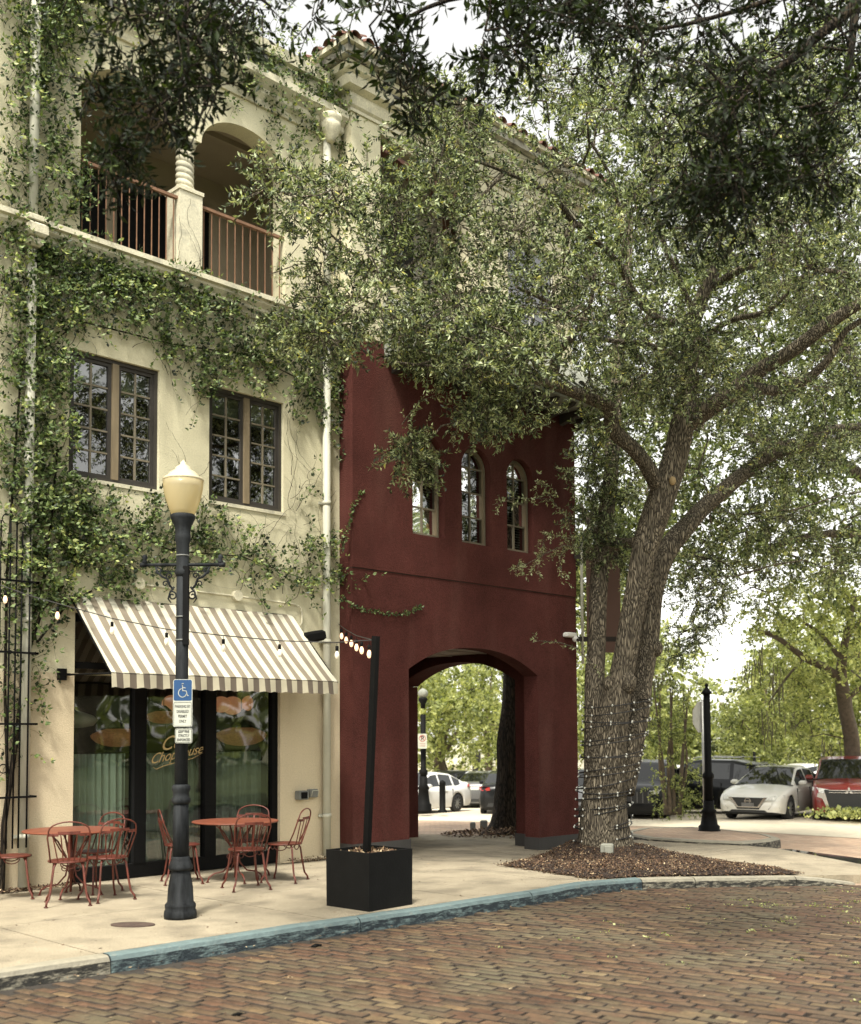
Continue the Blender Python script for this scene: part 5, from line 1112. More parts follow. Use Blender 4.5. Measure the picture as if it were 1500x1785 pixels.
# lights wound round the trunk
tl = thing('tree_lights', 'dark cable with small white bulbs wound round the oak trunk', 'string lights', (15.25, 11.23, 0))
M['tinybulb'] = mat('white_mini_bulb', (.50, .50, .44), .4)
b = MB(); bb_ = []
TW = [(1475, 1051, 86), (1440, 1051, 82), (1380, 1053, 80), (1340, 1062, 88), (1290, 1070, 96), (1235, 1076, 102), (1100, 1078, 104)]
def trunk_at(y):
    for a, c in zip(TW, TW[1:]):
        if c[0] <= y <= a[0]: t = (a[0]-y)/(a[0]-c[0]); return [a[1]+(c[1]-a[1])*t, D0+.1, a[2]+(c[2]-a[2])*t]
    return [1051, D0, 88]
pts_ = []; turns = 18.5; n = 740
for i in range(n+1):
    t = i/n; y = 1466-250*t-5*sin(2*pi*turns*t*1.0+1)+5*sin(i*.071)+3*sin(i*.19); x, d, w = trunk_at(y); a = 2*pi*turns*t
    rr = (w*.5+8)*d/FOC
    c = atD(x, y, d); p = c+r0*rr*cos(a)+f0*rr*1.02*sin(a); pts_.append(p)
    if i % 4 == 0: bb_.append(p+(p-c).normalized()*.012)
b.tube(pts_, .0105, 4, cap=False); b.build('cable', M['wire'], tl, fix=False)
for k, p in enumerate(bb_):
    if (p-atD(1060, 1350, D0+.1)).dot(f0) > .1: continue
    q = MB(); dz = Vector((random.gauss(0, .4), random.gauss(0, .4), 1)).normalized(); q.tube([p-dz*.006, p, p+dz*.018, p+dz*.03], [.007, .013, .015, .005], 6); q.build('mini_bulb', M['tinybulb'], tl, fix=False)
ub = thing('tree_outlet', 'pale grey outdoor outlet box on a stake at the foot of the oak', 'electrical box', (16, 11, 0))
p = atD(1058, 1482, 17.55); M['beige'] = mat('pale_box', (.28, .28, .23), .5, var=.1)
b = MB(); b.bbox(p, (.15, .19, .21), .02, rz=.5); b.build('box', M['beige'], ub); b = MB(); b.bbox(p-f0*.085, (.03, .11, .14), .008, rz=.8); b.build('cover', M['beige'], ub); b = MB(); b.tube([p, p+Vector((.1, 0, -.3))], .012, 6); b.build('stake', M['grey'], ub)
# ---- overhead branches of street trees whose trunks stand behind the viewer
def overhang(label, polys, limbs_, nspr, k, l0, l1, rnd0=0.0):
    t = thing('overhanging_branch', label, 'branch', tuple(atD(*limbs_[0][0][:3]))); nd = []
    for i, L_ in enumerate(limbs_):
        px_limb(L_, 8, .03, 50+i).build('limb', M['barkd'], t, fix=False)
        nd += [atD(*a[:3]) for a in L_]+[atD(*[(a[j]+b_[j])/2 for j in range(3)]) for a, b_ in zip(L_, L_[1:])]
    C_, R_ = polyblobs(polys, False); foliage('foliage', t, C_, R_, nspr, k, l0, l1, M['leafbacklit'], ln=.22, wr=.17, rnd0=rnd0, twm=M['barkd'], core=.1); twigs_to(C_, nd, t, M['barkd'], r0=.012, maxd=2.5)
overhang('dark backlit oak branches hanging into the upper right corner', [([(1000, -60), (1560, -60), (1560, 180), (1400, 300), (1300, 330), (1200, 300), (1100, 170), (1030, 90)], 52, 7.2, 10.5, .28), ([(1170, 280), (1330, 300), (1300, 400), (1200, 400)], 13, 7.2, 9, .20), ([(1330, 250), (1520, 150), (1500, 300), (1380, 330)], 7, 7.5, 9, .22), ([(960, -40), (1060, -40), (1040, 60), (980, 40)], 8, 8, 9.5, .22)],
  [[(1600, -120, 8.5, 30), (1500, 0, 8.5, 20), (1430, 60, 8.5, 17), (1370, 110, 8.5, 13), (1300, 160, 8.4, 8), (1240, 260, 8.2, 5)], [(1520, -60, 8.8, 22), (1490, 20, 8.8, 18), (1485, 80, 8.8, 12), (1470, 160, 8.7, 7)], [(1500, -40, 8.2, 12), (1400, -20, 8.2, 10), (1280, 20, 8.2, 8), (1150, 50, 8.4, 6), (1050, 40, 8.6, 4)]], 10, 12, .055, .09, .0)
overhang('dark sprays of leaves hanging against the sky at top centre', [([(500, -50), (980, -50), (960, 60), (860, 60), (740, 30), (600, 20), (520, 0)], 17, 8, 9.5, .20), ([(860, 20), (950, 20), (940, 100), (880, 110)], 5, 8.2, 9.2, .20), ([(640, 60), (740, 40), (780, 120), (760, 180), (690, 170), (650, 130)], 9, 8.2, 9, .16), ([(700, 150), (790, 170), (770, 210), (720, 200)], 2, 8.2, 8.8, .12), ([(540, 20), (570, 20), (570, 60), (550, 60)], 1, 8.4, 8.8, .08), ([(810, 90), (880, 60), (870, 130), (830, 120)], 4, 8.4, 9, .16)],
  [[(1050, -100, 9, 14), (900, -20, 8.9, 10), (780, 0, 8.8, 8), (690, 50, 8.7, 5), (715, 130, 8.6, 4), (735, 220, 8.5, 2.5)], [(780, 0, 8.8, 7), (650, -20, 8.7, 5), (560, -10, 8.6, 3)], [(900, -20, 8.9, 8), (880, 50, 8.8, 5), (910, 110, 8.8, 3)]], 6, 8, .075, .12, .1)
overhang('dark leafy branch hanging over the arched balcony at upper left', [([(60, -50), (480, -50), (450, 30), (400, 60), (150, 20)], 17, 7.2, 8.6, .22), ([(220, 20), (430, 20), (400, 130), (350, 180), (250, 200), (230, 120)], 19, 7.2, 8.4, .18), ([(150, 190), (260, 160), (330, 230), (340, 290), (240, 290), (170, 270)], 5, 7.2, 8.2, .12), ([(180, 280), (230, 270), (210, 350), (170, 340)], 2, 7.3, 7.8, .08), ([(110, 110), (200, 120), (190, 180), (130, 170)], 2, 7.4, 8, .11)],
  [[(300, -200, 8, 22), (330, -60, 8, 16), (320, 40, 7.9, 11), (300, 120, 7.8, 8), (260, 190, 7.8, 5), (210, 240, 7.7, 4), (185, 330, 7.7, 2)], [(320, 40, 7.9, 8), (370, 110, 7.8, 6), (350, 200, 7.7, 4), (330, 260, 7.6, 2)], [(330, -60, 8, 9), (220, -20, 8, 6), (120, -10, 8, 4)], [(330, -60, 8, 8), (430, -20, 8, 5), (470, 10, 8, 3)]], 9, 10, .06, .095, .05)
# ---- the second oak seen through the arch
def tree(name, label, limbs_, polys, leaf, l0, l1, nspr, k, bark='barkfar', group=None, ln=.5, wr=.25, core=.25, tw=True, base=None):
    bx = base or atD(*limbs_[0][0][:3]); t = thing(name, label, 'tree', tuple(bx), 0, group); nd = []
    for i, L_ in enumerate(limbs_):
        px_limb(L_, 14 if i == 0 else 8, .05, 70+i, .45 if i == 0 else None).build('trunk' if i == 0 else 'limb', M[bark], t, fix=False)
        nd += [atD(*a[:3]) for a in L_[2 if i == 0 else 0:]]
    C_, R_ = polyblobs(polys, False); foliage('crown', t, C_, R_, nspr, k, l0, l1, M[leaf], ln=ln, wr=wr, core=core)
    if tw: twigs_to(C_, nd, t, M[bark], r0=.05, maxd=6)
    return t
tree('live_oak', 'thick dark oak trunk framed by the right side of the red arch', [[(892, 1456, 24.0, 84), (893, 1420, 24, 68), (896, 1330, 24, 60), (900, 1240, 24, 56), (902, 1175, 24, 54), (896, 1060, 24, 50), (880, 900, 24, 40)], [(890, 1150, 24, 30), (960, 1050, 24.5, 24), (1020, 950, 25, 14)]],
  [([(1000, 700), (1120, 700), (1120, 1000), (1020, 1000)], 24, 24, 28, .7), ([(1010, 950), (1080, 950), (1060, 1120), (1010, 1120)], 10, 23, 26, .5)], 'leafmid', .08, .14, 12, 18, 'barkd', 'oaks along the cross street', .5, .22)
pts = []
cbx = onG(870, 1455)
while len(pts) < 2200: a, r = random.uniform(0, 2*pi), random.random()**.6*1.6; x, y = cbx.x+.3+r*cos(a)*.9, cbx.y-.1+r*sin(a); pts.append((x, y, zg(x, y)+.01+.10*max(0, 1-r/1.6)+random.random()*.02))
scatter('mulch_round_arch_oak', pts, .03, .09, M['litter'], .45, skew=1.6)
# ---- background trees
tree('live_oak', 'dense oak crown filling the view behind the main oak, over the cross street', [[(1660, 1440, 27, 60), (1640, 1200, 27, 50), (1600, 900, 27, 44), (1540, 760, 27, 34)], [(1600, 900, 27, 26), (1450, 800, 27, 20), (1300, 760, 27, 14)], [(1560, 800, 27, 24), (1480, 620, 27, 16), (1380, 500, 27, 10)], [(1600, 950, 27, 20), (1450, 930, 27, 14), (1320, 960, 27, 9)]],
  [([(1010, 430), (1540, 430), (1540, 980), (1420, 1010), (1300, 1050), (1180, 1020), (1010, 950)], 260, 25, 31, .8), ([(880, 80), (1540, 60), (1540, 450), (900, 450)], 130, 25, 30, .8)], 'leafmid', .10, .18, 11, 18, 'bark', 'oaks along the cross street', .6, .24)
G2 = 'trees standing round the car park'
tree('oak_tree', 'broad pale green oak behind the white sedan through the arch', [[(768, 1352, 52, 24), (766, 1325, 52, 20), (770, 1290, 52, 18), (785, 1240, 52, 12)], [(768, 1318, 52, 13), (792, 1285, 52, 10), (830, 1240, 52, 7)], [(770, 1290, 52, 10), (740, 1250, 52, 7), (710, 1210, 52, 5)]],
  [([(690, 1120), (900, 1120), (900, 1250), (880, 1300), (800, 1290), (780, 1270), (740, 1330), (700, 1330)], 62, 46, 56, 1.25)], 'leaffar', .13, .25, 15, 22, group=G2, ln=.9, wr=.3)
tree('oak_tree', 'oak with moss-hung arms behind the red car at the right edge', [[(1492, 1420, 33, 34), (1490, 1370, 33, 28), (1484, 1290, 33, 26), (1470, 1215, 33, 24), (1466, 1165, 33, 18), (1475, 1110, 33, 12), (1490, 1040, 33, 8)], [(1472, 1190, 33, 16), (1440, 1165, 33, 14), (1400, 1145, 32.8, 12), (1355, 1112, 32.6, 9), (1320, 1100, 32.5, 6)], [(1400, 1148, 32.8, 5), (1372, 1180, 32.6, 4), (1340, 1225, 32.5, 2)], [(1466, 1150, 33, 9), (1430, 1105, 33, 7), (1400, 1085, 33, 5)], [(1470, 1120, 33, 8), (1500, 1080, 33, 6)], [(1480, 1215, 33, 10), (1510, 1190, 33, 8)]],
  [([(1300, 1030), (1540, 1000), (1540, 1180), (1440, 1130), (1330, 1130)], 30, 31, 36, .75), ([(1320, 1160), (1450, 1150), (1440, 1290), (1270, 1290), (1290, 1240)], 26, 32, 37, .6)], 'leaffar', .09, .17, 13, 20, group=G2, ln=.6, wr=.25)
FAR = [('pale yellow green tree behind the parked cars between oak trunk and corner post', 1150, 55, [(1000, 1190), (1060, 1120), (1170, 1110), (1190, 1190), (1240, 1240), (1400, 1250), (1400, 1345), (1000, 1345)], 110), ('dense light green tree behind the corner post, right of the sky gap', 1330, 60, [(1325, 1250), (1325, 1150), (1400, 1080), (1540, 1080), (1540, 1300), (1300, 1300)], 90),
       ('tall olive tree filling the gap above the brown banner', 1040, 62, [(1000, 930), (1090, 940), (1110, 1100), (1080, 1170), (1000, 1170)], 34), ('feathery tree directly beyond the sky gap at the top of the corner post', 1300, 75, [(1330, 1170), (1370, 1160), (1380, 1230), (1340, 1260), (1300, 1250)], 12),
       ('low far tree line left of the arch oak', 850, 68, [(800, 1220), (960, 1200), (960, 1320), (800, 1310)], 30), ('hazy green tree at the far right edge above the van', 1540, 62, [(1430, 1160), (1620, 1100), (1620, 1330), (1440, 1310)], 34)]
for lab, px, d, poly, n in FAR:
    tree('broadleaf_tree', lab, [[(px, 1385, d, 16), (px+2, 1330, d, 13), (px-3, 1270, d, 11), (px+4, 1200, d, 7)], [(px, 1290, d, 8), (px+40, 1230, d, 5)], [(px, 1280, d, 8), (px-45, 1225, d, 5)]], [(poly, n, d-5, d+5, 1.5)], 'leaffar', .15, .30, 14, 20, group=G2, ln=1.1, wr=.32)
# crape myrtle clump in front of the cars
my = thing('crape_myrtle', 'young many-stemmed crape myrtle growing in front of the parked cars', 'tree', tuple(onG(1172, 1419)))
for i, (x0, x1, xt, w) in enumerate(((1160, 1155, 1140, 8), (1168, 1165, 1172, 9), (1176, 1172, 1168, 8), (1184, 1188, 1200, 9), (1180, 1196, 1190, 6), (1164, 1150, 1150, 6))):
    px_limb([(x0, 1420, 30.5, w), (x1, 1340, 30.5, w*.8), ((x1+xt)/2, 1270, 30.5, w*.5), (xt, 1200, 30.5, w*.25)], 6, .04, i).build('stem', M['barkfar'], my, fix=False)
C_, R_ = polyblobs([([(1130, 1400), (1150, 1330), (1220, 1330), (1225, 1410)], 15, 30, 31, .30), ([(1130, 1330), (1140, 1200), (1210, 1190), (1210, 1320)], 20, 30, 31.5, .34)], False); foliage('foliage', my, C_, R_, 9, 14, .05, .10, M['leaffar'], ln=.3, wr=.26, rnd0=-.15)
# ground cover at right, moss hanging in the right tree
pts = [(onG(1500, 1422).x+random.gauss(0, .8), onG(1500, 1422).y+random.gauss(0, .5)-.3) for _ in range(5000)]
P = np.array([(x, y, zg(x, y)+random.random()*.22) for x, y in pts]); A = RNG.normal(0, .5, P.shape); A[:, 2] = np.abs(A[:, 2])+.3; A *= .08; tag(quads('ground_cover', P, A, np.cross(A, RNG.normal(0, 1, P.shape))*.3, M['leaffar'], None, kind='stuff'), 'low green ground cover before the red car', 'ground cover')
M['moss'] = mat('grey_moss', (.11, .105, .06), .95, var=.3, vs=5)
V = []; F = []
for px, py, ln_ in ((1352, 1165, 60), (1360, 1190, 80), (1330, 1240, 70), (1345, 1260, 60), (1380, 1240, 50), (1325, 1130, 90), (1310, 1150, 60), (1440, 1290, 50), (1130, 1250, 60), (1140, 1180, 50)):
    for s in range(7):
        p = atD(px+random.gauss(0, 7), py+random.gauss(0, 6), 32.4+random.gauss(0, .3)); l = ln_*32/FOC*random.uniform(.3, .8); w = .014; b0 = len(V)
        for k in range(5): q = p+Vector((random.gauss(0, .02), random.gauss(0, .02), -l*k/4)); V += [tuple(q-r0*w), tuple(q+r0*w)]
        F += [(b0+2*k, b0+2*k+1, b0+2*k+3, b0+2*k+2) for k in range(4)]
tag(rawmesh('spanish_moss', V, F, M['moss']), 'grey spanish moss hanging from the right hand oak', 'moss', kind='stuff')
# ---- trees and lawn across the street, seen mirrored in the glass
rt = thing('street_tree', 'oak on the lawn across the street, mirrored in the cafe glass', 'tree', (16, -13, 0), 0, 'oaks across the street')
b = rough_tube([(16, -13, -.1), (16.1, -13, 2), (15.8, -12.8, 4), (16.3, -13.3, 7)], [.42, .33, .28, .15], 12, .4); b.build('trunk', M['bark'], rt, fix=False)
for k in range(6): a = k*1.05; b = rough_tube([(16, -13, 2.6+k*.3), (16+1.6*cos(a), -13+1.6*sin(a), 4.4+k*.3), (16+4*cos(a), -13+4*sin(a), 6+k*.4)], [.17, .12, .05], 7, .4); b.build('limb', M['bark'], rt, fix=False)
C_ = []
while len(C_) < 80:
    v = Vector([random.gauss(0, 1) for _ in range(3)]).normalized()*random.uniform(.45, 1)**.5; C_.append((16+5.2*v.x, -13+5.2*v.y, 7.6+3.3*v.z))
foliage('crown', rt, C_, .85, 9, 16, .10, .2, M['leafmid'], ln=.6, wr=.3)
for x, y, a, s, lab in ((12, -7, 5, .8, 'small oak at the kerb across the street, mirrored in the left door'), (21, -6, .7, .85, 'kerbside oak across the street, mirrored in the right door'), (30, -5, 3.7, .9, 'kerbside oak farther along the street, mirrored by the lamp'), (44, -7, 1.7, 1.2, 'far kerbside oak down the street, mirrored in the tower'), (14, -34, .3, 1.5, 'tall back row oak, mirrored low in the left door'), (34, -36, 2.3, 1.6, 'tall back row oak, mirrored low in the right door'), (56, -24, 5.3, 1.6, 'back row oak at the end of the lawn, mirrored in the red wall windows'), (27, -9, 2, 1.1, 'wide oak across the street farthest along, mirrored in the red tower windows'), (8, -19, 4, 1.15, 'oak across the street nearest the viewer, mirrored in the first floor glass'), (35, -17, 1, 1.3, 'tall oak deep in the lawn, mirrored in the arched windows'), (20, -25, 3, 1.3, 'oak at the back of the lawn, mirrored low in the doors')):
    o = copy_tree(rt); o.location = (x, y, 0); o.rotation_euler.z = a; o.scale = (s, s, s); o['label'] = lab
wl_ = []
while len(wl_) < 9000: a_ = random.random(); wl_.append((-40+190*a_, -46+random.gauss(0, 3), abs(random.gauss(0, 6.5))*(.8+.3*sin(a_*40))))
P = np.array(wl_); A = RNG.normal(0, 1, P.shape); A /= np.linalg.norm(A, axis=1, keepdims=True); Bv = np.cross(A, RNG.normal(0, 1, P.shape)); Bv /= np.linalg.norm(Bv, axis=1, keepdims=True)
tag(quads('horizon_screen_woods', P, A*1.1, Bv*.45, M['leafmid'], None, kind='stuff'), 'added unseen belt of trees screening the bright horizon from the cafe glass', 'woods')  # unseen foliage belt added to block white horizon sky mirrored in the doors
# ================================================================ VINE
vine = thing('climbing_vine', 'dense evergreen vine spreading over the cream facade and left downpipe', 'vine', (5.6, 12.6, 0))
def vpt(x, y, o=0.0): return onY(x, y, 12.67-o)
DEN = [  # polygon, seeds, density of leaves, stand-off
 ([(0, 0), (62, 0), (60, 400), (0, 370)], 120, .85, .10), ([(55, -10), (150, -10), (140, 60), (95, 190), (55, 200)], 130, 1.0, .2), ([(40, -10), (260, -10), (200, 40), (120, 40)], 60, 1, .15),
 ([(62, 190), (140, 260), (145, 400), (70, 390)], 80, .8, .10), ([(120, 330), (160, 340), (150, 400), (125, 395)], 22, 1.2, .12),
 ([(190, 0), (340, -20), (640, 160), (640, 215), (600, 220), (520, 160), (400, 90), (300, 60)], 150, 1.0, .25), ([(380, 70), (640, 190), (630, 250), (560, 240), (470, 190), (400, 130)], 120, 1.2, .2), ([(560, 190), (640, 180), (640, 300), (600, 300)], 45, 1.1, .12),
 ([(400, 120), (470, 170), (440, 220), (400, 200)], 18, .8, .08), ([(455, 180), (520, 230), (530, 290), (480, 260)], 20, .8, .08),
 ([(0, 385), (130, 420), (330, 510), (480, 560), (590, 580), (590, 640), (480, 660), (420, 640), (300, 600), (130, 590), (0, 640)], 520, .9, .14), ([(130, 440), (560, 560), (560, 600), (130, 480)], 90, 1.2, .12),
 ([(270, 600), (480, 640), (590, 640), (580, 700), (480, 690), (360, 690), (290, 650)], 130, .8, .10), ([(325, 650), (372, 650), (360, 695), (335, 690)], 16, 1, .06), ([(495, 700), (585, 640), (588, 760), (540, 740)], 36, .7, .06), ([(570, 600), (592, 600), (592, 800), (575, 800)], 24, .8, .06),
 ([(0, 620), (112, 610), (118, 830), (120, 1080), (0, 1060)], 330, 1.0, .16), ([(105, 825), (270, 860), (270, 1000), (110, 1000)], 130, .75, .12), ([(60, 830), (180, 850), (160, 1000), (60, 1000)], 70, 1.2, .18),
 ([(270, 880), (400, 880), (420, 930), (380, 1010), (280, 1010)], 110, .8, .12), ([(400, 960), (590, 940), (590, 1030), (480, 1045), (400, 1000)], 100, .9, .14), ([(140, 990), (280, 990), (240, 1040), (150, 1040)], 36, .8, .1), ([(515, 850), (590, 840), (560, 920), (510, 915)], 5, .5, .03),
 ([(0, 1050), (62, 1060), (40, 1300), (0, 1380)], 60, .55, .06), ([(50, 1040), (120, 1040), (70, 1160), (50, 1180)], 20, .6, .05),
]
def offwall(p):      # not across window glass, doors or the balcony openings
    x, z = p.x, p.z
    if 4.93 < z < 6.5 and (6.5 < x < 7.66 or 8.53 < x < 9.69): return False
    if 8.05 < z < 10.2 and (6.62 < x < 7.95 or 8.4 < x < 9.72): return False
    if z < 3.45 and x > 6.45: return False
    return True
SV, SF = [], []; LP, LA, LB, LT = [], [], [], []
def stem(pts_, r):
    b0 = len(SV)
    for i, p in enumerate(pts_):
        rr = r*(1-.6*i/len(pts_))
        for k in range(3): a = 2*pi*k/3; SV.append((p.x+rr*cos(a), p.y+rr*sin(a)*.8-rr, p.z+rr*sin(a)*.5))
    for i in range(len(pts_)-1):
        for k in range(3): SF.append((b0+i*3+k, b0+i*3+(k+1) % 3, b0+(i+1)*3+(k+1) % 3, b0+(i+1)*3+k))
def leaf(p, out, tone, s=1.0):
    for k in range(random.choice((2, 3, 3))):
        d = Vector((random.gauss(0, .8), -random.uniform(.15, 1.0)*out, random.gauss(.05, .6))).normalized(); l = random.uniform(.040, .078)*s
        n = Vector((random.gauss(0, .5), -1, random.gauss(.7, .5))); bb__ = d.cross(n).normalized()*l*random.uniform(.25, .36)
        LP.append(tuple(p+d*.01)); LA.append(tuple(d*l)); LB.append(tuple(bb__)); LT.append(min(1, max(0, random.random()*.75+tone)))
for poly, n, dens, off in DEN:
    xs = [p[0] for p in poly]; ys = [p[1] for p in poly]; k = 0; n = int(n*.9)
    while k < n:
        x, y = random.uniform(min(xs), max(xs)), random.uniform(min(ys), max(ys))
        if not inside((x, y), poly): continue
        k += 1; base = vpt(x, y); 
        if not offwall(base) and random.random() < .92: continue
        o_ = abs(random.gauss(0, off)); a = random.uniform(-.5, 3.6); p = base+Vector((0, -random.uniform(0, .02), 0)); pts_ = [p.copy()]; tone = random.gauss(.08, .16)+min(.2, o_*.8)
        for s in range(random.randint(5, 12)):
            a += random.gauss(0, .45); p = p+Vector((cos(a)*.05, -o_*.12, sin(a)*.05-.004*s*(o_ > .1))); 
            if not offwall(p) and random.random() < .8: break
            pts_.append(p.copy())
            if random.random() < .80*dens:
                q = p+Vector((random.gauss(0, .02), -random.uniform(.0, .03), random.gauss(0, .02))); leaf(q, 1, tone)
        if len(pts_) > 1: stem(pts_, .0035)
for i in range(170):      # long bare runners
    poly, n, dens, off = DEN[random.choice((0, 3, 10, 10, 12, 16, 17, 19, 20, 22, 5, 7))]; x, y = poly[random.randrange(len(poly))]; p = vpt(x+random.gauss(0, 20), y+random.gauss(0, 20)); a = random.uniform(0, pi); pts_ = []
    for s in range(28):
        a += random.gauss(0, .22); p = p+Vector((cos(a)*.055, 0, sin(a)*.05))
        if not offwall(p) or p.x > 10.7: break
        pts_.append(p+Vector((0, -random.random()*.012, 0)))
    if len(pts_) > 3: stem(pts_, .005)
b = MB()
for path, w in (([(2, 1560), (6, 1440), (22, 1330), (34, 1240), (44, 1150), (60, 1100), (75, 1060), (110, 1020)], .035), ([(44, 1150), (55, 1080), (78, 1000), (90, 900), (100, 780)], .022), ([(14, 1400), (8, 1200), (12, 1000), (25, 800), (40, 600)], .02), ([(78, 1000), (140, 960), (230, 930), (300, 960), (420, 970), (560, 1020)], .012), ([(30, 640), (140, 560), (300, 600), (440, 620), (580, 690)], .012), ([(60, 1100), (64, 1120), (120, 1050), (160, 1030)], .018), ([(20, 500), (130, 430), (250, 490), (420, 560)], .010)):
    b.tube([vpt(x, y, .02) for x, y in path], [w*(1-.5*i/len(path)) for i in range(len(path))], 6, cap=False)
b.build('trunk', M['barkd'], vine, fix=False)
rawmesh('stems', SV, SF, M['barkd'], vine)['kind'] = 'stuff'
quads('foliage', np.array(LP), np.array(LA), np.array(LB), M['leafivy'], vine, np.array(LT), fold=.5)
def runner(lab, path, Y, sp_=.035, s=.75):
    t = thing('vine_runner', lab, 'vine', tuple(onY(*path[0], Y))); global LP, LA, LB, LT, SV, SF; SV, SF, LP, LA, LB, LT = [], [], [], [], [], []
    P_ = [onY(x, y, Y-.015) for x, y in path]; Q_ = []
    for a, c in zip(P_, P_[1:]):
        m = max(2, int((c-a).length/sp_))
        for j in range(m): q = a+(c-a)*(j/m)+Vector((random.gauss(0, .008), 0, random.gauss(0, .008))); Q_.append(q); leaf(q, .8, .1, s); leaf(q+Vector((0, -.02, 0)), .8, .15, s)
    stem(Q_+[P_[-1]], .005); rawmesh('stem', SV, SF, M['barkd'], t); quads('leaves', np.array(LP), np.array(LA), np.array(LB), M['leafivy'], t, np.array(LT), fold=.5)
runner('thin vine runner climbing the left edge of the red wall under the eave', [(594, 962), (603, 925), (609, 900), (615, 880), (622, 868), (628, 854), (634, 858)], YR)
runner('long vine runner trailing across the red wall above the string lights', [(591, 1040), (607, 1053), (628, 1062), (655, 1067), (690, 1071), (712, 1068), (727, 1058), (736, 1062)], YR-.006)
SV = SF = None
# ================================================================ STREET FURNITURE
pb_ = onG(1236, 1452, .01); cp = thing('corner_post', 'black fluted post with ball finial on the brick island, street sign back behind', 'post', tuple(pb_))
def post(parent, p, H, r, base_h, top=True, m='black'):
    b = MB(); s = base_h; b.lathe([(r*3.3, 0), (r*3.3, s*.10), (r*3.0, s*.14), (r*3.1, s*.28), (r*2.5, s*.34), (r*1.9, s*.8), (r*2.4, s*.86), (r*1.6, s), (r*1.5, s*1.3)], p, 20); b.build('base', M[m], parent)
    b = MB(); b.lathe([(r*1.35, s*1.0), (r*1.3, H*.36), (r*1.7, H*.37), (r*1.7, H*.39), (r*1.1, H*.41), (r, H*.93)], p, 20, flute=.08); b.build('shaft', M[m], parent)
    if top: b = MB(); b.lathe([(r*.95, H*.93), (r*1.6, H*.935), (r*1.5, H*.945), (r*.9, H*.96), (r*.45, H*.975), (r*.4, H*.98), (r*.62, H*.988), (r*.5, H*.996), (r*.1, H*1.005)], p, 16); b.build('finial', M[m], parent)
H_ = atD(1226, 1192, 23.6).z-pb_.z; post(cp, tuple(pb_), H_, .072, .52)
ss = thing('stop_sign', 'stop sign seen from its grey back on a thin pole behind the corner post', 'sign', tuple(onG(1229, 1448)))
O = atD(1222, 1250, 24.4); Su = (r0*cos(.75)+f0*sin(.75)).normalized(); Sn = (-f0*cos(.75)+r0*sin(.75)).normalized()
octo = [(.36*cos(pi/8+k*pi/4), .36*sin(pi/8+k*pi/4)) for k in range(8)]
M['signred'] = mat('sign_red', (.35, .02, .02), .4)
plate('plate', 0, 0, 0, 0, octo, M['alu'], ss, 0, .003, O, Su, Sn); plate('red_face', 0, 0, 0, 0, octo, M['signred'], ss, -.002, .001, O, Su, Sn)
b = MB(); g_ = onG(1229, 1448).z; b.tube([(O.x, O.y, g_), (O.x, O.y, O.z+.38)], .03, 8); b.v = [tuple(Vector(v)+Sn*.035) for v in b.v]; b.build('pole', M['alu'], ss)
text('STOP', .25, M['signwhite'], ss, face(O-Sn*.0035, -Su, (0, 0, 1)))
fl = onG(738, 1416); fl_ = thing('street_lamp', 'distant street lamp with no parking sign seen through the arch', 'street lamp', tuple(fl)); post(fl_, tuple(fl), atD(737, 1232, 36.4).z-fl.z, .085, .9, False)
z_ = atD(737, 1216, 36.4).z; b = MB(); b.lathe([(.08, 0), (.15, .10), (.17, .2), (.13, .27), (.03, .33)], (fl.x, fl.y, z_-.02), 16); b.build('globe', M['roofgrey'], fl_, fix=False); b = MB(); b.lathe([(.07, -.35), (.08, -.2), (.16, -.06), (.14, 0)], (fl.x, fl.y, z_), 14); b.build('capital', M['black'], fl_)
ns = thing('no_parking_sign', 'small white no parking sign strapped to the distant lamp', 'sign', tuple(atD(736, 1292, 36.2)))
O = atD(736, 1292, 36.25); Su, Sn = r0.copy(), -f0.copy(); plate('plate', 0, 0, .29, .48, .03, M['signwhite'], ns, 0, .004, O, Su, Sn)
M['inkred'] = mat('sign_ink_red', (.30, .05, .04), .5)
text('P', .2, M['ink'], ns, face(O+Sn*.006+Vector((0, 0, .09)), Su, (0, 0, 1)), bold=.004)
plate('ring', 0, .09, 0, 0, [(.11*cos(a), .11*sin(a)) for a in np.linspace(0, 2*pi, 22)[:-1]], M['inkred'], ns, .005, .001, O, Su, Sn, hole=[(.088*cos(a), .088*sin(a)) for a in np.linspace(0, 2*pi, 22)[:-1]])
ink([(-.07, .16), (.07, .02)], .011, M['inkred'], ns, 'slash', O, Su, Sn, .006)
for k, z in enumerate((-.08, -.15)): ink([(-.09, z), (.09, z)], .008, M['inkred'], ns, 'small_print', O, Su, Sn, .006)
bo = onG(771, 1416); bt = thing('bollard', 'dark green bollard in front of the white sedan', 'bollard', tuple(bo)); b = MB(); b.lathe([(.16, 0), (.16, .05), (.10, .10), (.10, .92), (.11, .94), (.09, .99), (.03, 1.03), (.001, 1.04)], bo, 16); b.build('shaft', M['black'], bt)
wlp = thing('wall_lantern', 'copper hooded lantern bracketed at the left jamb inside the arch view', 'lantern', tuple(atD(712, 1232, 30)))
q = atD(708, 1235, 30); b = MB(); b.lathe([(.23, -.02), (.24, 0), (.15, .10), (.05, .17)], q, 16); b.build('hood', mat('copper_hood', (.30, .11, .05), .5), wlp); b = MB(); b.lathe([(.21, -.03), (.17, -.16), (.05, -.23)], q, 16); b.build('lens', M['black'], wlp); b = MB(); b.tube([q, q-r0*1.2], .02, 6); b.tube([q-r0*1.0+Vector((0, 0, .1)), Vector((q.x-r0.x*1.0, q.y-r0.y*1.0, -.7))], .04, 6); b.build('bracket', M['black'], wlp)
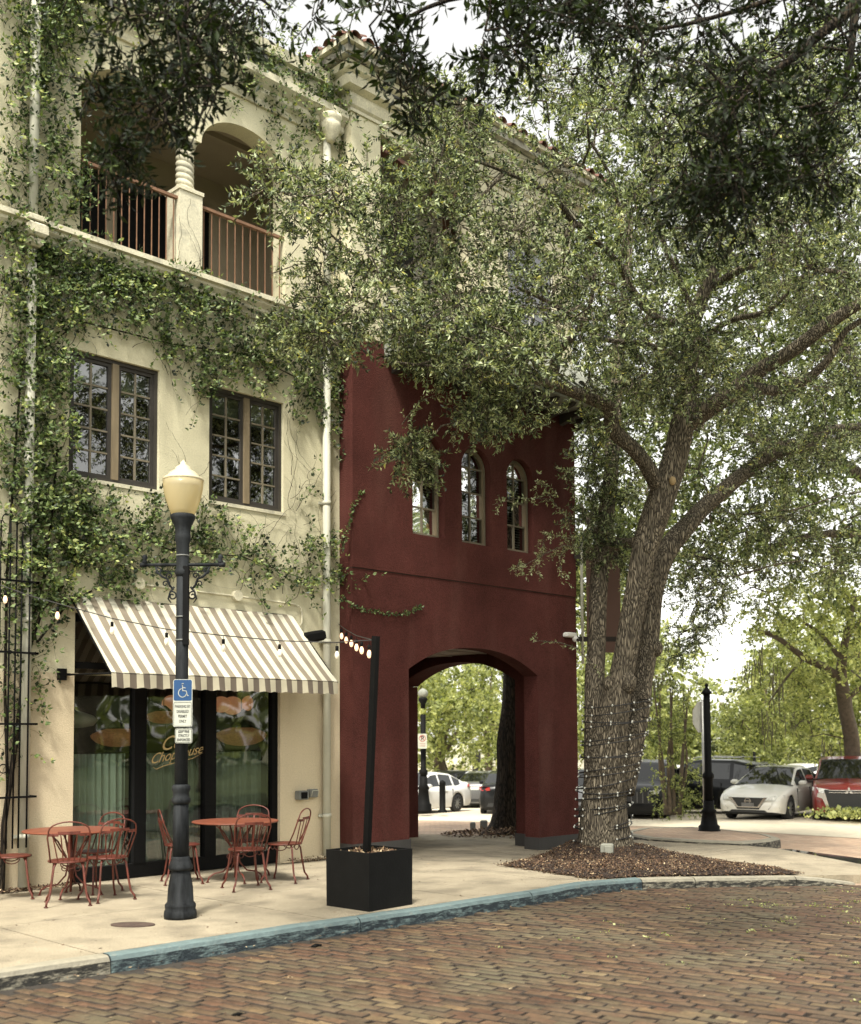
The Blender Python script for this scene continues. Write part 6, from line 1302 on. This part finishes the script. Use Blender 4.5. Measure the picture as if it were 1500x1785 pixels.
u3 = thing('ground_outlet', 'small grey utility box beside the trunk in the arch', 'electrical box', tuple(onG(843, 1447))); p = onG(843, 1447); b = MB(); b.bbox((p.x, p.y, p.z+.12), (.2, .16, .2), .02, rz=.7).bbox((p.x-.2, p.y+.15, p.z+.1), (.14, .12, .16), .02, rz=.7); b.build('box', M['grey'], u3)
fp = thing('lamp_post', 'thin dark lamp post far behind the white car roofs', 'post', tuple(onG(1315, 1395))); b = MB(); q = atD(1315, 1345, 50); b.tube([(q.x, q.y, -1.3), (q.x, q.y, atD(1315, 1300, 50).z)], .07, 8); b.build('shaft', M['black'], fp); b = MB(); q = atD(1315, 1298, 50); b.lathe([(.08, -.1), (.2, .0), (.2, .12), (.03, .25)], q, 10); b.build('head', M['black'], fp)
# bits on the street
for px, py, s, lab in ((549, 1651, .05, 'small black scrap of litter lying on the bricks near the kerb'), (412, 1772, .035, 'dark crumpled leaf on the bricks at the bottom edge')):
    p = onG(px, py, -.125); t = thing('litter_scrap', lab, 'litter', tuple(p)); b = MB(); b.bbox((p.x, p.y, p.z+.012), (s*1.8, s*.9, .025), .008, rz=random.random()).bbox((p.x+s, p.y, p.z+.01), (s*.6, s*.7, .02), .006, rz=.5); b.build('scrap', M['black'], t)
# ================================================================ BACKDROP BUILDINGS
pbld = thing('pale_building', 'low white building beyond the car park seen through the arch', 'building', (60, 50, -1.2)); M['palewall'] = mat('pale_wall', (.62, .60, .50), .9, var=.05)
def fbox(px0, px1, py0, py1, d, th, m, name, parent):
    a = atD(px0, py0, d); c = atD(px1, py1, d); b = MB(); w = (px1-px0)*d/FOC; h = a.z-c.z; b.box(((a.x+c.x)/2+f0.x*th/2, (a.y+c.y)/2+f0.y*th/2, (a.z+c.z)/2), (w, th, h), rz=radians(-45)); return b.build(name, m, parent)
fbox(640, 990, 1302, 1400, 74, 6, M['palewall'], 'wall', pbld); fbox(640, 812, 1334, 1402, 70, .3, M['creamtrim'], 'garden_wall', pbld)
for x in (823, 868, 905, 940): fbox(x, x+14, 1310, 1345, 73.8, .2, M['dark'], 'window', pbld)
for x in (846, 884): fbox(x, x+7, 1302, 1385, 72.5, .5, M['white'], 'column', pbld)
pb2 = thing('white_building', 'white building with green shutters behind the red car', 'building', (80, 30, -1.2)); M['greenp'] = mat('green_panel', (.12, .25, .18), .6)
fbox(1385, 1560, 1290, 1400, 72, 6, M['palewall'], 'wall', pb2); fbox(1424, 1442, 1304, 1345, 71.8, .2, M['greenp'], 'shutter', pb2); fbox(1470, 1488, 1304, 1345, 71.8, .2, M['greenp'], 'shutter', pb2); fbox(1020, 1260, 1318, 1400, 80, 5, M['palewall'], 'side_wing', pb2); fbox(1300, 1385, 1312, 1400, 82, 5, M['palewall'], 'side_wing', pb2)
for x in (1040, 1085, 1120, 1190, 1225, 1330, 1355): fbox(x, x+14, 1328, 1352, 79.7 if x < 1300 else 81.7, .2, M['dark'], 'window', pb2)
# ================================================================ CARS
def carpaint(name, col, metal=.0, rough=.28): return mat(name, col, rough, metal=metal, coat=.7 if max(col) > .1 else .12, var=.04, vs=2, spec=.5 if max(col) > .1 else .25)
M['cwhite'] = carpaint('white_car_paint', (.70, .69, .66)); M['cpearl'] = carpaint('pearl_car_paint', (.62, .60, .54)); M['cred'] = carpaint('red_car_paint', (.16, .012, .010)); M['cblack'] = carpaint('black_car_paint', (.006, .0065, .007)); M['cgrey'] = carpaint('grey_car_paint', (.14, .14, .14), .4); M['csilver'] = carpaint('silver_car_paint', (.42, .42, .39), .5)
M['cglass'] = mat('car_glass', (.008, .009, .008), .06, spec=.5, coat=.25, metal=.0); M['cplast'] = mat('black_trim', (.015, .015, .015), .6); M['tyre'] = mat('tyre_rubber', (.018, .018, .018), .85); M['alloy'] = mat('alloy_rim', (.45, .45, .43), .35, metal=.7)
M['lens'] = mat('headlight_lens', (.55, .55, .52), .12, coat=1, var=.4, vs=18); M['chrome'] = mat('chrome', (.62, .62, .6), .15, metal=1); M['tail'] = mat('tail_lamp', (.30, .012, .01), .2, coat=.8); M['platem'] = mat('licence_plate', (.55, .56, .52), .5); M['amber'] = mat('amber_lens', (.45, .12, .02), .3)
def lerp(tab, x):
    if x <= tab[0][0]: return tab[0][1]
    for a, b in zip(tab, tab[1:]):
        if x <= b[0]: return a[1]+(b[1]-a[1])*(x-a[0])/(b[0]-a[0])
    return tab[-1][1]
STY = {
 'sedan': dict(L=4.62, W=1.80, wr=.325, ax=(1.42, -1.26), top=[(-2.31, .80), (-2.25, 1.0), (-2.0, 1.06), (-1.7, 1.06), (-1.2, .98), (.9, .95), (1.2, .93), (1.8, .82), (2.15, .70), (2.31, .52)], roof=[(-1.80, 1.06), (-1.05, 1.38), (-.4, 1.45), (.1, 1.42), (1.05, .95)], ws=.08, rw=-1.0, belt=.90, pill=((-.30, -.22), (-1.12, -1.02))),
 'suv': dict(L=4.62, W=1.86, wr=.36, ax=(1.40, -1.28), top=[(-2.31, .9), (-2.25, 1.12), (-1.2, 1.10), (.8, 1.10), (1.1, 1.09), (1.9, 1.00), (2.2, .88), (2.31, .62)], roof=[(-2.22, 1.12), (-1.95, 1.55), (-1.2, 1.68), (-.2, 1.70), (.25, 1.62), (.98, 1.10)], ws=.22, rw=-1.95, belt=1.04, pill=((-.32, -.24), (-1.32, -1.2))),
 'hatch': dict(L=4.1, W=1.76, wr=.31, ax=(1.25, -1.2), top=[(-2.05, .85), (-1.98, 1.0), (-1.2, .98), (.8, .95), (1.1, .93), (1.7, .82), (1.95, .7), (2.05, .52)], roof=[(-1.98, 1.0), (-1.65, 1.35), (-.9, 1.47), (-.1, 1.47), (.25, 1.38), (.98, .95)], ws=.2, rw=-1.6, belt=.92, pill=((-.30, -.22), (-1.2, -1.1))),
}
def car(label, style, paint, loc, heading, face_='sedan', group='cars in the car park', grille='plain', rimk=5, colour='white'):
    S = STY[style]; t = thing('parked_car', label, 'car', (0, 0, 0), 0, group); Lh, Wh = S['L']/2, S['W']/2
    def plan(x):
        u = abs(x)/Lh; return Wh*(1-.10*max(0, (u-.72)/.28)**1.5-.16*max(0, (u-.93)/.07)**2)
    xs = sorted(set([round(-Lh+S['L']*i/46, 3) for i in range(47)]+[round(a+S['wr']*1.22*cos(k*pi/10), 3) for a in S['ax'] for k in range(11)]+[round(Lh-.03, 3), round(-Lh+.03, 3)]))
    ra = S['wr']*1.2; b = MB(); rings = []
    for x in xs:
        zt = lerp(S['top'], x); w = plan(x); zb = .20+.06*max(0, (abs(x)-Lh+.35)/.35)
        for a in S['ax']:
            if abs(x-a) < ra: zb = max(zb, S['wr']-.02+sqrt(ra*ra-(x-a)**2))
        zs = min(S['belt'], zt-.04); P_ = [(w*.96, zb), (w*.995, max(zb, .36)), (w, max(zb, .56)), (w*.985, max(zb, .56+(zs-.56)*.55)), (w*.955, max(zb+.01, zs)), (w*.86, zt-.025), (w*.5, zt+.008), (0, zt+.02)]
        rings.append([(x, y, z) for y, z in P_]+[(x, -y, z) for y, z in P_[:-1][::-1]])
    n = len(rings[0]); b.add([p for r in rings for p in r], [(i*n+k, (i+1)*n+k, (i+1)*n+k+1, i*n+k+1) for i in range(len(rings)-1) for k in range(n-1)]+[tuple(range(n)), tuple((len(rings)-1)*n+k for k in reversed(range(n)))], 0, True)
    b.build('body', M[paint], t, world=False, fix=True)
    b = MB(); b.bb(-Lh+.3, Lh-.3, -Wh*.80, Wh*.80, .17, .62); 
    for a in S['ax']: b.bb(a-ra, a+ra, -Wh*.90, Wh*.90, .42, .75) if False else None
    b.build('underbody', M['cplast'], t, world=False)
    # cabin
    R0, R1 = S['roof'][0][0], S['roof'][-1][0]; xs2 = sorted(set([round(R0+(R1-R0)*i/40, 3) for i in range(41)]+[p for q in S['pill'] for p in q]+[S['ws'], S['rw']]))
    rings = []
    for x in xs2:
        zr = lerp(S['roof'], x); zb = min(lerp(S['top'], x)-.05, S['belt']-.02); wb = plan(x)*.93; f = max(0, min(1, (zr-zb)/.5)); wr_ = wb-(.20 if style != 'suv' else .15)*f
        P_ = [(wb, zb), (wb-.02*f, zb+(zr-zb)*.12), (wr_+.015, zb+(zr-zb)*.84), (wr_-.04, zb+(zr-zb)*.95), (wr_*.6, zr-.008), (0, zr)]
        rings.append([(x, y, z) for y, z in P_]+[(x, -y, z) for y, z in P_[:-1][::-1]])
    n = len(rings[0]); F = {'cabin': [], 'side_window': [], 'windscreen': [], 'rear_window': []}
    for i in range(len(rings)-1):
        xm = (xs2[i]+xs2[i+1])/2
        for k in range(n-1):
            side = k in (1, n-3); topk = 3 <= k <= n-5+0
            key = 'cabin'
            pil = any(a <= xm <= c for a, c in S['pill']) or xm > R1-.32 or xm < R0+.30
            if side and not pil and xm > R0+.25: key = 'side_window'
            if 3 <= k <= n-5 and xm > S['ws'] and xm < R1-.02: key = 'windscreen'
            if 3 <= k <= n-5 and xm < S['rw'] and xm > R0+.02: key = 'rear_window'
            F[key].append((i*n+k, (i+1)*n+k, (i+1)*n+k+1, i*n+k+1))
    V_ = [p for r in rings for p in r]
    sw = F.pop('side_window'); F['side_window'] = [f for f in sw if V_[f[0]][1] > 0]; F['side_window '] = [f for f in sw if V_[f[0]][1] < 0]
    for key, fs in F.items():
        key = key.strip()
        used = sorted({v for f in fs for v in f}); ix = {v: j for j, v in enumerate(used)}; b = MB(); b.add([V_[v] for v in used], [tuple(ix[v] for v in f) for f in fs], 0, True); b.build(key, M[paint] if key == 'cabin' else M['cglass'], t, world=False)
    # wheels
    for a in S['ax']:
        for s in (1, -1):
            r = S['wr']; yc = s*(Wh-.115); b = MB(); vs = []; prof = [(r*.62, .095), (r*.93, .10), (r, .07), (r, -.07), (r*.93, -.10), (r*.62, -.095)]; nn = 22
            for rr, yy in prof:
                for k in range(nn): vs.append((a+rr*cos(2*pi*k/nn), yc+yy, r+rr*sin(2*pi*k/nn)))
            b.add(vs, [(i*nn+k, i*nn+(k+1) % nn, (i+1)*nn+(k+1) % nn, (i+1)*nn+k) for i in range(5) for k in range(nn)], 0, True)
            wh = b.build('wheel', M['tyre'], t, world=False)
            b = MB(); yo = yc+s*.075
            for k in range(rimk*2):
                an = 2*pi*k/(rimk*2); b.box((a+r*.36*cos(an), yo, r+r*.36*sin(an)), (r*.60, .02, .030), M=Matrix.Rotation(-an, 3, 'Y'))
            vs = [(a+q*cos(2*pi*k/nn), yo+s*.012, r+q*sin(2*pi*k/nn)) for q in (r*.60, r*.67) for k in range(nn)]; b.add(vs, [(k, (k+1) % nn, nn+(k+1) % nn, nn+k) for k in range(nn)]); b.lathe([(.045, 0), (.04, .01)], (0, 0, 0), 8) if False else None
            b.box((a, yo+s*.005, r), (.09, .02, .09)); b.build('rim', M['alloy'], wh, world=False, fix=True)
            b = MB(); vs = [(a+r*.62*cos(2*pi*k/nn), yc+s*.03, r+r*.62*sin(2*pi*k/nn)) for k in range(nn)]; b.add(vs, [tuple(range(nn))]); b.build('hub_shadow', M['cplast'], wh, world=False)
    zl = lerp(S['top'], Lh-.22); 
    def plate_(name, m, x, pts_, th=.02, s=0):
        b = MB(); b.prism(pts_, x-th, x, 'X'); return b.build(name, m, t, world=False)
    # front
    fx = Lh+.012; hz = zl-.10
    for s in (1, -1):
        b = MB(); b.add([(Lh-.02, s*Wh*.56, hz-.07), (Lh-.10, s*Wh*.84, hz-.045), (Lh-.48, s*(Wh*.955), hz+.035), (Lh-.36, s*Wh*.88, hz+.115), (Lh-.10, s*Wh*.60, hz+.05), (Lh+.02, s*Wh*.56, hz-.06)], [(0, 1, 2, 3, 4)] if s > 0 else [(4, 3, 2, 1, 0)])
        v = [(Lh+.015, s*Wh*.52, hz-.055), (Lh-.055, s*Wh*.80, hz-.05), (Lh-.42, s*Wh*.985, hz+.0), (Lh-.42, s*Wh*.975, hz+.09), (Lh-.10, s*Wh*.80, hz+.075), (Lh-.015, s*Wh*.53, hz+.035)]
        b = MB(); b.add(v+[(p[0]-.06, p[1]*.97, p[2]) for p in v], [tuple(range(6)), tuple(range(11, 5, -1))]+[(i, (i+1) % 6, 6+(i+1) % 6, 6+i) for i in range(6)]); b.build('headlight', M['lens'], t, world=False)
        b = MB(); b.add([(Lh-.01, s*Wh*.60, .33), (Lh-.13, s*Wh*.90, .36), (Lh-.15, s*Wh*.90, .46), (Lh-.02, s*Wh*.72, .44)], [(0, 1, 2, 3)]); b.v = [(x+.022, y*1.005, z) for x, y, z in b.v]; b.build('fog_intake', M['cplast'], t, world=False, fix=False)
        b = MB(); xm_ = S['ws']+.55; b.bbox((xm_, s*(Wh+.07), S['belt']+.09), (.13, .20, .13), .04); b.build('mirror', M[paint], t, world=False)
        zt_ = lerp(S['top'], -Lh+.12)-.13; b = MB(); v = [(-Lh-.012, s*Wh*.55, zt_-.05), (-Lh+.06, s*Wh*.86, zt_-.06), (-Lh+.34, s*Wh*.985, zt_-.01), (-Lh+.30, s*Wh*.965, zt_+.07), (-Lh+.05, s*Wh*.86, zt_+.09), (-Lh-.01, s*Wh*.56, zt_+.06)]
        b.add(v+[(p[0]+.06, p[1]*.97, p[2]) for p in v], [tuple(range(6)), tuple(range(11, 5, -1))]+[(i, (i+1) % 6, 6+(i+1) % 6, 6+i) for i in range(6)]); b.build('tail_light', M['tail'], t, world=False)
        for xd in (-.25, .82-.25*(style == 'suv')):
            b = MB(); b.bbox((xd-.28, s*(Wh*.998), S['belt']-.12), (.16, .03, .03), .008); b.build('door_handle', M[paint], t, world=False)
        b = MB(); 
        for xd in (S['ax'][0]-.55, (S['pill'][0][0]+S['pill'][0][1])/2, S['ax'][1]+.32): b.bb(xd-.005, xd+.005, s*(Wh*.975), s*(Wh*1.004), .38, S['belt']-.05)
        b.build('door_gap', M['cplast'], t, world=False)
    if grille == 'vee':
        plate_('grille', M['cplast'], fx, [(-.50, hz+.02), (-.30, .33), (.30, .33), (.50, hz+.02)]); 
        for s in (1, -1): plate_('grille_trim', M['chrome'], fx+.012, [(s*.53, hz+.03), (s*.44, hz+.03), (s*.27, .40), (0, .40), (0, .375), (s*.31, .375)], .02)
        b = MB(); b.prism([(.085*cos(a), hz-.07+.085*sin(a)) for a in np.linspace(0, 2*pi, 20)[:-1]], fx, fx+.014, 'X', holes=[[(.066*cos(a), hz-.07+.066*sin(a)) for a in np.linspace(0, 2*pi, 20)[:-1]]]); b.bb(fx, fx+.018, -.10, .10, hz-.085, hz-.055); b.build('badge', M['chrome'], t, world=False)
        plate_('number_plate', M['cgrey'], fx+.02, [(-.17, .40), (.17, .40), (.17, .50), (-.17, .50)]); plate_('lower_intake', M['cplast'], fx-.002, [(-.55, .24), (.55, .24), (.45, .31), (-.45, .31)])
    elif grille == 'shield':
        plate_('grille', M['cplast'], fx, [(-.62, hz+.03), (-.50, .36), (.50, .36), (.62, hz+.03)]); b = MB(); b.bb(fx, fx+.015, -.5, .5, hz+.005, hz+.025).bb(fx, fx+.015, -.5, .5, hz-.05, hz-.035); b.build('grille_bar', M['chrome'], t, world=False)
        for s in (1, -1):
            b = MB(); b.prism([(s*.60, hz-.04), (s*.78, hz-.06), (s*.80, hz-.16), (s*.66, hz-.20), (s*.58, .42), (s*.50, .42)], fx-.03, fx+.016, 'X'); b.build('grille_blade', M['chrome'], t, world=False)
            plate_('bumper_corner', M['cred'], fx+.01, [(s*.66, .55), (s*.80, .60), (s*.82, .70), (s*.68, .70)], .05)
        b = MB()
        for an in (pi/2, pi/2+2*pi/3, pi/2+4*pi/3): c = (.062*cos(an), hz-.005+.062*sin(an)); d1 = (cos(an), sin(an)); d2 = (-sin(an), cos(an)); b.prism([(c[0]+d1[0]*.055, c[1]+d1[1]*.055), (c[0]+d2[0]*.032, c[1]+d2[1]*.032), (c[0]-d1[0]*.055, c[1]-d1[1]*.055), (c[0]-d2[0]*.032, c[1]-d2[1]*.032)], fx+.012, fx+.028, 'X')
        b.build('badge', M['chrome'], t, world=False); plate_('bumper_strip', M['cred'], fx+.012, [(-.62, .33), (.62, .33), (.62, .37), (-.62, .37)])
    elif grille == 'truck':
        plate_('grille', M['cplast'], fx, [(-.55, hz+.02), (-.55, .50), (.55, .50), (.55, hz+.02)]); b = MB()
        for k in range(7): b.bb(fx, fx+.012, -.5+k*.16, -.47+k*.16, .52, hz)
        b.build('grille_bar', M['cgrey'], t, world=False)
    else: plate_('grille', M['cplast'], fx, [(-.45, hz-.02), (-.35, hz-.10), (.35, hz-.10), (.45, hz-.02)]); plate_('lower_intake', M['cplast'], fx, [(-.5, .42), (-.55, .30), (.55, .30), (.5, .42)])
    rx = -Lh-.012; zp = lerp(S['top'], -Lh+.12)-.16; plate_('rear_plate', M['platem'], rx, [(-.17, zp-.09), (.17, zp-.09), (.17, zp+.03), (-.17, zp+.03)], -.02); plate_('rear_bumper', M['cplast'], rx+.006, [(-.6, .30), (.6, .30), (.55, .42), (-.55, .42)], -.02)
    if style == 'suv':
        for s in (1, -1): b = MB(); b.tube([(-1.6, s*.66, 1.72), (-1.5, s*.66, 1.75), (-.1, s*.66, 1.765), (.05, s*.66, 1.70)], .015, 5); b.build('roof_rail', M['alloy'] if grille != 'truck' else M['cplast'], t, world=False)
    t.location = loc; t.rotation_euler.z = heading; return t
def place(px, d, dr, dd, **kw):
    """px of the car's centre, its distance; nose direction in plan as right / away components"""
    q = atD(px, 1290, d); v = r0*dr+f0*dd; return car(loc=(q.x, q.y, zg(q.x, q.y)-.13), heading=atan2(v.y, v.x), **kw)
place(1350, 32.1, -.58, -.815, label='pearl white sedan facing us with vee shaped chrome grille, right of the corner post', style='sedan', paint='cpearl', grille='vee', rimk=5)
place(1474, 31.6, -.33, -.945, label='red crossover with black and chrome front at the right edge', style='suv', paint='cred', grille='shield', rimk=4)
place(726, 39.5, -.58, -.81, label='white sedan in profile behind the bollard through the arch', style='sedan', paint='cwhite', rimk=5, group='cars beyond the arch')
place(842, 45.5, .20, .98, label='grey sedan seen from behind through the arch, left of the oak trunk', style='sedan', paint='cgrey', group='cars beyond the arch')
place(885, 39.5, .12, .99, label='black sedan tail half hidden by the oak trunk in the arch', style='sedan', paint='cblack', group='cars beyond the arch')
place(800, 50, .72, .68, label='dark grey hatchback in the row behind the white sedan in the arch', style='hatch', paint='cgrey', group='cars beyond the arch')
place(1122, 34, -.34, -.94, label='black truck-fronted car facing us between oak trunk and myrtle', style='suv', paint='cblack', grille='truck')
place(1224, 35.5, -.80, .6, label='black estate with red tail light behind the corner post', style='suv', paint='cblack')
place(1010, 36, -.2, -.97, label='dark grey car showing between red wall and oak trunk', style='sedan', paint='cgrey')
place(1168, 40, .35, -.93, label='white car behind the myrtle stems, bonnet facing us', style='sedan', paint='cwhite')
place(1275, 43, -.88, -.45, label='pale silver hatchback between black estate and pearl sedan', style='hatch', paint='csilver')
place(1412, 42, .85, .5, label='white car roof showing above the pearl sedan', style='sedan', paint='cwhite')
place(1090, 42, .9, -.4, label='silver car in the row behind the oak trunk', style='sedan', paint='csilver')
place(1500, 40, .9, -.3, label='white car mostly hidden behind the red crossover', style='sedan', paint='cwhite')
place(1062, 38, -.3, -.95, label='black car between banner oak trunk and the dark truck-fronted car', style='sedan', paint='cblack')
place(1190, 50, .95, .2, label='white car in the far row behind the myrtle', style='sedan', paint='cwhite')
place(1330, 52, .9, .3, label='dark hatchback in the far row behind the pearl sedan', style='hatch', paint='cgrey')
place(1455, 50, -.9, -.3, label='silver car in the far row between pearl sedan and red crossover', style='sedan', paint='csilver')
place(808, 46, .75, .65, label='black hatchback close behind the white sedan in the arch', style='hatch', paint='cblack', group='cars beyond the arch')
vn = thing('shuttle_bus', 'white shuttle van with big windscreen above the red car', 'van', (0, 0, 0)); q = atD(1464, 1290, 62); p = Vector((q.x, q.y, zg(q.x, q.y)-.13))
b = MB(); b.prism([(-2.8, .35), (2.4, .35), (2.6, .9), (2.45, 1.3), (1.95, 2.45), (1.7, 2.6), (-2.8, 2.6)], -1.0, 1.0, 'Y'); b.build('body', M['cwhite'], vn, world=False)
b = MB(); b.add([(2.475, -.9, 1.32), (2.475, .9, 1.32), (2.0, .8, 2.38), (2.0, -.8, 2.38)], [(0, 1, 2, 3)]); b.build('windscreen', M['cglass'], vn, world=False)
for s in (1, -1):
    b = MB(); b.prism([(.9, 1.35), (2.2, 1.35), (1.85, 2.3), (.9, 2.3)], s*1.0, s*1.012, 'Y'); b.build('side_window', M['cglass'], vn, world=False)
    for x in (1.6, -1.8): b = MB(); b.tube([(x, s*.75, .38), (x, s*.98, .38)], .38, 18); b.build('wheel', M['tyre'], vn, world=False)
vn.location = p; v = r0*-.75+f0*-.66; vn.rotation_euler.z = atan2(v.y, v.x)
